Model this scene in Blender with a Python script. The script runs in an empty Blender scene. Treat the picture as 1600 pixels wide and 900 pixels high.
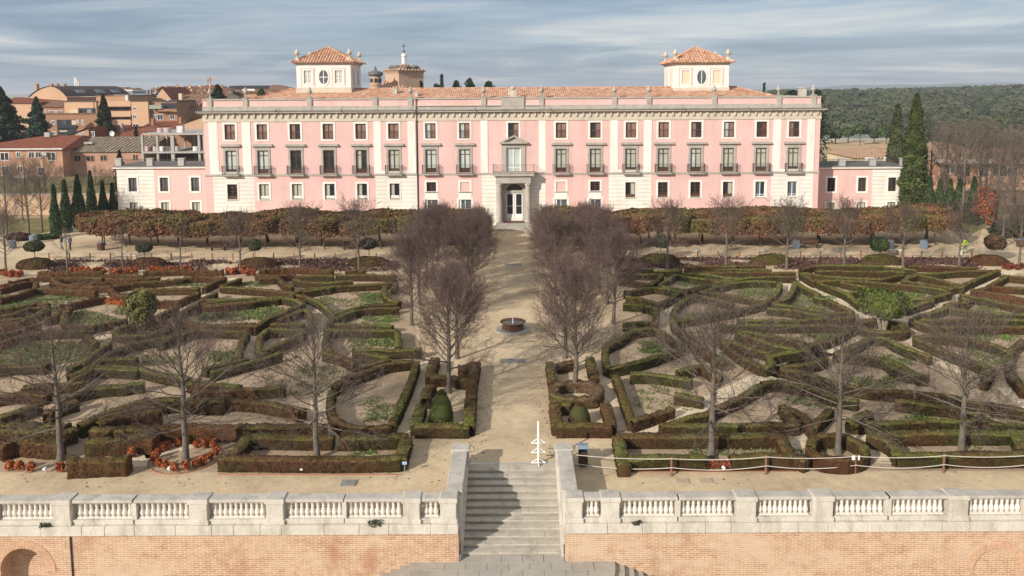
import bpy, math, random
import numpy as np
from mathutils import Vector

sc = bpy.context.scene
COL = sc.collection
rng = np.random.default_rng(7)
random.seed(7)
R = math.radians

# ------------------------------------------------------------------ camera
FPX, PX0, PY0, TH, RO = 1270.0, 803.9, 275.5, R(6), 0.0053
CAM = np.array([0.19, 0.0, 18.2])
_f = np.array([0, math.cos(TH), -math.sin(TH)]); _u0 = np.array([0, math.sin(TH), math.cos(TH)]); _r0 = np.array([1.0, 0, 0])
_r = math.cos(RO) * _r0 - math.sin(RO) * _u0
_u = math.sin(RO) * _r0 + math.cos(RO) * _u0
cd = bpy.data.cameras.new('camera'); cam = bpy.data.objects.new('camera', cd); COL.objects.link(cam)
cd.sensor_width = 36; cd.lens = FPX / 1600 * 36
cd.shift_x = -(PX0 - 800) / 1600; cd.shift_y = -(450 - PY0) / 1600
cd.clip_start = 0.5; cd.clip_end = 30000
from mathutils import Matrix
cam.matrix_world = Matrix(((_r[0], _u[0], -_f[0], CAM[0]), (_r[1], _u[1], -_f[1], CAM[1]), (_r[2], _u[2], -_f[2], CAM[2]), (0, 0, 0, 1)))
sc.camera = cam

def P(px, py, z=0.0):                    # survey: photo pixel -> point on the level z
    d = _f + _r * (px - PX0) / FPX - _u * (py - PY0) / FPX
    p = CAM + d * (z - CAM[2]) / d[2]
    return float(p[0]), float(p[1])
def Q(px, py, Y):                        # survey: photo pixel -> point on the vertical plane y = Y
    d = _f + _r * (px - PX0) / FPX - _u * (py - PY0) / FPX
    p = CAM + d * Y / d[1]
    return float(p[0]), float(p[2])

# ------------------------------------------------------------------ world, sun, exposure
SUN_EL, SUN_AZ = R(25), R(225)
w = bpy.data.worlds.new('World'); sc.world = w; w.use_nodes = True
nt = w.node_tree; nt.nodes.clear()
def N(nt, t, **k):
    n = nt.nodes.new(t)
    for a, b in k.items(): setattr(n, a, b)
    return n
out = N(nt, 'ShaderNodeOutputWorld'); bg = N(nt, 'ShaderNodeBackground'); bg.inputs[1].default_value = 0.10
sky = N(nt, 'ShaderNodeTexSky', sky_type='NISHITA'); sky.sun_disc = False
sky.sun_elevation = SUN_EL; sky.sun_rotation = SUN_AZ; sky.air_density = 1.1; sky.dust_density = 1.5; sky.altitude = 600
tc = N(nt, 'ShaderNodeTexCoord'); sp = N(nt, 'ShaderNodeSeparateXYZ'); nt.links.new(tc.outputs['Generated'], sp.inputs[0])
def mth(nt, op, a, b=None, c=None):
    n = N(nt, 'ShaderNodeMath', operation=op)
    for i, x in enumerate((a, b, c)):
        if x is None: continue
        if isinstance(x, (int, float)): n.inputs[i].default_value = x
        else: nt.links.new(x, n.inputs[i])
    return n.outputs[0]
zz = mth(nt, 'ADD', mth(nt, 'MAXIMUM', sp.outputs[2], 0.0), 0.045)
cu = mth(nt, 'DIVIDE', sp.outputs[0], zz); cv = mth(nt, 'DIVIDE', sp.outputs[1], zz)
cx = N(nt, 'ShaderNodeCombineXYZ'); nt.links.new(cu, cx.inputs[0]); nt.links.new(cv, cx.inputs[1])
def wnoise(scale, detail, rough, off, dist=0.0, sx=1.0):
    mp = N(nt, 'ShaderNodeMapping'); mp.inputs['Location'].default_value = (off, off * .7, 0); mp.inputs['Scale'].default_value = (sx, 1, 1)
    nt.links.new(cx.outputs[0], mp.inputs[0])
    n = N(nt, 'ShaderNodeTexNoise'); n.inputs['Scale'].default_value = scale; n.inputs['Detail'].default_value = detail
    n.inputs['Roughness'].default_value = rough; n.inputs['Distortion'].default_value = dist
    nt.links.new(mp.outputs[0], n.inputs['Vector']); return n.outputs[0]
def ramp(nt, fac, stops):
    n = N(nt, 'ShaderNodeValToRGB'); e = n.color_ramp.elements
    while len(e) < len(stops): e.new(0.5)
    for i, (p, c) in enumerate(stops):
        e[i].position = p; e[i].color = (*c, 1) if len(c) == 3 else c
    nt.links.new(fac, n.inputs[0]); return n.outputs[0]
def mixc(nt, fac, a, b, blend='MIX'):
    n = N(nt, 'ShaderNodeMix', data_type='RGBA', blend_type=blend)
    for s, x in ((n.inputs[0], fac), (n.inputs[6], a), (n.inputs[7], b)):
        if isinstance(x, (int, float)): s.default_value = x
        elif isinstance(x, tuple): s.default_value = (*x, 1) if len(x) == 3 else x
        else: nt.links.new(x, s)
    return n.outputs[2]
n1 = wnoise(0.30, 8, 0.58, 3.1, 0.9); n2 = wnoise(0.75, 7, 0.55, 11.7, 0.8, .6); n3 = wnoise(0.11, 3, 0.45, 27.0)
body = ramp(nt, n1, [(0.30, (0.245, 0.345, 0.495)), (0.43, (0.335, 0.435, 0.57)), (0.52, (0.44, 0.53, 0.645)), (0.60, (0.61, 0.66, 0.725)), (0.72, (0.88, 0.865, 0.85))])
thin = ramp(nt, n2, [(0.38, (0.84, 0.87, 0.91)), (0.66, (1.12, 1.10, 1.08))])
broad = ramp(nt, n3, [(0.35, (0.86, 0.90, 0.94)), (0.65, (1.10, 1.08, 1.06))])
cl = mixc(nt, 1.0, mixc(nt, 1.0, body, thin, 'MULTIPLY'), broad, 'MULTIPLY')
hi = N(nt, 'ShaderNodeMapRange'); hi.interpolation_type = 'SMOOTHSTEP'; nt.links.new(sp.outputs[2], hi.inputs[0]); hi.inputs[1].default_value = .12; hi.inputs[2].default_value = .55
cl = mixc(nt, hi.outputs[0], cl, (.66, .67, .68))                      # sky overhead, out of view, whitened to fill the shadows
bg2 = N(nt, 'ShaderNodeBackground'); nt.links.new(cl, bg2.inputs[0]); bg2.inputs[1].default_value = 0.80
ms = N(nt, 'ShaderNodeMixShader'); ms.inputs[0].default_value = 0.80
nt.links.new(sky.outputs[0], bg.inputs[0]); nt.links.new(bg.outputs[0], ms.inputs[1]); nt.links.new(bg2.outputs[0], ms.inputs[2])
nt.links.new(ms.outputs[0], out.inputs[0])
ld = bpy.data.lights.new('sun', 'SUN'); ld.energy = 4.2; ld.angle = R(0.6); ld.color = (1.0, 0.93, 0.83)
sun = bpy.data.objects.new('sun', ld); COL.objects.link(sun)
SAZ = R(43)                                # light travels towards +x +y
ldir = Vector((math.sin(SAZ) * math.cos(SUN_EL), math.cos(SAZ) * math.cos(SUN_EL), -math.sin(SUN_EL)))
sun.rotation_euler = ldir.to_track_quat('-Z', 'Y').to_euler()
vs = sc.view_settings
sc.display_settings.display_device = 'sRGB'
vs.view_transform = 'Standard'; vs.look = 'None'; vs.exposure = 0.22; vs.gamma = 1; vs.use_curve_mapping = False
sc.render.engine = 'CYCLES'
sc.cycles.max_bounces = 5; sc.cycles.diffuse_bounces = 3; sc.cycles.glossy_bounces = 2; sc.cycles.transparent_max_bounces = 4

# ------------------------------------------------------------------ materials
MATS = {}
def newmat(name):
    m = bpy.data.materials.new(name); m.use_nodes = True
    nt = m.node_tree; nt.nodes.clear()
    o = N(nt, 'ShaderNodeOutputMaterial'); b = N(nt, 'ShaderNodeBsdfPrincipled'); nt.links.new(b.outputs[0], o.inputs[0])
    MATS[name] = m
    return m, nt, b
def noise(nt, vec, scale, detail=4, rough=.55):
    n = N(nt, 'ShaderNodeTexNoise'); n.inputs['Scale'].default_value = scale; n.inputs['Detail'].default_value = detail; n.inputs['Roughness'].default_value = rough
    nt.links.new(vec, n.inputs['Vector']); return n.outputs[0]
def stretch(nt, vec, s):
    mp = N(nt, 'ShaderNodeMapping'); mp.inputs['Scale'].default_value = s; nt.links.new(vec, mp.inputs[0]); return mp.outputs[0]
def posn(nt):
    return N(nt, 'ShaderNodeNewGeometry').outputs['Position']
def bump(nt, b, h, strength, dist=.05):
    n = N(nt, 'ShaderNodeBump'); n.inputs['Strength'].default_value = strength; n.inputs['Distance'].default_value = dist
    nt.links.new(h, n.inputs['Height']); nt.links.new(n.outputs[0], b.inputs['Normal'])
def M(name, col, rough=.85, var=.12, scale=1.5, bs=0, bscale=15, spec=.25, stain=None, smask=(.55, .75), sst=(1, 1, 1), sscale=.8, metal=0, fine=.06):
    m, nt, b = newmat(name)
    b.inputs['Roughness'].default_value = rough; b.inputs['Specular IOR Level'].default_value = spec; b.inputs['Metallic'].default_value = metal
    pos = posn(nt)
    c0 = tuple(c * (1 - var) for c in col); c1 = tuple(min(1, c * (1 + var)) for c in col)
    cc = ramp(nt, noise(nt, pos, scale, 6, .6), [(.3, c0), (.7, c1)])
    if stain:
        f = ramp(nt, noise(nt, stretch(nt, pos, sst), sscale, 6, .65), [(smask[0], (0, 0, 0)), (smask[1], (1, 1, 1))])
        cc = mixc(nt, f, cc, stain)
    if fine: cc = mixc(nt, 1.0, cc, ramp(nt, noise(nt, pos, scale * 16, 5, .7), [(.3, (1 - fine,) * 3), (.7, (1 + fine,) * 3)]), 'MULTIPLY')
    nt.links.new(cc, b.inputs['Base Color'])
    if bs: bump(nt, b, noise(nt, pos, bscale, 5, .65), bs)
    return m
M('pink_plaster', (.735, .485, .445), .9, .09, .22, .15, 8, .1, (.64, .395, .33), (.50, .80), (1, 1, .10), .9, fine=.04)
M('white_plaster', (.83, .78, .70), .9, .05, .5, .15, 8, .1, (.58, .53, .45), (.52, .82), (1, 1, .12), .9)
M('tower_white', (.80, .76, .70), .9, .05, .5, .15, 8, .1, (.62, .56, .48), (.58, .85), (1, 1, .3), .8)
M('stone_grey', (.43, .39, .335), .9, .14, 1.2, .3, 10, .15, (.25, .23, .20), (.55, .8))
M('cornice_cream', (.60, .525, .42), .9, .10, 1.0, .2, 10, .15, (.36, .31, .25), (.55, .8))
M('gutter_grey', (.20, .19, .18), .8, .2, 1.0)
M('coping_stone', (.52, .48, .42), .92, .16, 1.1, .6, 9, .15, (.34, .31, .27), (.48, .74), (1, 1, 1), 1.6)
M('balustrade_stone', (.60, .55, .475), .9, .13, 1.0, .4, 9, .15, (.34, .30, .235), (.50, .78), (1, 1, .3), 1.6, fine=.12)
M('baluster_white', (.72, .66, .59), .9, .08, 2.0, .2, 9, .15)
M('step_stone', (.40, .365, .31), .9, .16, 1.0, .4, 9, .15, (.28, .25, .20), (.52, .78), (1, 1, 1), 1.2)
M('step_edge', (.50, .45, .37), .9, .14, 1.5, .3, 9, .15, (.30, .26, .20), (.5, .75), (1, 1, 1), 1.4, fine=.12)
M('wood_brown', (.115, .055, .034), .55, .2, 2)
M('shutter_brown', (.27, .165, .13), .6, .25, 1.4)
M('frame_white', (.80, .80, .78), .5, .03, 2)
M('iron', (.055, .045, .042), .6, .2, 2)
M('iron_red', (.16, .085, .075), .6, .2, 2)
M('glass_dark', (.022, .027, .033), .08, .5, .25, spec=.6)
M('glass_grey', (.10, .115, .13), .10, .4, .3, spec=.6)
M('curtain_pale', (.44, .45, .365), .35, .12, 1.2, spec=.5)
M('curtain_green', (.50, .545, .50), .3, .10, 1.2, spec=.5)
M('cream_blind', (.70, .60, .44), .8, .05, 2)
M('blue_grey_metal', (.20, .25, .31), .45, .1, 3)
M('dark_plastic_and_shade', (.03, .033, .04), .5, .2, 3)  # also flat panels that paint the shade of balconies and openings
M('rust_metal', (.125, .055, .036), .7, .35, 2.0, .3, 12, .3, (.09, .04, .03), (.5, .7), (1, 1, 1), 3)
M('water', (.035, .042, .04), .06, .2, 2, .12, 6, .6)
M('water_jet', (.85, .87, .88), .2, .02, 2, spec=.6)
M('white_paint', (.76, .76, .73), .5, .02, 2)
M('rope_white', (.66, .60, .53), .8, .05, 6)
M('post_brown', (.22, .115, .07), .8, .25, 4)
M('post_rust', (.33, .105, .05), .7, .25, 3)
M('bark', (.155, .128, .106), .9, .25, 5, .5, 14, .1, (.15, .15, .09), (.55, .75), (1, 1, .5), 3)
M('bark_dark', (.10, .07, .055), .9, .3, 4, .4, 14, .1)
M('bark_pale', (.33, .27, .20), .9, .25, 4, .4, 14, .1)
def twig_mat(name, c0, c1, c2):                  # every twig its own shade
    m, nt, b = newmat(name); b.inputs['Roughness'].default_value = .85; b.inputs['Specular IOR Level'].default_value = .15
    g = N(nt, 'ShaderNodeNewGeometry'); nt.links.new(ramp(nt, g.outputs['Random Per Island'], [(.1, c0), (.55, c1), (.95, c2)]), b.inputs['Base Color'])
twig_mat('twig', (.060, .042, .035), (.125, .090, .074), (.26, .20, .17))
twig_mat('twig_red', (.062, .040, .034), (.135, .090, .076), (.30, .205, .175))
twig_mat('twig_brown', (.090, .068, .052), (.18, .138, .108), (.30, .245, .20))
M('sand_ground', (.62, .485, .32), .95, .12, .14, .5, 7, .08, (.42, .32, .21), (.46, .72), (1, 1, 1), .30, fine=.10)
M('path_sand', (.72, .59, .42), .95, .10, .5, .35, 7, .08, (.47, .37, .27), (.5, .75), (1, 1, 1), .6)
M('bed_soil', (.44, .33, .225), .95, .16, .5, .6, 5, .08, (.33, .25, .16), (.50, .72), (1, 1, 1), .45)
M('far_ground', (.33, .26, .16), .95, .25, .02, 0, 5, .08, (.16, .16, .07), (.48, .6), (1, 1, 1), .03)
M('lawn_dry', (.20, .175, .075), .95, .3, .25, .3, 5, .08, (.30, .235, .13), (.5, .65), (1, 1, 1), .15)
M('lower_soil', (.42, .35, .25), .95, .15, .5, .3, 7, .08)
M('lot_sand', (.56, .41, .25), .95, .14, .05, 0, 7, .08, (.44, .33, .2), (.45, .6), (.4, 1, 1), .06)
M('forest_floor', (.075, .075, .04), .95, .3, .05)
M('peach_brick', (.60, .39, .25), .9, .08, .15, 0, 5, .1)
M('orange_brick', (.50, .29, .185), .9, .10, .3, .1, 8, .1, (.40, .2, .12), (.5, .7), (1, 1, .5), .3)
M('brown_and_shaded_brick', (.36, .20, .125), .9, .12, .3, .1, 8, .1)  # brown brick, also with shade put in for the apartment blocks
M('salmon_brick', (.48, .285, .20), .9, .14, .4, .1, 8, .1, (.36, .22, .16), (.5, .7), (1, 1, .5), .3)
M('dark_roof_and_shade', (.10, .075, .065), .8, .2, .4)  # also the painted shade under the stacked balconies
M('slate_blue', (.22, .25, .29), .6, .15, .4)
M('town_white', (.72, .70, .67), .8, .05, .3)
M('town_cream', (.62, .52, .36), .8, .08, .3)
M('concrete', (.42, .40, .37), .9, .14, .6, .2, 6, .1)
M('awning_green', (.33, .38, .30), .8, .1, .5)
M('drum_pink', (.55, .42, .40), .6, .15, 1)
M('solar_panel', (.03, .035, .05), .25, .2, 1, spec=.6)
M('crane_orange', (.55, .30, .14), .6, .05, 1)
M('church_brick', (.50, .345, .25), .9, .1, .3, .1, 5, .1)
M('lead_grey', (.16, .155, .15), .6, .15, 1)
M('hill_blue', (.12, .15, .14), 1.0, .06, .002)
M('mesh_green', (.30, .36, .35), .7, .1, .3)
M('paving', (.42, .385, .33), .9, .12, .8, .3, 8, .15, (.30, .27, .22), (.5, .75), (1, 1, 1), .9)
M('fence_rope', (.17, .10, .07), .8, .2, 3)
M('skin', (.50, .32, .24), .6, .05, 5)
M('jacket_blue', (.03, .05, .13), .8, .1, 5)
M('jacket_grey_blue', (.20, .28, .42), .8, .1, 5)
M('jeans', (.09, .12, .18), .8, .1, 5)
M('trousers_dark', (.03, .03, .035), .8, .1, 5)
M('hi_vis', (.55, .80, .05), .7, .05, 5)
M('work_green', (.05, .16, .11), .8, .1, 5)
M('hair_dark', (.03, .022, .018), .8, .1, 5)
M('cloth_pale', (.34, .36, .38), .8, .08, 3)
M('stone_bench', (.62, .55, .45), .9, .1, 2)
M('sign_blue', (.30, .48, .66), .5, .05, 3)
M('iron_cover', (.27, .255, .23), .7, .2, 4, .3, 20)
M('slab_tan', (.47, .37, .265), .9, .12, 3, .3, 12, .1)
M('brick_edge', (.34, .16, .10), .9, .2, 2)

def rust_mat():                                    # white render with horizontal joints
    m, nt, b = newmat('rusticated_white'); b.inputs['Roughness'].default_value = .9; b.inputs['Specular IOR Level'].default_value = .1
    pos = posn(nt); s = N(nt, 'ShaderNodeSeparateXYZ'); nt.links.new(pos, s.inputs[0])
    fr = mth(nt, 'FRACT', mth(nt, 'DIVIDE', s.outputs[2], 0.545))
    j = mth(nt, 'LESS_THAN', fr, 0.10)
    base = ramp(nt, noise(nt, stretch(nt, pos, (1, 1, .4)), .6, 6, .6), [(.35, (.72, .665, .585)), (.6, (.84, .79, .71))])
    nt.links.new(mixc(nt, j, base, (.55, .49, .42)), b.inputs['Base Color'])
    bump(nt, b, mth(nt, 'SUBTRACT', 1.0, j), .6, .05)
rust_mat()
def brick_mat(name, c1, c2, mortar, row=.088, wid=.33, big=(.62, .44, .31)):
    m, nt, b = newmat(name); b.inputs['Roughness'].default_value = .92; b.inputs['Specular IOR Level'].default_value = .12
    pos = posn(nt); s = N(nt, 'ShaderNodeSeparateXYZ'); nt.links.new(pos, s.inputs[0])
    wob = mth(nt, 'MULTIPLY', mth(nt, 'SUBTRACT', noise(nt, pos, .7, 3), .5), .06)
    c = N(nt, 'ShaderNodeCombineXYZ'); nt.links.new(mth(nt, 'ADD', s.outputs[0], s.outputs[1]), c.inputs[0]); nt.links.new(mth(nt, 'ADD', s.outputs[2], wob), c.inputs[1])
    t = N(nt, 'ShaderNodeTexBrick'); t.inputs['Scale'].default_value = 1; t.inputs['Brick Width'].default_value = wid; t.inputs['Row Height'].default_value = row
    t.inputs['Mortar Size'].default_value = .016; t.inputs['Mortar Smooth'].default_value = .3; t.inputs['Bias'].default_value = -.1
    t.inputs['Color1'].default_value = (*c1, 1); t.inputs['Color2'].default_value = (*c2, 1); t.inputs['Mortar'].default_value = (*mortar, 1)
    nt.links.new(c.outputs[0], t.inputs['Vector'])
    v = ramp(nt, noise(nt, pos, 3.2, 6, .7), [(.3, (.78, .74, .72)), (.7, (1.14, 1.14, 1.12))])
    cc = mixc(nt, 1.0, t.outputs[0], v, 'MULTIPLY')
    f = ramp(nt, noise(nt, stretch(nt, pos, (.5, 1, 1)), .9, 7, .75), [(.46, (0, 0, 0)), (.62, (.75, .75, .75))])
    cc = mixc(nt, f, cc, big)
    f2 = ramp(nt, noise(nt, stretch(nt, pos, (1, 1, .6)), .55, 5, .65), [(.54, (0, 0, 0)), (.70, (.6, .6, .6))])
    cc = mixc(nt, f2, cc, (.36, .155, .09))
    nt.links.new(cc, b.inputs['Base Color']); bump(nt, b, mth(nt, 'SUBTRACT', noise(nt, pos, 14, 5, .7), t.outputs[1]), .5, .03)
brick_mat('wall_brick', (.54, .315, .19), (.43, .225, .13), (.67, .555, .42), big=(.63, .48, .34))
brick_mat('rubble_brick', (.52, .31, .19), (.60, .44, .30), (.44, .33, .23), .35, 1.1, (.62, .46, .32))
def tile_mat(name, a, c, d, period=.42, groove=.45, bmp=.9):
    m, nt, b = newmat(name); b.inputs['Roughness'].default_value = .9; b.inputs['Specular IOR Level'].default_value = .12
    g = N(nt, 'ShaderNodeNewGeometry'); pos = g.outputs['Position']
    s = N(nt, 'ShaderNodeSeparateXYZ'); nt.links.new(pos, s.inputs[0]); sn = N(nt, 'ShaderNodeSeparateXYZ'); nt.links.new(g.outputs['Normal'], sn.inputs[0])
    front = mth(nt, 'GREATER_THAN', mth(nt, 'ABSOLUTE', sn.outputs[1]), mth(nt, 'ABSOLUTE', sn.outputs[0]))
    k = mth(nt, 'ADD', mth(nt, 'MULTIPLY', front, s.outputs[0]), mth(nt, 'MULTIPLY', mth(nt, 'SUBTRACT', 1.0, front), s.outputs[1]))
    h = mth(nt, 'SINE', mth(nt, 'MULTIPLY', k, 2 * math.pi / period))
    cell = N(nt, 'ShaderNodeTexVoronoi'); cell.inputs['Scale'].default_value = 1.9; nt.links.new(stretch(nt, pos, (1.4, 1.4, 2.2)), cell.inputs['Vector'])
    sc_ = N(nt, 'ShaderNodeSeparateColor'); nt.links.new(cell.outputs['Color'], sc_.inputs[0])
    cc = ramp(nt, mth(nt, 'ADD', mth(nt, 'MULTIPLY', noise(nt, pos, 1.1, 6, .65), .55), mth(nt, 'MULTIPLY', sc_.outputs[0], .45)), [(.2, a), (.5, c), (.8, d)])
    cc = mixc(nt, mth(nt, 'MULTIPLY', mth(nt, 'GREATER_THAN', mth(nt, 'MULTIPLY', h, -1.0),   .62), groove), cc, tuple(x * .35 for x in a))
    nt.links.new(cc, b.inputs['Base Color']); bump(nt, b, h, bmp, .12)
tile_mat('roof_terracotta', (.38, .165, .10), (.54, .295, .19), (.68, .47, .34), .30, 0.0, .3)
tile_mat('roof_brown', (.17, .095, .06), (.32, .17, .105), (.45, .30, .21), .55)
tile_mat('roof_red', (.27, .085, .05), (.36, .125, .075), (.42, .17, .11), .35)
tile_mat('roof_mottled', (.13, .10, .075), (.26, .195, .145), (.40, .33, .25), .8)
tile_mat('roof_pink', (.45, .24, .15), (.60, .37, .24), (.68, .48, .34), .6)
def leafmat():
    m, nt, b = newmat('leaf'); b.inputs['Roughness'].default_value = .75; b.inputs['Specular IOR Level'].default_value = .2
    a = N(nt, 'ShaderNodeAttribute', attribute_name='leafcol'); nt.links.new(a.outputs['Color'], b.inputs['Base Color'])
leafmat()

# ------------------------------------------------------------------ builders
def tag(o, label=None, cat=None, group=None, kind=None):
    if label: o['label'] = label
    if cat: o['category'] = cat
    if group: o['group'] = group
    if kind: o['kind'] = kind
    return o
def root(name, loc, label, cat, group=None):
    o = bpy.data.objects.new(name, None); COL.objects.link(o); o.location = loc; o.empty_display_size = .5
    return tag(o, label, cat, group)
def kids(o): return list(o.children)
def copy_tree(o, parent=None):
    c = o.copy(); COL.objects.link(c)
    if parent: c.parent = parent
    for ch in kids(o): copy_tree(ch, c)
    return c
def top_loc(o):
    while o.parent: o = o.parent
    return np.array(o.location)
class MB:
    def __init__(s): s.v = []; s.f = []; s.m = []
    def add(s, vs, fs, m=0):
        b = len(s.v); s.v.extend([tuple(map(float, v)) for v in vs]); s.f.extend([tuple(b + i for i in f) for f in fs]); s.m.extend([m] * len(fs)); return s
    def box(s, x0, x1, y0, y1, z0, z1, m=0):
        return s.add([(x0, y0, z0), (x1, y0, z0), (x1, y1, z0), (x0, y1, z0), (x0, y0, z1), (x1, y0, z1), (x1, y1, z1), (x0, y1, z1)],
                     [(0, 3, 2, 1), (4, 5, 6, 7), (0, 1, 5, 4), (1, 2, 6, 5), (2, 3, 7, 6), (3, 0, 4, 7)], m)
    def poly(s, pts, m=0): return s.add(pts, [tuple(range(len(pts)))], m)
    def prism(s, pts, z0, z1, m=0):                # plan polygon (counter-clockwise), extruded in z
        n = len(pts)
        return s.add([(x, y, z0) for x, y in pts] + [(x, y, z1) for x, y in pts],
                     [tuple(range(n - 1, -1, -1)), tuple(range(n, 2 * n))] + [(i, (i + 1) % n, n + (i + 1) % n, n + i) for i in range(n)], m)
    def xprism(s, pts, y0, y1, m=0):               # outline in x,z extruded in y
        n = len(pts)
        return s.add([(x, y0, z) for x, z in pts] + [(x, y1, z) for x, z in pts],
                     [tuple(range(n)), tuple(range(2 * n - 1, n - 1, -1))] + [(i, n + i, n + (i + 1) % n, (i + 1) % n) for i in range(n)], m)
    def lathe(s, x, y, prof, n=12, m=0, ph=0):
        vs = []; fs = []
        for r, z in prof:
            for k in range(n):
                a = 2 * math.pi * k / n + ph; vs.append((x + r * math.cos(a), y + r * math.sin(a), z))
        for i in range(len(prof) - 1):
            for k in range(n):
                a, b = i * n + k, i * n + (k + 1) % n; fs.append((a, b, b + n, a + n))
        fs.append(tuple(range(n - 1, -1, -1))); fs.append(tuple((len(prof) - 1) * n + k for k in range(n)))
        return s.add(vs, fs, m)
    def tube(s, p0, p1, r0, r1=None, n=6, m=0):
        r1 = r0 if r1 is None else r1
        p0 = Vector(p0); p1 = Vector(p1); d = (p1 - p0).normalized(); a = d.orthogonal().normalized(); b = d.cross(a)
        vs = [p0 + (a * math.cos(t) + b * math.sin(t)) * r0 for t in [2 * math.pi * k / n for k in range(n)]] + [p1 + (a * math.cos(t) + b * math.sin(t)) * r1 for t in [2 * math.pi * k / n for k in range(n)]]
        return s.add(vs, [tuple(range(n - 1, -1, -1)), tuple(range(n, 2 * n))] + [(k, (k + 1) % n, n + (k + 1) % n, n + k) for k in range(n)], m)
    def build(s, name, mats, parent=None, smooth=False, bevel=0):
        if isinstance(mats, str): mats = [mats]
        me = bpy.data.meshes.new(name)
        V = np.array(s.v, float).reshape(-1, 3)
        if parent is not None: V = V - top_loc(parent)
        me.from_pydata(V.tolist(), [], s.f)
        for m in mats: me.materials.append(MATS[m])
        me.polygons.foreach_set('material_index', s.m)
        if smooth: me.polygons.foreach_set('use_smooth', [True] * len(s.f))
        me.update()
        o = bpy.data.objects.new(name, me); COL.objects.link(o)
        if parent is not None: o.parent = parent
        if bevel:
            b = o.modifiers.new('bevel', 'BEVEL'); b.width = bevel; b.segments = 2; b.limit_method = 'ANGLE'
        return o
def npmesh(name, V, F, mats, mi=None, col=None, parent=None, smooth=False):
    """V (n,3), F list of quad arrays (m,4); fast numpy mesh"""
    if isinstance(mats, str): mats = [mats]
    V = np.asarray(V, np.float32)
    if parent is not None: V = V - top_loc(parent).astype(np.float32)
    F = np.asarray(F, np.int32)
    me = bpy.data.meshes.new(name); me.vertices.add(len(V)); me.vertices.foreach_set('co', V.ravel())
    me.loops.add(F.size); me.loops.foreach_set('vertex_index', F.ravel())
    me.polygons.add(len(F)); me.polygons.foreach_set('loop_start', np.arange(0, F.size, F.shape[1], dtype=np.int32))
    try: me.polygons.foreach_set('loop_total', np.full(len(F), F.shape[1], np.int32))
    except Exception: pass
    for m in mats: me.materials.append(MATS[m])
    if mi is not None: me.polygons.foreach_set('material_index', np.asarray(mi, np.int32))
    if smooth: me.polygons.foreach_set('use_smooth', np.ones(len(F), bool))
    if col is not None:
        at = me.attributes.new('leafcol', 'FLOAT_COLOR', 'FACE'); c4 = np.ones((len(F), 4), np.float32); c4[:, :3] = col; at.data.foreach_set('color', c4.ravel())
    me.update(calc_edges=True); me.validate()
    o = bpy.data.objects.new(name, me); COL.objects.link(o)
    if parent is not None: o.parent = parent
    return o
def unit(a): return a / np.maximum(np.linalg.norm(a, axis=-1, keepdims=True), 1e-9)
def leaf_quads(C, Nrm, size, tilt=.8, elong=1.5):
    """one small leaf-clump face per point, turned roughly along Nrm"""
    n = len(C); nn = unit(Nrm + rng.normal(0, tilt, (n, 3)))
    t = unit(np.cross(nn, rng.normal(0, 1, (n, 3)))); b = np.cross(nn, t)
    s = np.asarray(size).reshape(-1, 1) * rng.uniform(.6, 1.3, (n, 1)) * .5
    e = s * elong
    V = np.stack([C - t * s * .5 - b * e, C + t * s - b * e * .2, C + t * s * .4 + b * e, C - t * s + b * e * .25], 1).reshape(-1, 3)
    return V, np.arange(n * 4).reshape(-1, 4)
def tubes(P0, P1, R0, R1, n):
    P0, P1 = np.asarray(P0, float), np.asarray(P1, float); R0 = np.asarray(R0, float)[:, None]; R1 = np.asarray(R1, float)[:, None]
    d = unit(P1 - P0); h = np.where(np.abs(d[:, 2:3]) > .9, np.array([[1., 0, 0]]), np.array([[0, 0, 1.]]))
    a = unit(np.cross(d, h)); b = np.cross(d, a); ring = []
    for k in range(n):
        t = 2 * math.pi * k / n; ring.append(a * math.cos(t) + b * math.sin(t))
    ring = np.stack(ring, 1)
    V = np.concatenate([P0[:, None] + ring * R0[:, None], P1[:, None] + ring * R1[:, None]], 1)
    m = len(P0); base = (np.arange(m) * 2 * n)[:, None]
    Fs = [np.concatenate([base + k, base + (k + 1) % n, base + n + (k + 1) % n, base + n + k], 1) for k in range(n)]
    return V.reshape(-1, 3), np.stack(Fs, 1).reshape(-1, 4)
def snoise(p, f=1.0, seed=0):
    """cheap smooth noise in about -1..1 for (n,3) points"""
    r = np.random.default_rng(abs(int(seed))); s = np.zeros(len(p)); amp = 0
    for k in range(6):
        d = r.normal(0, 1, 3); d /= np.linalg.norm(d); fr = f * (0.6 + .5 * k); s += np.sin(p @ d * fr + r.uniform(0, 6.28)) / (1 + .3 * k); amp += 1 / (1 + .3 * k)
    return s / amp * 1.6
GREEN = np.array([.060, .068, .016]); OLIVE = np.array([.088, .084, .018]); BROWN = np.array([.105, .048, .022]); RUSTY = np.array([.155, .058, .022]); DARKG = np.array([.024, .040, .014])
ORD = ['first', 'second', 'third', 'fourth', 'fifth', 'sixth', 'seventh', 'eighth', 'ninth', 'tenth', 'eleventh', 'twelfth', 'thirteenth', 'fourteenth', 'fifteenth', 'sixteenth', 'seventeenth', 'eighteenth', 'nineteenth', 'twentieth', 'twenty first', 'twenty second', 'twenty third', 'twenty fourth', 'twenty fifth']
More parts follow.
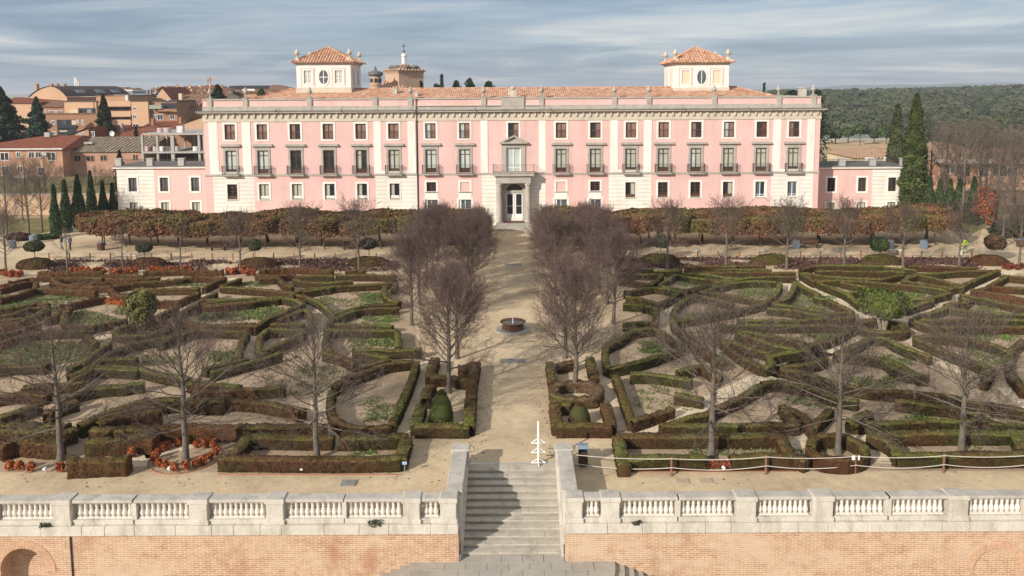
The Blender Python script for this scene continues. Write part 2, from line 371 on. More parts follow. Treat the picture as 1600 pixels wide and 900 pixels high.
# ================================================================== SETTING: ground, terraces
YW = 32.78                      # face of the retaining wall
SX = 2.22                       # half width of the stairs
YS0, YS1, ZL = 33.25, 38.0, -1.78
g = MB()
g.poly([(-400, 33.2, 0), (-SX - .3, 33.2, 0), (-SX - .3, YS1 + .3, 0), (-400, YS1 + .3, 0)])
g.poly([(SX + .3, 33.2, 0), (400, 33.2, 0), (400, YS1 + .3, 0), (SX + .3, YS1 + .3, 0)])
g.poly([(-400, YS1 + .3, 0), (-SX - .3, YS1 + .3, 0), (SX + .3, YS1 + .3, 0), (400, YS1 + .3, 0), (400, 118, 0), (-400, 118, 0)])
g.poly([(-15000, 118, 0), (-400, 118, 0), (400, 118, 0), (15000, 118, 0), (15000, 20000, 0), (-15000, 20000, 0)], 1)
tag(g.build('ground', ['sand_ground', 'far_ground']), kind='structure')
g = MB().poly([(-600, -250, -6), (600, -250, -6), (600, 33.1, -6), (-600, 33.1, -6)])
tag(g.build('lower_ground', 'lower_soil'), kind='structure')
def flat(name, mat, pts, z=.004):
    return tag(MB().poly([(x, y, z) for x, y in pts]).build(name, mat), kind='structure')
# parterre soil on each side of the avenue
flat('garden_soil', 'bed_soil', [P(640, 684), P(655, 560), P(640, 428), P(60, 428), (-62, 76), (-62, 38.6), P(-60, 738), P(205, 738), P(340, 738), P(640, 738)][::1])
flat('garden_soil', 'bed_soil', [P(975, 738), P(1650, 735), (60, 38.6), (72, 60), P(1565, 424), P(960, 424), P(958, 560), P(962, 690)])
# dry lawn and sandy soil at the sides behind the esplanade
flat('lawn', 'lawn_dry', [P(-200, 366), P(60, 366), P(120, 352), (-30, 112), (-30, 118), (-150, 118)], .006)
flat('sand_bank', 'lot_sand', [(46, 128), (150, 128), (170, 300), (60, 300)], .008)
flat('side_garden', 'lawn_dry', [P(1545, 352), (130, 93), (140, 126), (62, 126), (57, 100)], .006)

# ------------------------------------------------------------------ retaining wall (left and right of the stairs)
zc = lambda y, x=400: Q(x, y, YW)[1]
ZCB = Q(400, 836, YW - .1)[1]          # bottom of the stone course
def retaining(xa, xb, niche_px, label, deep):
    t = root('retaining_wall', ((xa + xb) / 2, YW, -6), label, 'wall')
    m = MB(); xc_ = Q(niche_px, 880, YW)[0]; ra = 1.0; rb = 1.36; zs = Q(niche_px, 857, YW)[1] - ra
    n = 24; xs = [xc_ + ra * math.cos(math.pi * (1 - k / n)) for k in range(n + 1)]; zs_ = [zs + ra * math.sin(math.pi * k / n) for k in range(n + 1)]
    m.poly([(xa, YW, -6), (xs[0], YW, -6), (xs[0], YW, ZCB), (xa, YW, ZCB)]); m.poly([(xs[-1], YW, -6), (xb, YW, -6), (xb, YW, ZCB), (xs[-1], YW, ZCB)])
    for k in range(n):
        m.poly([(xs[k], YW, zs_[k]), (xs[k + 1], YW, zs_[k + 1]), (xs[k + 1], YW, ZCB), (xs[k], YW, ZCB)])
    m.poly([(xa, YW, ZCB), (xb, YW, ZCB), (xb, 33.19, ZCB), (xa, 33.19, ZCB)])
    for e in (xa, xb): m.poly([(e, YW, -6), (e, 33.19, -6), (e, 33.19, ZCB), (e, YW, ZCB)])
    m.build('brick_face', 'wall_brick', t)
    v = MB()
    for k in range(38):                                  # ring of bricks on edge
        a0 = math.pi * (k + .06) / 38; a1 = math.pi * (k + .90) / 38
        v.xprism([(xc_ + r * math.cos(a), zs + r * math.sin(a)) for r, a in ((ra + .004, a0), (rb, a0), (rb, a1), (ra + .004, a1))], YW - .022, YW + .1)
    v.build('arch_ring', 'ring_brick', t)
    q = MB()
    for k in range(n):
        q.poly([(xs[k], YW, zs_[k]), (xs[k], YW + deep, zs_[k]), (xs[k + 1], YW + deep, zs_[k + 1]), (xs[k + 1], YW, zs_[k + 1])])
        q.poly([(xs[k], YW + deep, -6), (xs[k + 1], YW + deep, -6), (xs[k + 1], YW + deep, zs_[k + 1]), (xs[k], YW + deep, zs_[k])])
    for e in (xs[0], xs[-1]): q.poly([(e, YW, -6), (e, YW + deep, -6), (e, YW + deep, zs), (e, YW, zs)])
    q.build('niche', 'wall_brick', t)
    c = MB()                                             # stone course in blocks of differing length
    x = xa; r = random.Random(int(niche_px))
    while x < xb - .01:
        x1 = min(xb, x + r.uniform(.9, 1.9))
        if xb - x1 < .5: x1 = xb
        o = r.uniform(-.012, .012)
        c.box(x + .006, x1 - .006, YW - .14 + o, 33.3, ZCB + .002, Q(400, 822, YW - .14)[1], 0)
        x = x1
    c.build('stone_course', 'balustrade_stone', t, bevel=.02)
    p = MB()                                             # rain pipes / joints down the brick
    return t, p
M('ring_brick', (.58, .37, .245), .9, .22, 6, .3, 12, .1)
tl, pj = retaining(-34, -SX - .05, 37, 'long brick retaining wall with an open arched niche, left of the stone stairs', .75)
xj = Q(111, 850, YW)[0]
MB().box(xj - .025, xj + .025, YW - .05, YW - .003, -6, ZCB - .002).build('drain_strip', 'dark_plastic_and_shade', tl)
tr, pj = retaining(SX + .05, 34, 1558, 'long brick retaining wall with a bricked-up arch, right of the stone stairs', .07)

# small weeds rooted in the stone course
def weed_tuft(px, py, r, label, z):
    x, y = Q(px, py, YW - .1)[0], YW - .12
    n = 90; C = np.clip(rng.normal(0, .8, (n, 3)), -1.2, 1.2) * np.array([r, r * .35, r * .5]) + np.array([x, y, z + r * .4])
    V, F = leaf_quads(C, rng.normal(0, 1, (n, 3)), .07)
    tag(npmesh('wall_weed', V, F, 'leaf', col=np.array([.075, .085, .05]) * rng.uniform(.6, 1.3, (n, 1))), label, 'weed')
zl = Q(400, 822, YW - .14)[1]
weed_tuft(72, 817, .18, 'grey-green weed on the stone ledge beside the left niche', zl)
weed_tuft(585, 816, .20, 'grey-green weed on the stone ledge near the left corner pier of the stairs', zl)
weed_tuft(994, 813, .14, 'small dark weed on the stone ledge right of the stairs', zl)

# ------------------------------------------------------------------ balustrades
zt = 1.05; zcb = Q(400, 786, YW + .02)[1]; zbb = Q(400, 808.5, YW + .2)[1]; zpl = zl + .002
def baluster_mesh():
    h = zcb - zbb; b = MB(); w = .105
    b.box(-w, w, -w, w, 0, .09 * h); b.box(-w, w, -w, w, .90 * h, h)
    b.lathe(0, 0, [(.062, .09 * h), (.10, .20 * h), (.112, .30 * h), (.085, .44 * h), (.052, .58 * h), (.05, .62 * h), (.075, .66 * h), (.05, .70 * h), (.062, .78 * h), (.09, .86 * h), (.098, .90 * h)], 10)
    me = b.build('baluster', 'baluster_white'); return me
bal0 = baluster_mesh()
used0 = [False]
def balustrade(label, piers, runs, mids, xend):
    xs = [Q(a, 800, YW)[0] for p in piers for a in p]
    t = root('balustrade', ((min(xs) + max(xs)) / 2, YW + .3, zl), label, 'balustrade', 'balustrades on the terrace wall')
    y0, y1 = YW, YW + .56
    for a, b in piers:
        p = MB(); x0, x1 = Q(a, 800, YW)[0], Q(b, 800, YW)[0]
        p.box(x0, x1, y0 - .05, y1 + .05, zpl, zt - .17); p.box(x0 - .05, x1 + .05, y0 - .10, y1 + .10, zt - .168, zt + .03); p.box(x0 - .05, x1 + .05, y0 - .09, y1 + .09, zpl + .001, zpl + .2)
        o = p.build('pier', 'balustrade_stone', t, bevel=.025)
        MB().box(x0 + .012, x1 + .025, y0 - .06, y1 + .07, zt + .031, zt + .052).build('pier_cap', 'coping_stone', o, bevel=.008)
    for a, b in runs:
        x0, x1 = Q(a - 4, 800, YW)[0] + .004, Q(b + 4, 800, YW)[0] - .004
        c = MB().box(x0, x1, y0 + .03, y1 - .03, zcb + .002, zt).box(x0, x1, y0 - .02, y1 + .02, zt - .12, zt - .01)
        c.build('coping', 'coping_stone', t, bevel=.02)
        MB().box(x0, x1, y0 + .02, y1 - .02, zpl, zbb - .002).build('plinth', 'balustrade_stone', t, bevel=.02)
        n = max(3, round((b - a) / 8.35)); X0, X1 = Q(a, 800, YW)[0], Q(b, 800, YW)[0]
        for k in range(n):
            o = bal0 if not used0[0] else bal0.copy()
            if used0[0]: COL.objects.link(o)
            used0[0] = True
            o.parent = t; L = top_loc(t); o.location = (X0 + (k + .5) * (X1 - X0) / n - L[0], y0 + .28 - L[1], zbb - L[2]); o.rotation_euler = (0, 0, random.choice((0, math.pi / 2)))
    for a, b in mids:
        MB().box(Q(a, 800, YW)[0], Q(b, 800, YW)[0], y0 + .06, y1 - .06, zbb, zcb).build('mid_post', 'balustrade_stone', t, bevel=.015)
balustrade('weathered white stone balustrade on the brick wall left of the stairs', [(-130, -103), (83, 110), (296, 324), (416, 443), (630, 656), (688, 713)],
           [(-97, -12), (-4, 79), (116, 203), (213, 292), (329, 411), (448, 533), (542, 626), (661, 684)], [(-12, -4), (204, 212), (534, 541)], 0)
balustrade('weathered white stone balustrade on the brick wall right of the stairs', [(885, 910), (940, 968), (1151, 1181), (1271, 1301), (1483, 1512), (1697, 1725)],
           [(915, 936), (973, 1055), (1065, 1147), (1186, 1266), (1306, 1384), (1395, 1478), (1517, 1600), (1609, 1692)], [(1056, 1064), (1385, 1394), (1601, 1608)], 0)

# ------------------------------------------------------------------ stairs and landing
YE = P(715, 694, 1.05)[1]
st = root('staircase', (0, 36, ZL), 'wide grey stone staircase climbing between two parapets to the garden terrace', 'stairs')
NS = 12; rise = -ZL / NS; run = (YS1 - YS0) / NS
for k in range(NS):
    z1 = ZL + (k + 1) * rise; y0 = YS0 + k * run; y1 = y0 + run + (.0 if k < NS - 1 else .32)
    m = MB().box(-SX, SX, y0, y1, z1 - rise - .04, z1 - .055, 0)
    r = random.Random(k); xs = [-SX] + sorted(r.uniform(-1.6, 1.6) for _ in range(2)) + [SX]
    for a, b in zip(xs, xs[1:]): m.box(a + .003, b - .003, y0 - .05, y1 - .052, z1 - .053, z1 + r.uniform(-.004, .004), 1)
    m.build('step', ['step_stone', 'step_edge'], st, bevel=.012)
for s in (-1, 1):
    a, b = sorted((s * SX, s * (SX + .56)))
    a += .003; b -= .003
    pm = MB().box(a, b, 33.31, YE - .1, ZL, .86)
    o1, o2 = sorted((s * (SX - .07), s * (SX + .62)))
    pm.box(o1, o2, YW + .62, YE - .12, .862, .93); 
    pw = sorted((s * (SX - .10), s * SX))
    pp = MB()
    pp.add([(pw[0], YS0 - .1, ZL), (pw[1], YS0 - .1, ZL), (pw[1], YE - .3, ZL), (pw[0], YE - .3, ZL), (pw[0], YS0 - .1, ZL + .42), (pw[1], YS0 - .1, ZL + .42), (pw[1], YE - .3, .42), (pw[0], YE - .3, .42)],
           [(0, 3, 2, 1), (4, 5, 6, 7), (0, 1, 5, 4), (1, 2, 6, 5), (2, 3, 7, 6), (3, 0, 4, 7)])
    w_ = pm.build('parapet', 'balustrade_stone', st, bevel=.02)
    pp.build('skirting', 'balustrade_stone', w_)
    cp = MB().box(o1 - .02, o2 + .02, YW + .66, YE - .7, .932, 1.05)
    cp.build('coping', 'coping_stone', w_, bevel=.03)
    MB().box(o1 - .06, o2 + .06, YE - .698, YE, 0.0, .94).box(o1 - .10, o2 + .10, YE - .74, YE + .04, .942, 1.09).build('newel', 'coping_stone', w_, bevel=.03)
lg = MB()
for k in range(10):
    r = 4.38 + .40 * k; z = ZL - .155 * k; n = 44
    pts = [(r * math.cos(math.pi + math.pi * i / n), YW + .001 * k + r * .95 * math.sin(math.pi + math.pi * i / n)) for i in range(n + 1)]
    lg.prism(pts, z - .155 if k < 9 else -6, z - .002, 0)
land = lg.build('landing', 'paving', st)
pv = MB(); r = random.Random(3)
for i in range(9):                                                 # flagstones
    for j in range(4):
        x0 = -4.05 + .9 * i + (.3 if j % 2 else 0); y1 = YS0 - .02 - .55 * j
        if x0 + .9 < 4.1 and abs(x0) < 4 and x0 ** 2 + (YW - y1 + .55) ** 2 < 17 and (x0 + .9) ** 2 + (YW - y1 + .55) ** 2 < 17 and (y1 <= YW or abs(x0 + .45) < 1.9):
            pv.box(x0 + .008, x0 + .892, y1 - .542, min(y1, YW - .03 if abs(x0 + .45) > 1.7 else y1), ZL - .002, ZL + .02 + r.uniform(0, .004))
pv.box(-SX, SX, YW - .02, YS0, ZL - .3, ZL - .004)
pv.build('flagstones', 'paving', st, bevel=.008)

# ================================================================== PALACE
YP = 109.4
XP = lambda px, Y=YP: Q(px, 200, Y)[0]
ZP = lambda y, Y=YP: Q(676, y, Y)[1]
pal = root('palace', (0, YP + 8, 0), 'long four storey palace of pink render with white pilasters, balconies and a central stone doorway', 'palace')
def facade(mb, x0, x1, z0, z1, Y, ops, matf, cuts_x=(), cuts_z=(), rev=.28, revm=1):
    xs = sorted(set([x0, x1] + [c for c in cuts_x if x0 < c < x1] + [v for o in ops for v in o[:2]]))
    zs = sorted(set([z0, z1] + [c for c in cuts_z if z0 < c < z1] + [v for o in ops for v in o[2:4]]))
    for a, b in zip(xs, xs[1:]):
        if b - a < 1e-5: continue
        xm = (a + b) / 2
        for c, d in zip(zs, zs[1:]):
            if d - c < 1e-5: continue
            zm = (c + d) / 2
            if any(o[0] < xm < o[1] and o[2] < zm < o[3] for o in ops): continue
            mb.poly([(a, Y, c), (b, Y, c), (b, Y, d), (a, Y, d)], matf(xm, zm))
    for o in ops:
        a, b, c, d = o[:4]; y = Y + rev
        mb.poly([(a, Y, c), (a, Y, d), (a, y, d), (a, y, c)], revm); mb.poly([(b, Y, c), (b, y, c), (b, y, d), (b, Y, d)], revm)
        mb.poly([(a, Y, d), (b, Y, d), (b, y, d), (a, y, d)], revm); mb.poly([(a, Y, c), (a, y, c), (b, y, c), (b, Y, c)], revm)
YWG = YP - .25                                                     # the wings stand a little proud of the centre
XL, XR = XP(319), XP(1280.5); XCL, XCR = XP(650.5), XP(852)
def yf(x): return YWG if (x < XCL or x > XCR) else YP
BAYS = [360, 410, 461.5, 513, 564, 615, 672.5, 725.5, 802, 876.5, 930, 985.5, 1036.5, 1087.5, 1138.5, 1189.5, 1240]
RUST = [(330.5, 395), (585.5, 650.5), (752, 852), (951.5, 1018), (1206, 1272)]
Z0 = 0.0; ZTOP = ZP(166)
zstr0, zstr1 = ZP(273.5), ZP(270.5)
wins = []                                                          # (kind, x, w, zb, zt, fill)
fill_top = ['ss', 'ss', 'sd', 'ss', 'ss', 'ss', 'gs', 'gs', 'ds', 'ss', 'ds', 'ss', 'ss', 'sd', 'cs', 'dS', 'sd']
fill_fr = ['gg', 'gg', 'dd', 'dd', 'pd', 'pp', 'gg', 'gg', 'gg', 'pp', 'pp', 'pp', 'pp', 'gp', 'pp', 'pp', 'pp']
fill_lo = ['dd', 'pp', 'pp', 'pd', 'pd', 'pd', None, None, None, None, None, 'dp', 'dd', 'dd', 'dp', 'Wd', 'WW']
for i, b in enumerate(BAYS):
    x = XP(b)
    wins.append(('top', x, 1.42, ZP(216.5), ZP(192.5), fill_top[i]))
    if i != 8: wins.append(('french', x, 1.48, ZP(271) + .12, ZP(233.5), fill_fr[i]))
    if i in (6, 7, 9, 10):
        wins.append(('square', x, 1.30, ZP(299), ZP(284.5), 'blind' if i in (7, 9) else 'dd'))
        wins.append(('garden', x, 1.75, .45, ZP(312), 'aa'))
    elif i != 8:
        wins.append(('low', x, 1.34, ZP(309.5), ZP(286), fill_lo[i]))
        wins.append(('base', x, 1.16, .75, ZP(332), 'dd'))
def op(wn): return (wn[1] - wn[2] / 2, wn[1] + wn[2] / 2, wn[3], wn[4])
def inrust(x): return any(XP(a) < x < XP(b) for a, b in RUST)
fm = lambda x, z: 2 if (z < zstr0 and inrust(x)) else 0
cx_ = [XP(v) for r_ in RUST for v in r_]
DOOR = (XP(789.5), XP(817), 1.05, ZP(287.5)); CWIN = (XP(790.5), XP(813.5), ZP(271.5) + .06, ZP(231.5))
wall = MB()
facade(wall, XL, XCL, Z0, ZTOP, YWG, [op(o) for o in wins if o[1] < XCL], fm, cx_, [zstr0])
facade(wall, XCL, XCR, Z0, ZTOP, YP, [op(o) for o in wins if XCL < o[1] < XCR] + [DOOR, CWIN], fm, cx_, [zstr0])
facade(wall, XCR, XR, Z0, ZTOP, YWG, [op(o) for o in wins if o[1] > XCR], fm, cx_, [zstr0])
for x in (XCL, XCR): wall.poly([(x, YWG, Z0), (x, YP, Z0), (x, YP, ZTOP), (x, YWG, ZTOP)], 0)
YB = YP + 24
wall.poly([(XL, YWG, Z0), (XL, YB, Z0), (XL, YB, ZTOP), (XL, YWG, ZTOP)], 0); wall.poly([(XR, YWG, Z0), (XR, YB, Z0), (XR, YB, ZTOP), (XR, YWG, ZTOP)], 0)
wall.poly([(XL, YB, Z0), (XR, YB, Z0), (XR, YB, ZTOP), (XL, YB, ZTOP)], 0)
wall.poly([(XL, YWG, ZTOP), (XR, YWG, ZTOP), (XR, YB, ZTOP), (XL, YB, ZTOP)], 3)
wall.build('wall', ['pink_plaster', 'white_plaster', 'rusticated_white', 'gutter_grey'], pal)
# white pilasters and the bands that frame the pink panels
ztp = ZP(189)
pil = [(327, 339), (380.5, 392), (584, 594), (639, 649.5), (751, 762), (842, 852), (953.5, 964), (1007.5, 1018), (1207.5, 1218), (1262.5, 1272.5)]
for a, b in pil:
    x0, x1 = XP(a), XP(b); y = yf((x0 + x1) / 2)
    MB().box(x0, x1, y - .07, y + .02, zstr1 + .004, ztp).build('pilaster', 'white_plaster', pal, bevel=.01)
for a, b in ((339, 380.5), (594, 639), (964, 1007.5), (1218, 1262.5)):
    x0, x1 = XP(a), XP(b); y = yf((x0 + x1) / 2); zb = ZP(266.5)
    m = MB().box(x0 + .003, x1 - .003, y - .045, y + .02, zstr1 + .004, zb)
    m.box(x0 + .003, x0 + .16, y - .045, y + .02, zb + .002, ztp); m.box(x1 - .16, x1 - .003, y - .045, y + .02, zb + .002, ztp)
    m.build('panel_band', 'white_plaster', pal)
def band(name, mat, z0, z1, proj, seg=None, b=0):
    m = MB()
    for a, c, y in ((XL - proj, XCL + (proj if proj > .2 else 0), YWG), (XCL + (proj if proj > .2 else 0) + .002, XCR - (proj if proj > .2 else 0) - .002, YP), (XCR - (proj if proj > .2 else 0), XR + proj, YWG)):
        m.box(a, c, y - proj, y + .02, z0, z1)
    return m.build(name, mat, pal, bevel=b)
band('string_course', 'stone_grey', zstr0, zstr1, .09)
# cornice
zf0, zf1, zm1, zg0, zg1 = ZP(188.8), ZP(184.5), ZP(177.5), ZP(174.8), ZP(171.3)
m = MB()
def cbox(m, z0, z1, pr, mi):
    for a, c, y in ((XL - pr, XCL + .0, YWG), (XCL + .002, XCR - .002, YP), (XCR, XR + pr, YWG)): m.box(a, c, y - pr, y + .02, z0, z1, mi)
cbox(m, zf0, zf1, .10, 0); cbox(m, zf1 + .002, zm1 + .16, .06, 0); cbox(m, zm1 + .162, zg0, .34, 0); cbox(m, zg0 + .002, zg0 + .16, .62, 0)
for a, c, y in ((XL, XCL, YWG), (XCL, XCR, YP), (XCR, XR, YWG)):
    n = round((c - a) / .92)
    for k in range(n):
        xm = a + (k + .5) * (c - a) / n; m.box(xm - .13, xm + .13, y - .26, y - .05, zf1 + .2, zm1 + .15, 0)
        m.box(xm - .10, xm + .10, y - .15, y - .05, zf1 + .06, zf1 + .198, 0)
m.build('cornice', ['cornice_cream'], pal)
m = MB(); cbox(m, zg0 + .162, zg1, .74, 0); m.build('gutter', 'gutter_grey', pal)
m = MB()
for px in (435, 536, 743, 860, 1065, 1166):
    x = XP(px); y = yf(x) - .74
    m.tube((x, y + .05, zg1 + .02), (x, y - .35, zg1 - .10), .06, .05, 8); m.tube((x, y + .2, zg1), (x, y + .2, zg1 + .22), .09, .05, 8)
m.build('waterspout', 'gutter_grey', pal)
x = XCL + .09; MB().tube((x, YP - .08, .1), (x, YP - .08, zf0 - .05), .05, None, 8).build('drainpipe', 'wood_brown', pal)
# parapet
zp0, zp1, zp2 = ZP(164.8), ZP(155.3), ZP(153)
m = MB()
for a, c, y in ((XL - .02, XCL, YWG), (XCL + .002, XCR - .002, YP), (XCR, XR + .02, YWG)):
    m.box(a, c, y - .10, y + .45, zg1, zp0, 1); m.box(a + .02, c - .02, y + .05, y + .42, zp0 + .002, zp1, 0); m.box(a - .02, c + .02, y - .08, y + .5, zp1 + .002, zp2, 1)
for e in (XL, XR - .37): m.box(e, e + .37, YWG + .452, YB, zg1, zp1, 0); m.box(e - .05, e + .42, YWG + .502, YB, zp1 + .002, zp2, 1)
m.build('parapet', ['pink_plaster', 'stone_grey'], pal)
def urn_prof(h, r):
    return [(.42 * r, 0), (.46 * r, .10 * h), (.22 * r, .16 * h), (.26 * r, .26 * h), (.55 * r, .36 * h), (.95 * r, .50 * h), (1.0 * r, .58 * h), (.55 * r, .63 * h), (.62 * r, .72 * h), (.40 * r, .84 * h), (.22 * r, .90 * h), (.26 * r, .95 * h), (.05 * r, h)]
def urn(px, y, zb, h, r, parent, name='urn', mat='stone_grey'):
    x = XP(px, y); MB().lathe(x, y, [(a, zb + b) for a, b in urn_prof(h, r)], 12).build(name, mat, parent, smooth=True)
for px, has in ((330.5, 1), (386, 1), (485.5, 1), (587.5, 0), (642, 1), (756, 1), (846, 1), (959.5, 1), (1013, 1), (1114.5, 1), (1215, 1), (1269, 1)):
    x = XP(px); y = yf(x); z1 = ZP(151)
    o = MB().box(x - .32, x + .32, y - .16, y + .52, zg1 + .003, z1 - .12).box(x - .37, x + .37, y - .21, y + .57, z1 - .118, z1).build('parapet_pier', 'stone_grey', pal, bevel=.02)
    if has: urn(px, y + .15, z1, ZP(134.5) - z1, .37, o)
x = XP(801.5); z1 = ZP(151.5)
o = MB().box(XP(783.5), XP(819), YP - .2, YP + .5, zg1 + .003, z1 - .12).box(XP(783.5) - .06, XP(819) + .06, YP - .26, YP + .56, z1 - .118, z1).build('parapet_pedestal', 'stone_grey', pal, bevel=.02)
cr = MB(); h = ZP(136) - z1                                         # carved shield with a crown
cr.xprism([(x - .32, z1), (x + .32, z1), (x + .42, z1 + .25 * h), (x + .36, z1 + .6 * h), (x, z1 + .7 * h), (x - .36, z1 + .6 * h), (x - .42, z1 + .25 * h)], YP + .02, YP + .28)
cr.lathe(x, YP + .15, [(.30, z1 + .70 * h), (.34, z1 + .76 * h), (.40, z1 + .92 * h), (.22, z1 + 1.0 * h), (.05, z1 + 1.04 * h)], 10)
cr.xprism([(x - .2, z1 + .2 * h), (x, z1 + .1 * h), (x + .2, z1 + .2 * h), (x + .18, z1 + .55 * h), (x - .18, z1 + .55 * h)], YP - .03, YP + .018)
for s in (-1, 1): cr.lathe(x + s * .45, YP + .15, [(.06, z1), (.14, z1 + .2 * h), (.08, z1 + .5 * h), (.15, z1 + .62 * h), (.04, z1 + .75 * h)], 8)
cr.build('carved_crest', 'cornice_cream', o, smooth=False)
# ------------------------------------------------------------------ windows
FILL = {'s': 'shutter_brown', 'S': 'wood_brown', 'd': 'glass_dark', 'g': 'curtain_green', 'p': 'curtain_pale', 'c': 'curtain_green', 'a': 'glass_grey', 'W': 'glass_grey', 't': 'cream_blind'}
def frame(m, x0, x1, z0, z1, y, t, mi, mull=1, trans=()):
    m.box(x0, x0 + t, y, y + .07, z0, z1, mi); m.box(x1 - t, x1, y, y + .07, z0, z1, mi)
    m.box(x0 + t, x1 - t, y, y + .07, z0, z0 + t, mi); m.box(x0 + t, x1 - t, y, y + .07, z1 - t, z1, mi)
    for k in range(mull):
        xm = x0 + (k + 1) * (x1 - x0) / (mull + 1); m.box(xm - t * .55, xm + t * .55, y + .004, y + .066, z0 + t, z1 - t, mi)
    for f in trans:
        zm = z0 + f * (z1 - z0); m.box(x0 + t, x1 - t, y + .008, y + .062, zm - t * .4, zm + t * .4, mi)
def pane(name, x0, x1, z0, z1, y, f, parent):
    xm = (x0 + x1) / 2; q = MB()
    q.box(x0, xm - .001, y, y + .03, z0, z1, 0); q.box(xm + .001, x1, y, y + .03, z0, z1, 1)
    return q.build(name, [FILL[f[0]], FILL[f[1]]], parent)
def rail(m, pts, z0, z1, mi=0, gap=.13, t=.013, n=4):
    for (xa, ya), (xb, yb) in zip(pts, pts[1:]):
        L = math.hypot(xb - xa, yb - ya); k = max(1, round(L / gap))
        for z in (z0, z1): m.tube((xa, ya, z), (xb, yb, z), .022, None, 4, mi)
        for i in range(k + 1):
            x, y = xa + (xb - xa) * i / k, ya + (yb - ya) * i / k; m.tube((x, y, z0), (x, y, z1), t, None, n, mi)
def window(kind, x, wd, zb, zt_, f, Y, parent=None):
    parent = parent or pal
    a, b = x - wd / 2, x + wd / 2; m = MB(); y = Y + .17
    mats = ['white_plaster', 'wood_brown', 'stone_grey', 'iron_red', 'frame_white', 'pink_plaster']
    if kind in ('top', 'low', 'square', 'base', 'wing'):
        t = .26 if kind != 'base' else .2
        if kind == 'low' and inrust(x): t = .2
        lo = .22 if kind != 'base' else .1
        m.box(a - t, a, Y - .05, Y + .02, zb - lo, zt_ + t, 0); m.box(b, b + t, Y - .05, Y + .02, zb - lo, zt_ + t, 0); m.box(a, b, Y - .05, Y + .02, zt_, zt_ + t, 0)
        m.box(a, b, Y - .05, Y + .02, zb - lo, zb, 0)
        if kind in ('low', 'square'): m.box(a - .06, b + .06, Y - .10, Y - .052, zb - .14, zb - .02, 2)
        if f == 'blind':
            m.box(a + .002, b - .002, Y + .08, Y + .2, zb + .002, zt_ - .002, 5); m.build('blind_window', mats, parent); return
        fm_ = 4 if (f[0] == 'W' and kind == 'low') else 1
        if kind == 'wing': fm_ = 1
        frame(m, a + .002, b - .002, zb + .002, zt_ - .002, y, .075, fm_, 1, (.5,) if kind == 'top' else ((.28, .52, .76) if f == 'dd' and kind in ('low', 'square') else (.15,)))
        if kind == 'top': rail(m, [(a + .03, Y + .06), (b - .03, Y + .06)], zb + .08, zb + .98, 3, .14)
        if kind == 'low' and fm_ == 1: m.box(a + .08, b - .08, y - .03, y - .002, zb + .08, zb + .42, 0 if f[0] == 'p' else 1)
        if kind == 'base': rail(m, [(a, Y + .08), (b, Y + .08)], zb, zt_ - .02, 3, .16)
    elif kind == 'french':
        t = .27
        m.box(a - t, a, Y - .07, Y + .02, zb - .1, zt_ + .42, 2); m.box(b, b + t, Y - .07, Y + .02, zb - .1, zt_ + .42, 2); m.box(a, b, Y - .07, Y + .02, zt_, zt_ + .42, 2)
        z = ZP(228.5); m.box(a - .55, b + .55, Y - .12, Y + .02, zt_ + .422, z + .12, 2)
        m.box(a - .62, b + .62, Y - .36, Y + .02, z + .122, z + .30, 2); m.box(a - .56, b + .56, Y - .28, Y + .02, z + .302, z + .42, 2)
        frame(m, a + .002, b - .002, zb + .002, zt_ - .002, y, .10, 1, 1, (.18, .78,))
        m.box(a + .1, b - .1, y - .02, y - .002, zb + .1, zb + .55, 1)
    elif kind == 'garden':
        t = .22
        m.box(a - t, a, Y - .05, Y + .02, .0, zt_ + t, 0); m.box(b, b + t, Y - .05, Y + .02, .0, zt_ + t, 0); m.box(a, b, Y - .05, Y + .02, zt_, ZP(300.5), 0)
        frame(m, a + .002, b - .002, zb + .002, zt_ - .002, y, .07, 4, 1, (.3, .6))
        m.box(a - .002 + .03, a + .34, y - .05, y - .004, zb + .01, zt_ - .01, 4)
    o = m.build('window', mats, parent)
    pane('pane' if f[0] not in 's' else 'shutter', a + .01, b - .01, zb + .01, zt_ - .01, y + .08, f, o)
    if kind == 'french':
        hb = 1.15; yb = Y - .62; zs = zb - .10
        bo = MB().box(x - hb, x + hb, yb - .04, Y + .01, zs - .16, zs - .02, 0).box(x - hb + .08, x + hb - .08, yb + .06, Y + .01, zs - .26, zs - .162, 0).build('balcony', ['stone_grey'], parent)
        r_ = MB(); rail(r_, [(x - hb + .03, Y - .02), (x - hb + .03, yb), (x + hb - .03, yb), (x + hb - .03, Y - .02)], zs + .06, ZP(257.3), 0, .115, .014)
        r_.build('railing', 'iron', bo)
for wn in wins: window(*wn, yf(wn[1]))
# ------------------------------------------------------------------ central doorway, balcony and pedimented window
YO = YP - 1.55
xo = lambda px, Y=YO: Q(px, 300, Y)[0]
zo = lambda y, Y=YO: Q(801, y, Y)[1]
po = MB(); ze0, ze1 = zo(286.5), zo(275)
for px in (780, 825):
    x = xo(px); rz = .40
    po.lathe(x, YO + .42, [(rz * 1.25, .62), (rz * 1.25, .80), (rz * 1.08, .90), (rz, 1.0), (rz * .97, 2.6), (rz * .86, ze0 - .45), (rz * .86, ze0 - .36), (rz * 1.05, ze0 - .34), (rz * 1.15, ze0 - .2), (rz * 1.15, ze0 - .002)], 20)
    po.box(x - .42, x + .42, YP - .28, YP - .01, .62, ze0 - .3)
    po.box(x - .5, x + .5, YP - .32, YP - .008, ze0 - .298, ze0 - .003)
columns = po.build('portico_columns', 'stone_grey', pal, smooth=False)
po = MB().box(xo(774.5), xo(829.5), YO, YP - .002, ze0, ze1 - .2).box(xo(774.5) - .06, xo(829.5) + .06, YO - .06, YP - .002, ze1 - .198, ze1 - .002)
zb1 = zo(269.8, YO - .5)
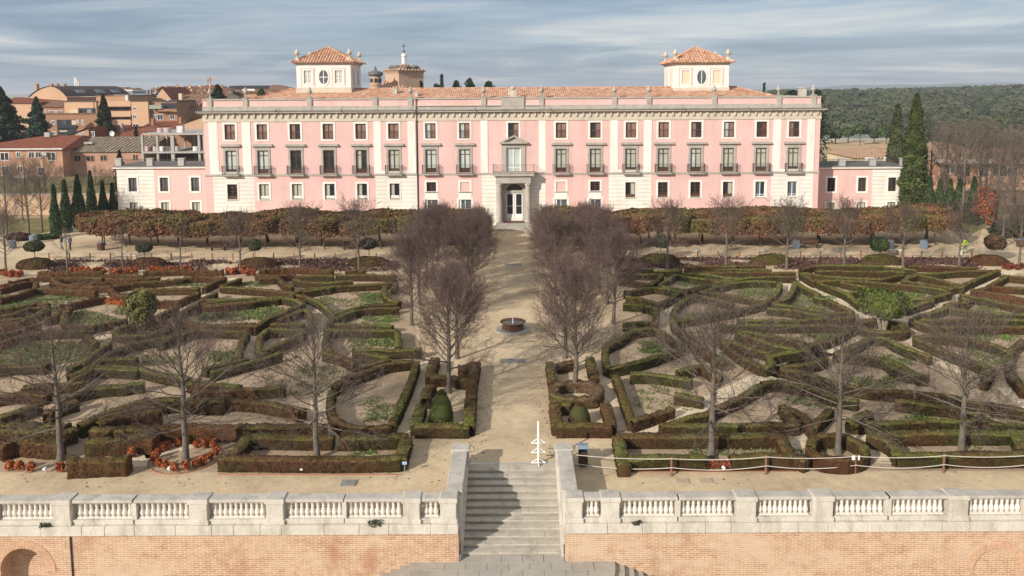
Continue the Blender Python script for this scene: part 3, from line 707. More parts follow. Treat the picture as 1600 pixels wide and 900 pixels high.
po.box(xo(770, YO - .4), xo(834.5, YO - .4), YO - .35, YP - .002, ze1, zb1 - .12).box(xo(770, YO - .4) - .08, xo(834.5, YO - .4) + .08, YO - .45, YP - .002, zb1 - .118, zb1)
po.build('entablature', 'stone_grey', pal, bevel=.02)
rl = MB(); xa, xb = xo(770.5, YO - .4), xo(834, YO - .4); rail(rl, [(xa, YP - .05), (xa, YO - .38), (xb, YO - .38), (xb, YP - .05)], zb1 + .08, zo(257.5, YO - .4), 0, .16, .014)
rl.build('balcony_railing', 'iron_red', pal)
# stone arch frame with fanlight, white double door
dm = MB(); xd0, xd1 = DOOR[0], DOOR[1]; xm = (xd0 + xd1) / 2; hw = (xd1 - xd0) / 2; zi = Q(801, 300, YP)[1]; rr = hw * .93; rzz = DOOR[3] - zi - .08
n = 18
arc = [(xm + rr * math.cos(math.pi * (1 - k / n)), zi + .22 + (rzz - .2) * math.sin(math.pi * k / n)) for k in range(n + 1)]
for k in range(n):
    (x0, z0), (x1, z1) = arc[k], arc[k + 1]; dm.add([(x0, YP - .06, z0), (x1, YP - .06, z1), (x1, YP - .06, DOOR[3] + .25), (x0, YP - .06, DOOR[3] + .25), (x0, YP + .2, z0), (x1, YP + .2, z1)], [(0, 1, 2, 3), (0, 4, 5, 1)])
dm.box(xd0 - .55, arc[0][0], YP - .06, YP - .003, .62, DOOR[3] + .25); dm.box(arc[-1][0], xd1 + .55, YP - .06, YP - .003, .62, DOOR[3] + .25)
dm.box(arc[0][0], arc[-1][0], YP - .055, YP + .2, zi - .10, zi + .22)
ent = dm.build('door_surround', 'stone_grey', pal)
fl = MB().xprism([arc[0]] + arc[1:-1] + [arc[-1]], YP + .205, YP + .23, 0)
for k in range(1, 8):
    a = math.pi * k / 8; fl.tube((xm, YP + .18, zi + .24), (xm + rr * .95 * math.cos(a), YP + .18, zi + .22 + (rzz - .25) * math.sin(a)), .02, None, 4, 1)
for q in (.45, .72):
    pr = [(xm + rr * q * math.cos(math.pi * k / 12), YP + .18, zi + .23 + (rzz - .2) * q * math.sin(math.pi * k / 12)) for k in range(13)]
    for p, r_ in zip(pr, pr[1:]): fl.tube(p, r_, .02, None, 4, 1)
fl.build('fanlight', ['glass_dark', 'iron'], ent)
dr = MB(); zd = zi - .12; y = YP + .12
for s in (0, 1):
    a = xd0 + s * hw + (.02 if s else .0); b = a + hw - .02
    dr.box(a, a + .2, y, y + .07, .82, zd); dr.box(b - .2, b, y, y + .07, .82, zd); dr.box(a + .2, b - .2, y, y + .07, .82, 1.55); dr.box(a + .2, b - .2, y, y + .07, zd - .18, zd)
    dr.box(a + .2, b - .2, y + .02, y + .05, 2.6, 2.66)
door = dr.build('door', 'frame_white', pal)
MB().box(xd0, xd1, y + .075, y + .1, .82, zd).build('pane', 'glass_dark', door)
rl = MB()
for s in (0, 1):
    a = xd0 + s * hw + .24; rail(rl, [(a, y - .03), (a + hw - .5, y - .03)], 1.6, zd - .2, 0, .16, .012)
rl.build('door_grille', 'iron', door)
# pedimented window
pm = MB(); a, b, z0, z1 = CWIN; Y = YP
pm.box(a - .62, a - .02, Y - .14, Y + .02, z0 - .3, z1 + .55); pm.box(b + .02, b + .62, Y - .14, Y + .02, z0 - .3, z1 + .55); pm.box(a - .02, b + .02, Y - .12, Y + .02, z1, z1 + .55)
zpb = Q(801, 221.5, YP)[1]; zpa = Q(801, 210.8, YP)[1]; xpl, xpr = Q(780.5, 222, YP)[0], Q(824, 222, YP)[0]
pm.box(a - .75, b + .75, Y - .2, Y + .02, z1 + .552, zpb - .22); pm.box(xpl, xpr, Y - .62, Y + .02, zpb - .218, zpb)
pm.xprism([(xpl + .2, zpb + .002), (xpr - .2, zpb + .002), (xm, zpa - .2)], Y - .25, Y + .02)
for s in (-1, 1):
    e = xpl if s < 0 else xpr
    pts = [(e, zpb + .003), (xm, zpa), (xm, zpa - .22), (e - s * .5, zpb + .004)]
    pm.xprism(pts if s > 0 else pts, Y - .62, Y - .24)
pw_ = pm.build('pedimented_window', 'stone_grey', pal)
wf = MB(); frame(wf, a, b, z0, z1, Y + .16, .13, 0, 1, (.2,)); wf.build('window_frame', 'frame_white', pw_)
pane('pane', a + .01, b - .01, z0 + .01, z1 - .01, Y + .24, 'gg', pw_)
# entrance steps
es = MB()
for k in range(4):
    es.box(XP(768 + 2.2 * k), XP(840 - 2.2 * k), YO - 2.6 + .42 * k + .0, YP - .01 if k == 3 else YO - 2.6 + .42 * (k + 1), 0.005, .155 * (k + 1))
es.build('entrance_steps', 'step_stone', pal, bevel=.015)
MB().box(xd0 - .3, xd1 + .3, YO - .3, YP - .1, .621, .64).build('door_mat', 'rust_metal', pal)
# ------------------------------------------------------------------ roofs and lantern towers
ye, yr = YP + 1.0, YP + 6.8
E0, E1 = Q(392, 153.5, ye), Q(1213, 151, ye); R0_, R1_ = Q(452, 139.3, yr), Q(1150, 136, yr)
ez = (E0[1] + E1[1]) / 2; rz_ = (R0_[1] + R1_[1]) / 2; yk = yr + (yr - ye)
rf = MB()
rf.poly([(E0[0], ye, ez), (E1[0], ye, ez), (R1_[0], yr, rz_), (R0_[0], yr, rz_)]); rf.poly([(E1[0], yk, ez), (E0[0], yk, ez), (R0_[0], yr, rz_), (R1_[0], yr, rz_)])
rf.poly([(E0[0], yk, ez), (E0[0], ye, ez), (R0_[0], yr, rz_)]); rf.poly([(E1[0], ye, ez), (E1[0], yk, ez), (R1_[0], yr, rz_)])
roof = rf.build('roof', 'roof_terracotta', pal)
rdg = MB(); nseg = 150
for k in range(nseg):
    x0 = R0_[0] + (R1_[0] - R0_[0]) * k / nseg; x1 = R0_[0] + (R1_[0] - R0_[0]) * (k + .93) / nseg; rdg.tube((x0, yr, rz_ + .03), (x1, yr, rz_ + .03), .13, .11, 7)
for A, B in (((E0[0], ye, ez), (R0_[0], yr, rz_)), ((E1[0], ye, ez), (R1_[0], yr, rz_))):
    A, B = Vector(A), Vector(B)
    for k in range(22): rdg.tube(A.lerp(B, k / 22), A.lerp(B, (k + .93) / 22), .13, .11, 7)
rdg.build('ridge_tiles', 'roof_terracotta', roof)
ch = MB()
for px, y0, y1, wd, Y in ((618, 137.0, 146, 7, YP + 3.5), (651, 143.5, 152, 6, YP + 2), (1253.5, 136.5, 152, 10.5, YP + 2.5)):
    x0, x1 = XP(px - wd / 2, Y), XP(px + wd / 2, Y); za = Q(px, y1, Y)[1] - .8; zb_ = Q(px, y0, Y)[1]; ch.box(x0, x1, Y, Y + .9, za, zb_ - .14); ch.box(x0 - .07, x1 + .07, Y - .07, Y + .97, zb_ - .138, zb_)
ch.build('chimney', 'coping_stone', pal, bevel=.02)
def lantern(px0, px1, side, fills):
    YT = YP + 4.6; x0, x1 = XP(px0, YT), XP(px1, YT); W = x1 - x0
    zq = lambda y: Q((px0 + px1) / 2, y, YT)[1]
    ztop, zb_, zpl_ = zq(97.5), zq(136.5), zq(144)
    c = (px0 + px1) / 2; k = (px1 - px0) / 84
    t = MB()
    rects = [(c + k * v, w_, zq(130.5), zq(110)) for v, w_ in ((-24.5, 1.1), (23.5, 1.1))]
    ops = [(XP(p, YT) - w_ / 2, XP(p, YT) + w_ / 2, a, b) for p, w_, a, b in rects]
    facade(t, x0, x1, zb_, ztop, YT, ops, lambda x, z: 0, rev=.2, revm=0)
    so = [(YT + W * f - .5, YT + W * f + .5, zq(130.5), zq(110)) for f in (.3, .7)]
    for xs_ in (x0, x1): t.poly([(xs_, YT, zb_), (xs_, YT + W, zb_), (xs_, YT + W, ztop), (xs_, YT, ztop)])
    t.poly([(x0, YT + W, zb_), (x1, YT + W, zb_), (x1, YT + W, ztop), (x0, YT + W, ztop)])
    t.box(x0 - .08, x1 + .08, YT - .08, YT + W + .08, zpl_ - .9, zb_ - .001, 1)
    t.box(x0 - .12, x1 + .12, YT - .12, YT + W + .12, ztop - .32, ztop - .16, 1); t.box(x0 - .32, x1 + .32, YT - .32, YT + W + .32, ztop - .158, ztop - .02, 1)
    tw = t.build('lantern_tower', ['tower_white', 'cornice_cream'], pal)
    for (a, b, z0, z1) in ops:
        m = MB()
        m.box(a - .42, a - .28, YT - .03, YT + .01, z0 - .42, z1 + .34, 1); m.box(b + .28, b + .42, YT - .03, YT + .01, z0 - .42, z1 + .34, 1); m.box(a - .28, b + .28, YT - .03, YT + .01, z1 + .24, z1 + .34, 1)
        m.box(a - .22, a, YT - .05, YT + .02, z0 - .16, z1 + .16, 0); m.box(b, b + .22, YT - .05, YT + .02, z0 - .16, z1 + .16, 0); m.box(a, b, YT - .05, YT + .02, z1, z1 + .16, 0); m.box(a, b, YT - .05, YT + .02, z0 - .16, z0, 0)
        if fills != 'tt': frame(m, a + .002, b - .002, z0 + .002, z1 - .002, YT + .08, .09, 0, 1, (.35, .68))
        o = m.build('window', ['tower_white', 'pink_plaster'], tw)
        pane('pane' if fills != 'tt' else 'blind', a + .01, b - .01, z0 + .01, z1 - .01, YT + (.15 if fills != 'tt' else .06), fills, o)
    xm_, zm_ = XP(c, YT), zq(120.5); rx, rz2 = .64, .98; nn = 28
    ov = MB(); ring = lambda q: [(xm_ + rx * q * math.cos(2 * math.pi * i / nn), zm_ + rz2 * q * math.sin(2 * math.pi * i / nn)) for i in range(nn)]
    A, B = ring(1.0), ring(1.32)
    for i in range(nn):
        j = (i + 1) % nn; ov.add([(A[i][0], YT - .07, A[i][1]), (A[j][0], YT - .07, A[j][1]), (B[j][0], YT - .07, B[j][1]), (B[i][0], YT - .07, B[i][1]), (B[i][0], YT, B[i][1]), (B[j][0], YT, B[j][1]), (A[i][0], YT, A[i][1]), (A[j][0], YT, A[j][1])], [(0, 1, 2, 3), (3, 2, 5, 4), (0, 6, 7, 1)], 0)
    ov.box(xm_ - .05, xm_ + .05, YT - .05, YT - .02, zm_ - rz2 * .98, zm_ + rz2 * .98, 0)
    if fills != 'tt': ov.box(xm_ - rx * .98, xm_ + rx * .98, YT - .048, YT - .022, zm_ - .05, zm_ + .05, 0)
    oo = ov.build('oval_window', ['tower_white'], tw); MB().xprism(ring(1.0), YT - .018, YT - .005).build('pane', 'glass_grey', oo)
    sf = MB(); xs_ = x1 if side > 0 else x0
    for f in (.28, .72):                                            # windows on the flank that shows
        yc = YT + W * f; e0, e1 = sorted((xs_, xs_ + side * .05)); sf.box(e0, e1, yc - .78, yc + .78, zq(133), zq(107), 1)
        e0, e1 = sorted((xs_ + side * .052, xs_ + side * .08)); sf.box(e0, e1, yc - .68, yc + .68, zq(132.3), zq(107.8), 0)
        e0, e1 = sorted((xs_ + side * .082, xs_ + side * .10)); sf.box(e0, e1, yc - .5, yc + .5, zq(131), zq(110), 2 if fills != 'tt' else 3)
    sf.build('flank_window', ['tower_white', 'pink_plaster', 'glass_grey', 'cream_blind'], tw)
    r_ = MB(); ov_ = .62; zr = zq(74.5) + .25; yy0, yy1 = YT - ov_, YT + W + ov_; xa, xb = x0 - ov_, x1 + ov_; cy_ = (yy0 + yy1) / 2; cxx = (xa + xb) / 2
    b4 = [(xa, yy0, ztop), (xb, yy0, ztop), (xb, yy1, ztop), (xa, yy1, ztop)]
    for i in range(4): r_.poly([b4[i], b4[(i + 1) % 4], (cxx, cy_, zr)])
    r_.box(xa, xb, yy0, yy1, ztop - .015, ztop - .005)
    ro = r_.build('roof', 'roof_terracotta', tw)
    ti = MB()                                                       # rolls of the tiles, modelled
    for i in range(4):
        A, B, C_ = Vector(b4[i]), Vector(b4[(i + 1) % 4]), Vector((cxx, cy_, zr)); nt_ = 22
        for k in range(1, nt_):
            f = k / nt_; p = A.lerp(B, f); top = A.lerp(C_, f * 2) if f < .5 else B.lerp(C_, (1 - f) * 2)
            ti.tube(p + Vector((0, 0, .03)), top + Vector((0, 0, .03)), .10, .10, 5)
        ti.tube(A + Vector((0, 0, .04)), C_ + Vector((0, 0, .04)), .14, .14, 6)
    ti.build('roof_tiles', 'roof_terracotta', ro)
    for ux, uy in ((xa + .75, yy0 + .75), (xb - .75, yy0 + .75), (xb - .75, yy1 - .75), (xa + .75, yy1 - .75)):
        mm = MB().box(ux - .32, ux + .32, uy - .32, uy + .32, ztop, ztop + .55); mm.lathe(ux, uy, [(a_, ztop + .55 + b_) for a_, b_ in urn_prof(1.35, .42)], 12); mm.build('urn', 'cornice_cream', tw)
lantern(466, 550, 1, 'gg')
lantern(1052.5, 1137, -1, 'tt')
# ------------------------------------------------------------------ low side wings
def wing(pxa, pxb, rust_a, rust_b, wpx, label, inner, shadow):
    Y = YP + 3.4; x0, x1 = sorted((XP(pxa, Y), XP(pxb, Y)))
    if inner > 0: x1 = XL - .003
    else: x0 = XR + .003
    zq = lambda y: Q((pxa + pxb) / 2, y, Y)[1]
    t = root('palace_wing', ((x0 + x1) / 2, Y + 6, 0), label, 'building', 'low side wings of the palace')
    top = zq(263); ops = []
    for p in wpx:
        x = Q(p, 290, Y)[0]; ops.append((x - .58, x + .58, zq(299), zq(277.5))); ops.append((x - .58, x + .58, zq(334), zq(316)))
    m = MB(); ra, rb = XP(rust_a, Y), XP(rust_b, Y)
    facade(m, x0, x1, 0, top, Y, ops, lambda x, z: 2 if ra < x < rb else 0, [ra, rb])
    yb = Y + 8
    for e in (x0, x1): m.poly([(e, Y, 0), (e, yb, 0), (e, yb, top), (e, Y, top)], 2 if abs(e - (ra if inner > 0 else rb)) < 1 else 0)
    m.poly([(x0, yb, 0), (x1, yb, 0), (x1, yb, top), (x0, yb, top)], 0)
    m.build('wall', ['pink_plaster', 'white_plaster', 'rusticated_white'], t)
    c = MB(); c.box(x0 - (.35 if inner > 0 else 0), x1 + (.35 if inner < 0 else 0), Y - .35, yb, top + .002, top + .16, 0); c.box(x0 - (.25 if inner > 0 else 0), x1 + (.25 if inner < 0 else 0), Y - .25, yb, top + .162, top + .34, 1)
    c.build('cornice', ['white_plaster', 'gutter_grey'], t)
    for (a, b, z0, z1) in ops:
        w_ = MB(); tt = .24
        w_.box(a - tt, a, Y - .05, Y + .02, z0 - tt, z1 + tt, 0); w_.box(b, b + tt, Y - .05, Y + .02, z0 - tt, z1 + tt, 0); w_.box(a, b, Y - .05, Y + .02, z1, z1 + tt, 0); w_.box(a, b, Y - .05, Y + .02, z0 - tt, z0, 0)
        frame(w_, a + .002, b - .002, z0 + .002, z1 - .002, Y + .15, .07, 1, 1, (.18,))
        o = w_.build('window', ['white_plaster', 'wood_brown'], t); pane('pane', a + .01, b - .01, z0 + .01, z1 - .01, Y + .23, 'dd' if z0 > 3 and inner < 0 else ('aa' if z0 > 3 else 'pp'), o)
    zt2 = top + .34; n = max(3, round((x1 - x0) / 2.3)); prev = None
    for k in range(n + 1):
        x = x0 + .35 + (x1 - x0 - .7) * k / n
        if k % 2 == 0: MB().box(x - .42, x + .42, Y - .15, Y + .5, zt2 + .002, zt2 + .95).box(x - .48, x + .48, Y - .2, Y + .56, zt2 + .952, zt2 + 1.08).build('parapet_pier', 'concrete', t, bevel=.02)
        if prev is not None and k % 2 == 0:
            r_ = MB(); rail(r_, [(prev + .43, Y + .15), (x - .43, Y + .15)], zt2 + .12, zt2 + .92, 0, .14, .024); r_.build('railing', 'iron', t)
        if k % 2 == 0: prev = x
wing(178, 321, 178.2, 236.5, (207.5, 256.5, 305), 'low two storey pink wing with a white banded end, left of the palace', 1, 0)
wing(1281, 1418, 1366, 1418, (1299, 1347, 1394), 'low two storey pink wing behind the tall cypress, right of the palace', -1, 1)
# ================================================================== GARDEN: hedges
OFF = {'A': (0, 375), 'B': (300, 375), 'C': (600, 375), 'D': (900, 375), 'E': (1200, 375), 'a': (0, 550), 'b': (300, 550), 'c': (600, 550), 'd': (900, 550), 'e': (1200, 550)}
def parse(s, z):
    tok = s.split(); o = OFF[tok[0]]; pts = []
    for t in tok[1:]:
        if t in OFF: o = OFF[t]; continue
        x, y = t.split(','); pts.append(P(o[0] + float(x) / 4, o[1] + float(y) / 4, z))
    return pts
def smooth(pts, step=.22, closed=False):
    P_ = [np.array(p) for p in pts]; out = []
    n = len(P_)
    def corner(i):
        if i == 0 or i == n - 1: return True
        a, b = P_[i] - P_[i - 1], P_[i + 1] - P_[i]
        c = a @ b / (np.linalg.norm(a) * np.linalg.norm(b) + 1e-9); return c < .72
    for i in range(n - 1):
        p1, p2 = P_[i], P_[i + 1]
        p0 = 2 * p1 - p2 if corner(i) else P_[i - 1]; p3 = 2 * p2 - p1 if corner(i + 1) else P_[i + 2]
        k = max(2, int(np.linalg.norm(p2 - p1) / step))
        for j in range(k):
            t = j / k; out.append(.5 * ((2 * p1) + (p2 - p0) * t + (2 * p0 - 5 * p1 + 4 * p2 - p3) * t * t + (3 * p1 - p0 - 3 * p2 + p3) * t ** 3))
    out.append(P_[-1]); return np.array(out)
def leafcolor(C, brown, base, bright=1.0):
    b = np.clip(brown + .38 * snoise(C, .8, 5) + .30 * snoise(C, 2.6, 6) + rng.normal(0, .12, len(C)), 0, 1)[:, None]
    g = base[0] * (1 - b) + base[1] * b
    return g * rng.uniform(.62, 1.38, (len(C), 1)) * bright
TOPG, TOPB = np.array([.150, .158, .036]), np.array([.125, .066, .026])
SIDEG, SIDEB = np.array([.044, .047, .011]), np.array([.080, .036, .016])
def hedge(label, brown, strings, w=.44, h=.63, lumpy=0.0, group=None, cat='hedge', cols=None, name='hedge', gap=0.0):
    side = cols if cols is not None else (SIDEG, SIDEB if brown < .75 else SIDEB * .7 + RUSTY * .35)
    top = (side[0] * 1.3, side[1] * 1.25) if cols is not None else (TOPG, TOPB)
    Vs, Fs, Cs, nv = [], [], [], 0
    for s in strings:
        pts = parse(s, h) if isinstance(s, str) else s
        L = smooth(pts); n = len(L)
        d = unit(np.gradient(L, axis=0)); nr = np.stack([-d[:, 1], d[:, 0]], 1)
        sl = np.concatenate([[0], np.cumsum(np.linalg.norm(np.diff(L, axis=0), axis=1))])
        ph = rng.uniform(0, 6); lum = 1 + lumpy * (.55 * np.sin(sl * 2 * np.pi / .62 + ph) + .45 * np.sin(sl * 2 * np.pi / .95 + ph * 2))
        hh = h * (1 + .035 * np.sin(sl * .9 + ph) + .03 * np.sin(sl * 2.3 + ph * 3)) * (1 + (lum - 1) * .7)
        prof = [(-.46, 0), (-.50, .25), (-.50, .6), (-.50, .90), (-.43, 1.0), (0, 1.015), (.43, 1.0), (.50, .90), (.50, .6), (.50, .25), (.46, 0)]
        k = len(prof); dist = np.linalg.norm(L.mean(0))
        V = np.zeros((n, k, 3))
        for j, (u, v) in enumerate(prof):
            V[:, j, :2] = L + nr * (u * w * lum)[:, None]; V[:, j, 2] = v * hh
        flat_ = V.reshape(-1, 3); ns = snoise(flat_, 4.0, 3) * .018 + snoise(flat_, 1.3, 4) * .022 + rng.normal(0, .008, len(flat_))
        V = (flat_ + np.stack([ns, ns, np.where(flat_[:, 2] > .1, ns * .7, 0)], 1)).reshape(n, k, 3)
        e0, e1 = V[0].copy(), V[-1].copy()
        e0[:, :2] = L[0] - d[0] * .05 + (e0[:, :2] - L[0]) * .8; e1[:, :2] = L[-1] + d[-1] * .05 + (e1[:, :2] - L[-1]) * .8; e0[:, 2] *= .97; e1[:, 2] *= .97
        V = np.concatenate([e0[None], V, e1[None]]); m = n + 2
        idx = np.arange(m * k).reshape(m, k)
        F = np.stack([idx[:-1, :-1], idx[:-1, 1:], idx[1:, 1:], idx[1:, :-1]], -1).reshape(-1, 4)
        tp = np.tile((np.arange(k - 1) >= 3) & (np.arange(k - 1) <= 6), m - 1)
        caps = []
        for e in (0, m - 1):
            r_ = idx[e]
            for q in range(k // 2): caps.append([r_[q], r_[q + 1], r_[k - 2 - q], r_[k - 1 - q]])
        F = np.concatenate([F, caps]); tp = np.concatenate([tp, np.zeros(len(caps), bool)])
        VV = V.reshape(-1, 3); cen = VV[F].mean(1)
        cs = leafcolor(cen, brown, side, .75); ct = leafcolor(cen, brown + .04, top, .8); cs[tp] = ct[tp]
        Vs.append(VV); Fs.append(F + nv); nv += len(VV); Cs.append(cs)
        dens = 380 if dist < 46 else (250 if dist < 60 else 150); sz = .062 if dist < 46 else (.080 if dist < 60 else .10)
        tot = int(sl[-1] * dens * (h / .75)); jt = rng.random(tot) < .30
        i = rng.integers(0, m - 1, tot); j = np.where(jt, rng.integers(3, 7, tot), rng.choice([0, 1, 2, 7, 8, 9], tot)); a, b = rng.random((tot, 1)), rng.random((tot, 1))
        C = (V[i, j] * (1 - a) + V[i + 1, j] * a) * (1 - b) + (V[i, j + 1] * (1 - a) + V[i + 1, j + 1] * a) * b
        t1 = V[i + 1, j] - V[i, j]; t2 = V[i, j + 1] - V[i, j]; nn = unit(np.cross(t1, t2)); nn *= np.sign(np.sum(nn * (C - np.concatenate([L[np.clip(i - 1, 0, n - 1)], np.full((tot, 1), h * .4)], 1)), 1, keepdims=True) + 1e-6)
        C = C + nn * rng.uniform(-.01, .025, (tot, 1))
        lv, lf = leaf_quads(C, nn, sz, .55)
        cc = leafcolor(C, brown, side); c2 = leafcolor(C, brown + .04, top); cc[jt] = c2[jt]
        Vs.append(lv); Fs.append(lf + nv); nv += len(lv); Cs.append(cc)
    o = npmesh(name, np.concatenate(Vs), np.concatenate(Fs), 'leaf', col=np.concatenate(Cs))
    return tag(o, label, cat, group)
def ring(cx, cy, rx, ry=None, a0=0, a1=360, n=28):
    ry = ry or rx
    return [(cx + rx * math.cos(R(a0 + (a1 - a0) * i / n)), cy + ry * math.sin(R(a0 + (a1 - a0) * i / n))) for i in range(n + 1)]
HR = 'hedges of the parterre right of the avenue'; HL = 'hedges of the parterre left of the avenue'
H = hedge
# ---- right parterre, from the terrace edge backwards
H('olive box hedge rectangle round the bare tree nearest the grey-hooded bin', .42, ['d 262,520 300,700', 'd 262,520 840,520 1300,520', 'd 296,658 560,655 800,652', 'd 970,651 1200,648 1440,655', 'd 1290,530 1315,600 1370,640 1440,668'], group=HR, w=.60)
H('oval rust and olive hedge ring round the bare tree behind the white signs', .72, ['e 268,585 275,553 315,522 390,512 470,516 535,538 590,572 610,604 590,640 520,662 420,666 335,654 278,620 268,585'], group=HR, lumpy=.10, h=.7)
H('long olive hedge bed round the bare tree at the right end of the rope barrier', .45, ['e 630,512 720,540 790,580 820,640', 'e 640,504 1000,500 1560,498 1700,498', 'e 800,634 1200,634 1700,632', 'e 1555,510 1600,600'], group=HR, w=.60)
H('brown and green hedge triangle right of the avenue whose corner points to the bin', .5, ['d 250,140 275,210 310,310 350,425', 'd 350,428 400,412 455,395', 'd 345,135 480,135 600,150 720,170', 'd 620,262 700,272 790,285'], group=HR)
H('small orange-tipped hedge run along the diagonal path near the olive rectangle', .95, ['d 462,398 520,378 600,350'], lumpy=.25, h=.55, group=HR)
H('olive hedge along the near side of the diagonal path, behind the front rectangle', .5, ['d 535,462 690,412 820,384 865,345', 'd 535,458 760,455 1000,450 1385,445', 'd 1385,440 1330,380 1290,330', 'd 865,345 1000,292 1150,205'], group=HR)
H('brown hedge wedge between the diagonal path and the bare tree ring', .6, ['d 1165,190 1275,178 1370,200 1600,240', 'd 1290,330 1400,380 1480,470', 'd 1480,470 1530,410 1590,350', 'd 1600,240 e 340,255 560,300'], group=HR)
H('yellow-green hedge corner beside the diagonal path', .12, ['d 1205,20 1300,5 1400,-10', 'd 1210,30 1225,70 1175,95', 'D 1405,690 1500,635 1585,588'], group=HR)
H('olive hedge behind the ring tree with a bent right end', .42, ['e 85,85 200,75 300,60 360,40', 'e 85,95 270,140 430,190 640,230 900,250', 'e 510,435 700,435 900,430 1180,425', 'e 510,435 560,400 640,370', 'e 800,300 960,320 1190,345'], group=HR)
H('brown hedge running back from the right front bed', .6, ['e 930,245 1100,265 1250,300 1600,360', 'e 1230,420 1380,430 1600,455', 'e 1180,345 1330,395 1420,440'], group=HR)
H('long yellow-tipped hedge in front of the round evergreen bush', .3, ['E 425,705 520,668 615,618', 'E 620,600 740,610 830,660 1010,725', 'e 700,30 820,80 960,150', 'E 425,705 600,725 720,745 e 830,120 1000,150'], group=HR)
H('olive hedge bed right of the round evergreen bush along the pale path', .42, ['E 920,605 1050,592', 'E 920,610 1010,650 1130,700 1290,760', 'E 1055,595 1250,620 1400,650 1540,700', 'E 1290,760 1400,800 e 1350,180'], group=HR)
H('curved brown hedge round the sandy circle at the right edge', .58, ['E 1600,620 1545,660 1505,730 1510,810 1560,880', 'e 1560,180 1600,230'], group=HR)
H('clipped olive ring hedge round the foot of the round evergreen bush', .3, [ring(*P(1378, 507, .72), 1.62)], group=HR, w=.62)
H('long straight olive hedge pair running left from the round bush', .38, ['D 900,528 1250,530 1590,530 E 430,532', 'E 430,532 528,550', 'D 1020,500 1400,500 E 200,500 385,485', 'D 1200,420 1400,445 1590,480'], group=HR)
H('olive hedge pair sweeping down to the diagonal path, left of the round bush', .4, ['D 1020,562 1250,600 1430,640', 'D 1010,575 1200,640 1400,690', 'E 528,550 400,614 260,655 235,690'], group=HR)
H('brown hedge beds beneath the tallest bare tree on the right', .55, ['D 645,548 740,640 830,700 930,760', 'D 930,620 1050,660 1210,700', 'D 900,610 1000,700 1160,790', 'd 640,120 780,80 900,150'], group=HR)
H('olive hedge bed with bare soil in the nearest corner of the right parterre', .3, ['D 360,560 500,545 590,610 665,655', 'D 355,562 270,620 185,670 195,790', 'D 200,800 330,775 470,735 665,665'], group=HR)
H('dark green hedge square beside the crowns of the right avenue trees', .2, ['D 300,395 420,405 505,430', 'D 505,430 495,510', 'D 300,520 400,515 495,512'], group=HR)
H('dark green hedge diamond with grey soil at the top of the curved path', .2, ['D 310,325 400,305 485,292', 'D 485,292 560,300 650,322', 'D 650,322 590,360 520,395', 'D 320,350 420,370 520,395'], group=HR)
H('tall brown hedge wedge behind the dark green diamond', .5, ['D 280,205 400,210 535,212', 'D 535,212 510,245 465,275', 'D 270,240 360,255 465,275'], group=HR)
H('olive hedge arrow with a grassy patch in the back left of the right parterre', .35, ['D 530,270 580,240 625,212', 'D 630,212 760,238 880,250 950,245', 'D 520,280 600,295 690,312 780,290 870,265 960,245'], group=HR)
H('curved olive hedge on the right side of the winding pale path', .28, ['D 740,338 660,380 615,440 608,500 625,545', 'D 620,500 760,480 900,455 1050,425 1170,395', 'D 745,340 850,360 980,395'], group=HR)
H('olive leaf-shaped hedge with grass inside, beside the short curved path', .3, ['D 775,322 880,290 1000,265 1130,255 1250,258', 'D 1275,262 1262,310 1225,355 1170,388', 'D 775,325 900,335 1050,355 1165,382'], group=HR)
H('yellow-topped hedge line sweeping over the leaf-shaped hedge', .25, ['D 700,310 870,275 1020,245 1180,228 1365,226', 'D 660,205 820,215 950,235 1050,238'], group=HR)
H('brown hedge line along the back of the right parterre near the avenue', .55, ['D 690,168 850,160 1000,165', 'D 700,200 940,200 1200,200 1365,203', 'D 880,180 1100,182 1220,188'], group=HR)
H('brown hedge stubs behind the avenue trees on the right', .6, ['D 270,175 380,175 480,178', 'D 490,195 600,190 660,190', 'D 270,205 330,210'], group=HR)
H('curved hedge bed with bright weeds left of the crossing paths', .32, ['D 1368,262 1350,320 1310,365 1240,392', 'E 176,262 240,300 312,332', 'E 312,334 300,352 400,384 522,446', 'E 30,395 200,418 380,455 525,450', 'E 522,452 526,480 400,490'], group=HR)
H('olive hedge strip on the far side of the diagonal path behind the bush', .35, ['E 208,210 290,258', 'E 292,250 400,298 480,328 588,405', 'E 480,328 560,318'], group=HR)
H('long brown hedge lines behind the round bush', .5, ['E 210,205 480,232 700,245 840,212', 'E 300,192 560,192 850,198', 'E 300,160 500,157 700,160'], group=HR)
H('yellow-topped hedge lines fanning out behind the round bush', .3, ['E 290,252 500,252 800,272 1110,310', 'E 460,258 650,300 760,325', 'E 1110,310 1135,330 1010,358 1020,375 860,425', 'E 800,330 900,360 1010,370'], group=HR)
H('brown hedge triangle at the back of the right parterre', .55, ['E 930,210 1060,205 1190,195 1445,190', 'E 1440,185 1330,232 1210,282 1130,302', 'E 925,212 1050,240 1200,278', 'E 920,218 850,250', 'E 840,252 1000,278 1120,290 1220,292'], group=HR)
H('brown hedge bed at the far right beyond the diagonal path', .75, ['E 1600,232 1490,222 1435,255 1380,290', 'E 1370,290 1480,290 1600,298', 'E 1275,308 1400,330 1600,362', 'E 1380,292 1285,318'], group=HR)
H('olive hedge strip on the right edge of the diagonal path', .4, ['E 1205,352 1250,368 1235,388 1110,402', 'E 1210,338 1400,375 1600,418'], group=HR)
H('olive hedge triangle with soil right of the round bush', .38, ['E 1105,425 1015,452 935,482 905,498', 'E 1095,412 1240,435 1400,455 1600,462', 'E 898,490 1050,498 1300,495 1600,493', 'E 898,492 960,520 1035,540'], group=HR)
H('straight olive hedge running to the right edge in front of the soil triangle', .38, ['E 1040,540 1200,540 1600,538', 'E 1045,545 1060,580 1150,590'], group=HR)
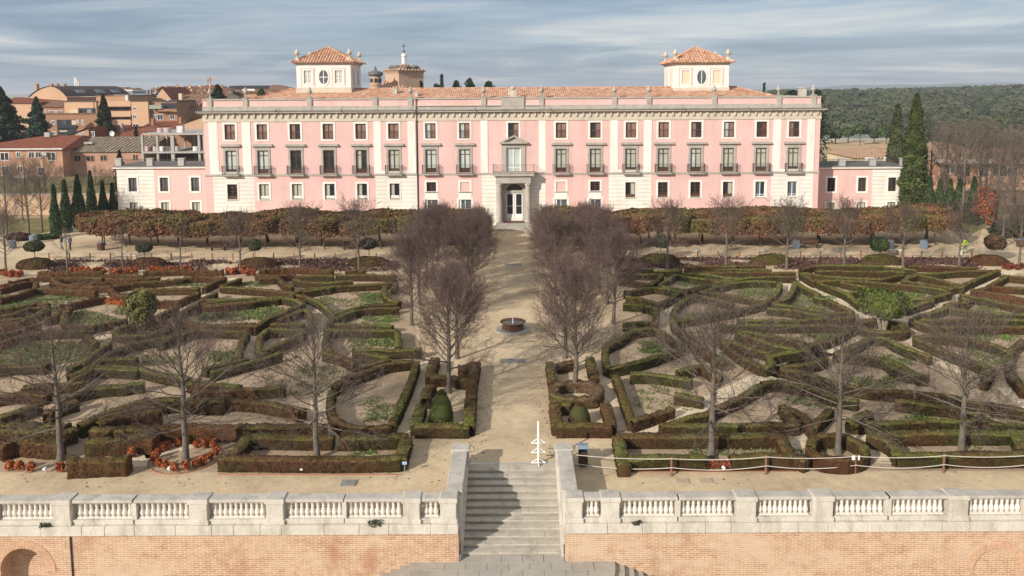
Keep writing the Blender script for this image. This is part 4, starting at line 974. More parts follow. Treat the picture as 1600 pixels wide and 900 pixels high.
H('low brown hedge row at the very back, left of the gap on the right', .7, ['D 680,162 900,158 1180,160', 'D 560,185 660,180'], group=HR, h=.6)
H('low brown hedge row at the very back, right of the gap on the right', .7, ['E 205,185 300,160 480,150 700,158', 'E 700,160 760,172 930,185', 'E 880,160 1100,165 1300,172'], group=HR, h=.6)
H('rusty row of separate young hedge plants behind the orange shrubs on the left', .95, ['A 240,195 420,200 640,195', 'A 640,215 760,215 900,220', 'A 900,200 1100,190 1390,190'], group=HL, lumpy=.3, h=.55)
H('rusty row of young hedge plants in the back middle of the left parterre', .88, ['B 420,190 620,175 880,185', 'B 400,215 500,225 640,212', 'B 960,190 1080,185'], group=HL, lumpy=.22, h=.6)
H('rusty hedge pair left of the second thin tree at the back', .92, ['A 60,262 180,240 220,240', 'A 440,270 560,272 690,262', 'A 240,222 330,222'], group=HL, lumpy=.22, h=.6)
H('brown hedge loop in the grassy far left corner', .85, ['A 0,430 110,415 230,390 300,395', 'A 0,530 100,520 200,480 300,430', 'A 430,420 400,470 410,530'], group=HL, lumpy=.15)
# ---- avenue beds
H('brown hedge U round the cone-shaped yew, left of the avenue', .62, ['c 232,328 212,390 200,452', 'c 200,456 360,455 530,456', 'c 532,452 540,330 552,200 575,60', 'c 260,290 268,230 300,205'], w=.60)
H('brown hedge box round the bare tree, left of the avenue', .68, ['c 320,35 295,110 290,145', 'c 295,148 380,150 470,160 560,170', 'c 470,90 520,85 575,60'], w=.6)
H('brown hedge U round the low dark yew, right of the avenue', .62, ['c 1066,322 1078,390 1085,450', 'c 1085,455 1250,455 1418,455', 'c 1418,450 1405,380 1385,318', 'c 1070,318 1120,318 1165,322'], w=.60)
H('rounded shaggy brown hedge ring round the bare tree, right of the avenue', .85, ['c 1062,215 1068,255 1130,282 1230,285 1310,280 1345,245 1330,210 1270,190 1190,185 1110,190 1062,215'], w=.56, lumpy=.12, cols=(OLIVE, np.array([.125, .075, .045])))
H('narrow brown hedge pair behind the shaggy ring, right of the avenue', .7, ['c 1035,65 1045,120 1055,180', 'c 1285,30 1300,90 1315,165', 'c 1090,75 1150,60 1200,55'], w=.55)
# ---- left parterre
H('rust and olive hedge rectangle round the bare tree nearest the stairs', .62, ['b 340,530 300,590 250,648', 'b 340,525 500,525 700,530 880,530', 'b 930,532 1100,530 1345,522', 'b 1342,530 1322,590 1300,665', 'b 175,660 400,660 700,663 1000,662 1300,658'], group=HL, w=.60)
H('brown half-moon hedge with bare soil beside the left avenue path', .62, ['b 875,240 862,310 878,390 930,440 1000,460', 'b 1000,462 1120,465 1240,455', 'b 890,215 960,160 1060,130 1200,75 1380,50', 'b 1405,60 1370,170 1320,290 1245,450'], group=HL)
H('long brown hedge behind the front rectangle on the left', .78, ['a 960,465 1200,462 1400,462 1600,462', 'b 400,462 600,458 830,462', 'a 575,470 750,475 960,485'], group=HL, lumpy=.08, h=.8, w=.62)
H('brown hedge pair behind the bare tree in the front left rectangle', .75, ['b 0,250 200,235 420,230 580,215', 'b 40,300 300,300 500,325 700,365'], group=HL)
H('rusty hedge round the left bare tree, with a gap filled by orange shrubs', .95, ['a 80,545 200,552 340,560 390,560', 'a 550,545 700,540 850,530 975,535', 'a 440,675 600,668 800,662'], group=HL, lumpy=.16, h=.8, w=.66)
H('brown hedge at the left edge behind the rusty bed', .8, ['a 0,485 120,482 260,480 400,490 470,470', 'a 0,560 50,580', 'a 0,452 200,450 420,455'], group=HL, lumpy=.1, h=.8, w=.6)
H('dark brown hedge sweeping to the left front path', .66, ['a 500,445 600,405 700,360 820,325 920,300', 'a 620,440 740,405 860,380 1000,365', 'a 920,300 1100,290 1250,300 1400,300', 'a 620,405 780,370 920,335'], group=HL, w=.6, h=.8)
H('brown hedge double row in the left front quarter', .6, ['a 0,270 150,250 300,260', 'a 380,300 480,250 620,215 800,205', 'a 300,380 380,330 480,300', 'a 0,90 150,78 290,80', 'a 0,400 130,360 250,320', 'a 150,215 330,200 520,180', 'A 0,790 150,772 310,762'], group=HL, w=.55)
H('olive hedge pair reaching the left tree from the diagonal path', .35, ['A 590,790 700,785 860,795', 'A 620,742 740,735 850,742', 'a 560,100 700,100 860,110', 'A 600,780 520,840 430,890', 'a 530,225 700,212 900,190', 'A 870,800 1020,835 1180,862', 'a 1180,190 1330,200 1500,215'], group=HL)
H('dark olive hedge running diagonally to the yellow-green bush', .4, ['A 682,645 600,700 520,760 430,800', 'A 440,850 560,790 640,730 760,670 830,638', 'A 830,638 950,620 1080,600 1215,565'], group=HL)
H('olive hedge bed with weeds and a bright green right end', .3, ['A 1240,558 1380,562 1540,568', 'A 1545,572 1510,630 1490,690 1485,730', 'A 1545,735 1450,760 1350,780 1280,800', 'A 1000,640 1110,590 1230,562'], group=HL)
H('olive hedge along the short grey path left of the middle', .35, ['B 470,562 425,600 415,650 425,690 450,705', 'B 470,560 580,555 700,555', 'B 450,690 540,650 620,610 705,568', 'B 550,705 420,745 280,780 120,825'], group=HL)
H('brown hedge strip with green tips in the middle of the left parterre', .55, ['B 65,540 200,530 380,530', 'B 385,548 450,500 560,455 640,420 695,398', 'B 490,525 600,520 700,520', 'B 545,500 620,460 705,432 735,455 742,540'], group=HL)
H('olive hedge bed with weeds at the top of the winding left path', .48, ['B 60,372 200,370 350,362 550,355', 'B 80,405 200,400 350,385 540,362', 'B 560,357 640,372 695,395'], group=HL)
H('curved brown hedge along the right side of the winding left path', .5, ['B 655,340 740,360 810,395 865,445 872,490 858,515', 'B 640,325 740,300 860,292', 'B 690,322 780,308 870,295'], group=HL)
H('dark olive hedge pair meeting at a point right of the winding path', .35, ['B 892,458 980,435 1090,408 1280,392', 'B 892,488 960,460 1080,430 1290,418', 'B 900,522 1050,525 1255,530'], group=HL)
H('bright green hedge box beside the left avenue crowns', .18, ['B 830,560 1000,560 1280,562', 'B 1285,570 1290,620 1290,660', 'B 1010,680 1200,682 1430,682', 'B 1050,705 1150,715 1230,725'], group=HL)
H('olive hedge bed with weeds and drifted soil beside the left avenue', .4, ['B 870,290 1000,280 1150,272 1270,265', 'B 1205,285 1205,330 1240,375 1300,380', 'B 1275,262 1260,300'], group=HL)
H('brown hedge in front of the bright green box', .5, ['B 850,575 835,640 870,690', 'B 830,700 950,730 1020,770', 'b 1060,90 1180,55 1230,40'], group=HL)
H('long brown hedge lines at the back right of the left parterre', .5, ['B 905,218 1080,216 1270,220', 'B 640,222 760,222 885,222', 'B 540,225 570,265 625,295', 'B 640,245 740,262 860,262 1000,255'], group=HL)
H('brown hedge arrow in the back middle of the left parterre', .68, ['B 190,290 330,300 480,310 640,330', 'B 420,240 530,235 545,225', 'B 640,330 620,350'], group=HL, lumpy=.06)
H('rusty hedge pair beside the straight path in the back of the left parterre', .85, ['A 1405,235 1345,262 1275,295', 'A 1500,240 1440,262 1385,285', 'A 1155,230 1280,228 1405,232'], group=HL, lumpy=.1)
H('dark brown leaf-shaped hedge in the back of the left parterre', .85, ['A 690,292 800,275 950,258 1145,240', 'A 690,300 735,338 830,345', 'A 845,305 1000,302 1245,298', 'A 1240,325 1180,350 1120,378 970,385'], group=HL, lumpy=.1)
H('rusty double hedge band behind the yellow-green bush', .92, ['A 320,242 400,275 550,288 700,288', 'A 320,235 480,232 640,240', 'A 310,300 450,310 600,318', 'A 640,235 800,240 1000,228'], group=HL, lumpy=.12)
H('dark brown hedge curves at the far left edge of the parterre', .85, ['A 0,302 100,275 225,250', 'A 0,365 110,340 220,300 315,300', 'A 225,250 220,300'], group=HL, lumpy=.1)
H('brown hedge along the near side of the left grassy bed', .82, ['A 0,470 90,458 180,425 295,412', 'A 0,500 120,490 220,465 300,420'], group=HL, lumpy=.08)
H('brown hedge with gaps round the grassy bed left of the yellow-green bush', .85, ['A 385,410 480,390 580,365 650,352', 'A 590,525 690,510 790,492', 'A 410,535 500,532 590,535', 'A 380,425 350,470 290,490'], group=HL, lumpy=.18)
H('dark brown hedge reaching from the left edge to the diagonal path', .75, ['A 0,640 100,605 210,572', 'A 0,590 120,560 240,520', 'A 220,572 380,565 540,562', 'A 540,590 580,620 600,640'], group=HL)
H('brown ring hedge round the foot of the yellow-green bush', .72, [ring(*P(223, 512, .68), 1.85, 1.6)], group=HL, w=.6, h=.65, lumpy=.08)
H('brown hedge along the path right of the yellow-green bush', .8, ['A 975,482 1040,445 1110,408', 'A 1095,470 1160,435 1235,400', 'A 1110,492 1250,525 1400,528 1590,522'], group=HL, lumpy=.1)
H('brown hedge pair left of the middle, ending at the straight path', .72, ['A 1255,385 1290,350 1350,325', 'A 1260,395 1380,378 1590,362', 'A 1270,410 1420,405 1590,385'], group=HL, lumpy=.05)
# ---- clipped mounds and maroon ground cover at the back
def mound(label, px, py, rx, ry, h, brown):
    x, y = P(px, py); n = 2600; d = unit(rng.normal(0, 1, (n, 3))); d[:, 2] = np.abs(d[:, 2])
    sh = lambda dd: np.array([x, y, 0]) + np.c_[dd[:, 0] * rx, dd[:, 1] * ry, np.minimum(dd[:, 2] * 1.25, .98 + .05 * dd[:, 2]) * h] * (1 + .05 * snoise(dd, 5, int(px)))[:, None]
    C = sh(d); V, F = leaf_quads(C, d, .12, .55)
    u = np.linspace(0, 2 * np.pi, 25)[:-1]; e = np.linspace(0, 1.5, 7); dd = np.array([(math.cos(a_) * math.cos(b_), math.sin(a_) * math.cos(b_), math.sin(b_)) for b_ in e for a_ in u]); cv = sh(dd) * np.array([1, 1, .97])
    cf = np.array([[q * 24 + p, q * 24 + (p + 1) % 24, (q + 1) * 24 + (p + 1) % 24, (q + 1) * 24 + p] for q in range(6) for p in range(24)])
    tag(npmesh('clipped_mound', np.concatenate([cv, V]), np.concatenate([cf, F + len(cv)]), 'leaf', col=np.concatenate([leafcolor(cv[cf].mean(1), brown, (OLIVE, BROWN), .7), leafcolor(C, brown, (OLIVE, BROWN))])), label, 'clipped shrub', 'clipped mounds along the rope fence')
for a_ in (('dark brown clipped mound at the far left end of the rope fence', 56, 418, 2.0, 1.3, .85, .85), ('brown clipped mound below the small ball tree by the white bench', 232, 416, 2.1, 1.1, .80, .85), ('brown clipped mound below the round green ball tree left of the avenue', 404, 416, 2.1, 1.1, .80, .72),
           ('green clipped mound left of the left avenue trees', 576, 414, 2.2, 1.1, .80, .35), ('green clipped mound behind the right avenue trees', 1030, 410, 2.1, 1.1, .80, .25), ('green and brown clipped mound between the second and third bare trees of the back row', 1205, 411, 2.2, 1.2, .80, .45),
           ('green clipped mound below the widest ball tree on the right', 1376, 411, 2.1, 1.2, .80, .40), ('brown clipped mound at the far right end of the rope fence', 1546, 412, 2.0, 1.3, .80, .8)): mound(*a_)
def groundcover(label, areas, col, size, h, n, spread=1.0):
    Cs = []
    for (x0, y0, x1, y1, k) in areas:
        a, b = rng.uniform(x0, x1, k), rng.uniform(y0, y1, k)
        p = np.array([P(u, v) for u, v in zip(a, b)]); keep = snoise(np.c_[p, np.zeros(len(p))], .9, 8) > -.35 * spread
        p = p[keep]; c = np.repeat(p, n, 0) + rng.normal(0, size * 2.0, (len(p) * n, 2)); Cs.append(np.c_[c, np.abs(rng.normal(0, h, len(c))) * .8 + .02])
    C = np.concatenate(Cs); V, F = leaf_quads(C, np.array([[0, 0, .6]]) + rng.normal(0, .4, (len(C), 3)), size, .6, 1.4)
    return tag(npmesh(label, V, F, 'leaf', col=np.array(col) * rng.uniform(.55, 1.5, (len(C), 1))), kind='stuff')
groundcover('maroon_ground_cover', [(70, 408, 200, 424, 380), (185, 409, 330, 422, 240), (300, 408, 375, 412, 60), (395, 406, 620, 424, 600), (962, 403, 1060, 419, 300), (1050, 404, 1195, 420, 460), (1215, 404, 1350, 420, 420), (1350, 410, 1400, 420, 120), (1400, 404, 1525, 421, 480)], (.120, .064, .052), .17, .10, 11)
WEED = [(-20, 470, 70, 486, 110), (40, 458, 140, 470, 60), (105, 482, 205, 502, 170), (0, 540, 140, 565, 160), (225, 550, 370, 570, 120), (310, 482, 440, 500, 260), (375, 440, 450, 448, 60), (500, 458, 600, 470, 90), (560, 460, 600, 480, 60), (545, 530, 620, 545, 70), (565, 494, 625, 506, 60), (110, 443, 200, 449, 60), (265, 441, 320, 447, 40), (300, 590, 330, 598, 25), (570, 620, 612, 660, 34), (470, 570, 520, 590, 40),
        (1060, 440, 1085, 449, 50), (1150, 450, 1210, 466, 120), (1235, 452, 1302, 486, 240), (1385, 455, 1445, 466, 110), (1000, 535, 1035, 552, 60), (1130, 535, 1205, 560, 90), (1180, 492, 1230, 499, 50), (1235, 524, 1290, 532, 50), (1375, 542, 1425, 572, 100), (1455, 490, 1490, 498, 50), (1500, 545, 1580, 580, 120), (1330, 590, 1400, 606, 60), (1070, 490, 1120, 500, 40), (1230, 622, 1290, 645, 50), (990, 600, 1075, 640, 36), (1530, 475, 1590, 488, 60), (1510, 523, 1590, 532, 50), (1420, 648, 1450, 655, 14), (1080, 706, 1090, 712, 6), (1508, 700, 1525, 708, 6), (550, 705, 580, 712, 8), (330, 655, 350, 662, 8)]
groundcover('weeds', WEED, (.115, .165, .042), .10, .06, 12, .8)
groundcover('dry_grass', [(-20, 462, 165, 488, 420), (100, 480, 205, 506, 420), (-20, 535, 150, 570, 460), (310, 480, 440, 502, 160), (225, 550, 370, 572, 140), (375, 440, 450, 448, 80), (505, 458, 600, 480, 120), (545, 528, 620, 546, 80), (110, 442, 200, 449, 70), (260, 440, 325, 448, 60), (410, 570, 560, 620, 90), (1100, 700, 1300, 712, 40)], (.185, .19, .080), .10, .05, 12, 1.6)
# ---- sandy paths through the parterres
def path(label, s, wd):
    for q in s:
        L = smooth(parse(q, 0), .6); d = unit(np.gradient(L, axis=0)); nr = np.stack([-d[:, 1], d[:, 0]], 1); n = len(L)
        wv = wd * (1 + .06 * np.sin(np.arange(n) * .7))[:, None] / 2
        V = np.concatenate([np.c_[L + nr * wv, np.full(n, .009)], np.c_[L - nr * wv, np.full(n, .009)]])
        F = np.array([[i, i + n, i + n + 1, i + 1] for i in range(n - 1)])
        tag(npmesh('path', V, F, 'path_sand'), kind='structure')
path('', ['D 700,350 600,400 545,450 545,500 600,585 660,640 740,690', 'D 1308,272 1295,330 1250,375 1205,405', 'E 190,225 280,290 430,375 600,490', 'E 590,590 400,690 200,775 0,845', 'd 1560,0 1180,155 820,315 560,430 380,492',
          'E 830,505 1050,390 1250,305 1500,205 1600,150', 'E 860,545 940,560 1040,572', 'E 850,600 960,660 1060,740 1240,830', 'E 540,490 470,510 400,515', 'e 1500,225 1600,300 1700,370'], 1.4)
path('', ['A 640,325 720,365 800,380', 'A 560,600 680,610 790,625', 'A 1020,545 1110,530 1210,545', 'A 1260,345 1130,415 1020,500', 'A 310,450 260,500 180,540', 'A 230,270 310,270', 'B 355,595 350,660 360,740', 'B 640,365 760,400 850,460 855,500 790,570 740,600 820,640', 'A 1480,240 1400,270 1280,340', 'a 580,500 490,550', 'b 800,260 830,400 960,510'], 1.2)
path('', ['c 290,20 220,200 110,500', 'c 1320,60 1400,280 1510,490'], 1.15)
path('', ['e 200,470 150,540 180,620 270,680', 'e 560,520 640,560 720,640 760,700', 'a 1300,545 900,640', 'a 900,600 830,720'], 1.3)

# ================================================================== shrubs, topiary
def cloud(name, prof_pts, n, size, base, var, mat='leaf', parent=None, inner=.55, tilt=.7, colnoise=1.0, cols2=None, cb=0.0):
    """leaf clumps in a shell between inner and outer radius; prof_pts = function(u) -> points, outward normals"""
    C, Nn = prof_pts(n); C = C
    V, F = leaf_quads(C, Nn, size, tilt)
    c = base * (1 + .28 * snoise(C, colnoise, 2)[:, None]) * rng.uniform(1 - var, 1 + var, (n, 1))
    if cols2 is not None:
        f = np.clip(cb + .5 * snoise(C, colnoise * .7, 12) + rng.normal(0, .15, n), 0, 1)[:, None]; c = c * (1 - f) + cols2 * rng.uniform(.6, 1.4, (n, 1)) * f
    return npmesh(name, V, F, mat, col=np.clip(c, .004, .9), parent=parent)
def ellip(cx, cy, cz, rx, ry, rz, n, inner=.6, seed=1, lump=.15, zmin=-1.0, freq=3.0):
    d = unit(rng.normal(0, 1, (n, 3)))
    if zmin > -1: d[:, 2] = np.where(d[:, 2] < zmin, -d[:, 2] * .6, d[:, 2]); d = unit(d)
    r = rng.uniform(inner, 1, (n, 1)) ** .5 * (1 + lump * snoise(d * 1.0, freq, seed))[:, None]
    return np.array([cx, cy, cz]) + d * r * np.array([rx, ry, rz]), d
def cone_pts(h, r0, n, sharp=.8, lump=.12, seed=1, bulge=.25, inner=.8):
    t = rng.random(n) ** .75; a = rng.uniform(0, 2 * np.pi, n)
    rr = r0 * np.clip((1 - t) ** sharp * (1 + bulge * np.sin(np.pi * np.clip(t * 1.4, 0, 1))), .02, None)
    d = np.c_[np.cos(a), np.sin(a), np.full(n, .35)]
    rr = rr * rng.uniform(inner, 1.0, n) * (1 + lump * snoise(np.c_[np.cos(a) * 1.2, np.sin(a) * 1.2, t * h * 1.1], 2.4, seed))
    return np.c_[np.cos(a) * rr, np.sin(a) * rr, t * h], unit(d)
def core(name, prof, mat, parent, n=10):
    return MB().lathe(0, 0, prof, n).build(name, mat, parent)
def topiary_cone(px, py, h, r, label, green, brown):
    x, y = P(px, py); n = 6500
    C, D_ = cone_pts(h, r, n, .5, .09, 3, .12, .90); C = C + np.array([x, y, .02])
    V, F = leaf_quads(C, D_, .085, .85); b = MB().lathe(x, y, [(r * .9, .02), (r * .97, h * .3), (r * .8, h * .6), (r * .45, h * .88), (.03, h * .97)], 16)
    cv = np.array(b.v); cf = [f for f in b.f if len(f) == 4]
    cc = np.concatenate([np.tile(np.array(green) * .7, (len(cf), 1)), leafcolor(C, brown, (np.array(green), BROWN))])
    tag(npmesh('clipped_yew', np.concatenate([cv, V]), np.concatenate([np.array(cf), F + len(cv)]), 'leaf', col=cc), label, 'topiary')
topiary_cone(690, 661, 1.85, .68, 'tall cone-shaped green yew inside the hedge U left of the avenue', (.082, .098, .022), .25)
topiary_cone(905.5, 661, 1.15, .60, 'low rounded brownish yew inside the hedge U right of the avenue', (.078, .080, .024), .6)
def orange_shrub(px, py, label, s=1.0, col=(.37, .105, .035), grp='orange shrubs'):
    x, y = P(px, py); n = 260 if py > 600 else 110
    C, D_ = ellip(0, 0, .27 * s, .20 * s, .20 * s, .25 * s, n, .2, int(px)); C = C + np.array([x, y, .02])
    V, F = leaf_quads(C, D_ + np.array([0, 0, .5]), .075 if py > 600 else .13, .9, 2.2)
    tag(npmesh('orange_shrub', V, F, 'leaf', col=np.array(col) * rng.uniform(.55, 1.4, (len(C), 1))), label, 'shrub', grp)
for px, py in ((242, 724), (246, 716), (254, 706), (263, 702), (278, 698), (292, 695), (307, 700), (319, 700), (326, 697), (333, 700), (338, 706), (337, 712), (329, 719), (318, 726), (306, 731), (291, 736), (273, 737), (259, 733), (249, 730)):
    orange_shrub(px, py, 'small bright orange shrub in the ring round the bare tree in the circular bed', rng.uniform(.72, 1.0), grp='orange shrubs in the circular bed')
for px, py, w_ in ((16, 735, 'leftmost of three'), (31, 735, 'middle one of three'), (49, 737, 'rightmost of three')): orange_shrub(px, py, f'{w_} small orange shrubs in the left front bed', 1.0)
orange_shrub(95, 738, 'single orange shrub beside the short brown hedge in the left front bed', 1.0)
orange_shrub(207, 715, 'orange shrub at the end of the left front bed, nearer to the sand', 1.0); orange_shrub(213, 707, 'orange shrub at the end of the left front bed, nearer to the rusty hedge', 1.1)
for i in range(5): orange_shrub(1104 + i * 9, 733, 'small rust-red shrub in the gap of the front hedge on the right', .8, (.27, .085, .04), 'rust shrubs in the hedge gap')
for x0, x1, y0, y1, k, w_ in ((0, 34, 430, 434, 8, 'at the far left end of the back of the left parterre'), (110, 165, 425, 430, 13, 'in the back row left of the third bare tree'), (172, 215, 426, 430, 9, 'in the back row by the second bare tree'), (232, 300, 424, 429, 15, 'in the back row under the third bare tree'), (354, 397, 424, 432, 14, 'in the clump in front of the round ball tree')):
    for i in range(k): orange_shrub(x0 + (x1 - x0) * (i + .5) / k + rng.uniform(-1, 1), y0 + (y1 - y0) * rng.random(), f'small orange shrub {w_}', 1.25, grp=f'orange shrubs {w_}')
for i in range(9): orange_shrub(-2 + i * 4.9, 452 - i * .9 + 2, 'small orange shrub in the short row at the left edge', 1.0, (.33, .095, .035), 'orange shrubs at the left edge')
for i in range(8): orange_shrub(163 + i * 4.4, 474 + i * .6, 'small orange shrub in the short row behind the yellow-green bush', 1.0, (.40, .12, .035), 'orange shrubs behind the bush')
for i in range(6): orange_shrub(1568 + i * 7, 420 + (i % 2) * 2, 'small rusty shrub near the right edge of the garden', 1.2, (.19, .05, .03), 'rusty shrubs at the right edge')
# evergreen bush with pale stems in the crossing of the paths
def bush(px, py, rx, rz, zc_, n, size, base, label, stems, cols2=None, cb=0, lump=.2):
    x, y = P(px, py); t = root('evergreen_bush', (x, y, 0), label, 'bush'); m = MB()
    for k in range(stems):
        a = k * 2.4; m.tube((x + .16 * math.cos(a), y + .16 * math.sin(a), 0), (x + .55 * math.cos(a), y + .55 * math.sin(a), zc_ * .75), .05, .035, 6)
    m.build('stems', 'bark_pale' if stems > 6 else 'bark', t)
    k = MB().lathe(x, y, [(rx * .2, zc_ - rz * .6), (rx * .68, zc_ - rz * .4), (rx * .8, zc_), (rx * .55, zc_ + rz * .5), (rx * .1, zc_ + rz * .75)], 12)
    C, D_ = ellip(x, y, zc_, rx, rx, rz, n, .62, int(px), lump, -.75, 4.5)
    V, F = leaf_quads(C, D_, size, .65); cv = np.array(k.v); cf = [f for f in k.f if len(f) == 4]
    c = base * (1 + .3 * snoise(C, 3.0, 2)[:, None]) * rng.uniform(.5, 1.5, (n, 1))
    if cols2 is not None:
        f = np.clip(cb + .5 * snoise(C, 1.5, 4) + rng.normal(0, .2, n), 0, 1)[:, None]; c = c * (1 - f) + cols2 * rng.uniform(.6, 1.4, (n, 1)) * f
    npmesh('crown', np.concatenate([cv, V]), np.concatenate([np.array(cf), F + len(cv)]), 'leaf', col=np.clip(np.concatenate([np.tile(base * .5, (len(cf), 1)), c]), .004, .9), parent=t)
bush(1379, 519, 1.72, 1.10, 2.15, 7000, .17, np.array([.085, .105, .022]), 'large round evergreen bush with pale stems where the right paths cross', 14)
bush(222, 522, 1.15, 1.40, 1.95, 3200, .16, np.array([.115, .122, .034]), 'loose yellow-green bush in the middle of the left parterre', 6, np.array([.23, .195, .075]), .4, .28)
def ball_tree(px, py, r, zc_, label, base, flatz=.85, cols2=None):
    x, y = P(px, py); t = root('ball_tree', (x, y, 0), label, 'topiary', 'ball trees along the rope fence')
    MB().tube((x, y, 0), (x, y, zc_), .06, .045, 7).build('trunk', 'bark_pale', t)
    C, D_ = ellip(x, y, zc_, r, r, r * flatz, 1500, .8, int(px), .06, -.8); V, F = leaf_quads(C, D_, .16, .6)
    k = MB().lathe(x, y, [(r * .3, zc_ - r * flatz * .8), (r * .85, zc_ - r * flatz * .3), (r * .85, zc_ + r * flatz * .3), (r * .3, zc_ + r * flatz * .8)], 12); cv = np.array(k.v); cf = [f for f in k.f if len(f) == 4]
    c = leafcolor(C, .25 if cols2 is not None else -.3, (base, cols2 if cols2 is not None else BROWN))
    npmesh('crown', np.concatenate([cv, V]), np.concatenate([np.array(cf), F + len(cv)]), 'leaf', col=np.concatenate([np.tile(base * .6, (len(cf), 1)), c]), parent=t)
ball_tree(55, 414, .95, 2.0, 'mushroom-shaped ball tree on the mound at the far left end', np.array([.055, .065, .028]), .62, np.array([.10, .085, .05]))
ball_tree(227, 412, .85, 1.75, 'small flattened ball tree on the mound by the white bench', np.array([.05, .06, .03]), .6)
ball_tree(399, 412, .68, 2.0, 'round bright green ball tree left of the avenue', np.array([.05, .085, .022]), 1.0)
ball_tree(577, 408, .80, 1.9, 'grey-green ball tree partly hidden behind a bare tree left of the avenue', np.array([.05, .062, .032]), .8)
ball_tree(1032, 406, .85, 2.0, 'grey-green ball tree behind the right avenue trees', np.array([.065, .075, .045]), .9)
ball_tree(1373, 404, 1.0, 1.55, 'wide green ball tree on the mound right of the avenue', np.array([.062, .092, .028]), .8)
ball_tree(1553, 408, 1.05, 2.0, 'leaning ball tree with a reddish side near the right edge', np.array([.065, .065, .035]), .85, np.array([.17, .06, .035]))

# fallen leaves over the sand, thicker beside the hedges
C = np.concatenate([np.c_[rng.uniform(-58, -2.4, 5000), rng.uniform(36, 92, 5000), np.full(5000, .015)], np.c_[rng.uniform(2.4, 58, 5000), rng.uniform(36, 92, 5000), np.full(5000, .015)], np.c_[rng.choice([-1, 1], 1500) * (2.3 - np.abs(rng.normal(0, .5, 1500))), rng.uniform(38.5, 100, 1500), np.full(1500, .012)], np.c_[rng.uniform(-30, 30, 900), 33.5 + np.abs(rng.normal(0, .5, 900)), np.full(900, .012)]])
C = C[~((np.abs(C[:, 0]) < 2.6) & (C[:, 1] < 38.4))]
V, F = leaf_quads(C, np.tile([[0, 0, 1.0]], (len(C), 1)), .075, .25); tag(npmesh('leaf_litter', V, F, 'leaf', col=np.array([.20, .115, .055]) * rng.uniform(.4, 1.5, (len(C), 1))), kind='stuff')
# ================================================================== TREES
def bare_proto(seed, H, th, RW, r0, limbs, sub, sub2, fine, low_el, top_el, twig, tw=1.0, droop=0.0, conv=1.0, lead=.95):
    r = random.Random(seed); T = []; Cc = []
    def rot(d, ang, az):
        a = d.orthogonal().normalized(); b = d.cross(a); return (d * math.cos(ang) + (a * math.cos(az) + b * math.sin(az)) * math.sin(ang)).normalized()
    def branch(p, d, L, ra, lev):
        ns = 5 if lev == 1 else (4 if lev == 2 else (3 if lev == 3 else 2)); pts = [p.copy()]; dirs = [d.copy()]
        for k in range(ns):
            d = (d + Vector((r.gauss(0, .10), r.gauss(0, .10), r.gauss(0, .06) + (.10 if lev > 1 else .12 - droop)))).normalized(); p = p + d * (L / ns); pts.append(p.copy()); dirs.append(d.copy())
        rr = [ra * (1 - .72 * k / ns) for k in range(ns + 1)]
        for k in range(ns): (T if lev == 0 else Cc).append((pts[k], pts[k + 1], rr[k], rr[k + 1], lev))
        n = {1: sub, 2: sub2, 3: fine}.get(lev, 0)
        if lev == 1: n = max(2, round(n * min(1.15, L / (RW * .95))))
        if lev == 2: n = max(2, round(n * min(1.1, L / (RW * .42))))
        for i in range(n):
            t = (.22 if lev == 1 else .15) + (.80 if lev == 1 else .85) * (i + r.random()) / n; q = min(ns - 1, int(t * ns)); f = t * ns - q
            pp = pts[q].lerp(pts[q + 1], min(1, f)); cd_ = rot(dirs[q], R(r.uniform(24, 52)), r.uniform(0, 6.283))
            branch(pp, cd_, L * r.uniform(.34, .56) * (1 - .35 * t) * (1.15 if lev > 1 else 1), max(.0038 * tw, rr[q] * (.5 if lev < 3 else .62)), lev + 1)
    n = 12; p = Vector((0, 0, 0)); tp = [p.copy()]
    for k in range(n): p = p + Vector((r.gauss(0, .02) * H / 7, r.gauss(0, .02) * H / 7, H * lead / n)); tp.append(p.copy())
    tr = [r0 * (1.25 if k == 0 else 1) * (1 - k / n) ** .8 + .012 for k in range(n + 1)]
    for k in range(n): T.append((tp[k], tp[k + 1], tr[k], tr[k + 1], 0))
    for i in range(limbs):
        f = (i + r.random() * .6) / limbs; z = th + (H * lead - th) * f ** .85 * .93; q = min(n - 1, int(z / (H * lead) * n)); pp = tp[q].lerp(tp[q + 1], z / (H * lead) * n - q)
        az = i * 2.39996 + r.uniform(-.4, .4); el = R(low_el + (top_el - low_el) * f ** .7 + r.uniform(-8, 8))
        L = RW * (1 - .50 * f ** 1.5) * r.uniform(.8, 1.15) / max(.5, math.cos(el)) ** conv
        L = min(L, (H * 1.04 - z) / max(.2, math.sin(el + R(12))))
        branch(pp, Vector((math.cos(az) * math.cos(el), math.sin(az) * math.cos(el), math.sin(el))), L, max(.016, tr[q] * r.uniform(.26, .38)), 1)
    def mesh(S, n, name, mat):
        P0 = [s[0] for s in S]; P1 = [s[1] for s in S]; V, F = tubes(P0, P1, [s[2] for s in S], [s[3] for s in S], n)
        o = npmesh(name, V, F, mat, smooth=True); me = o.data; bpy.data.objects.remove(o); return me
    big = [s for s in Cc if s[4] <= 1]; sm = [s for s in Cc if s[4] > 1]
    P0 = [s[0] for s in big]; V1, F1 = tubes(P0, [s[1] for s in big], [s[2] for s in big], [s[3] for s in big], 5)
    V2, F2 = tubes([s[0] for s in sm], [s[1] for s in sm], [s[2] for s in sm], [s[3] for s in sm], 3)
    o = npmesh('crown', np.concatenate([V1, V2]), np.concatenate([F1, F2 + len(V1)]), ['bark', twig], mi=np.concatenate([np.zeros(len(F1)), np.ones(len(F2))])); cm = o.data; bpy.data.objects.remove(o)
    return mesh(T, 8, 'trunk', 'bark'), cm
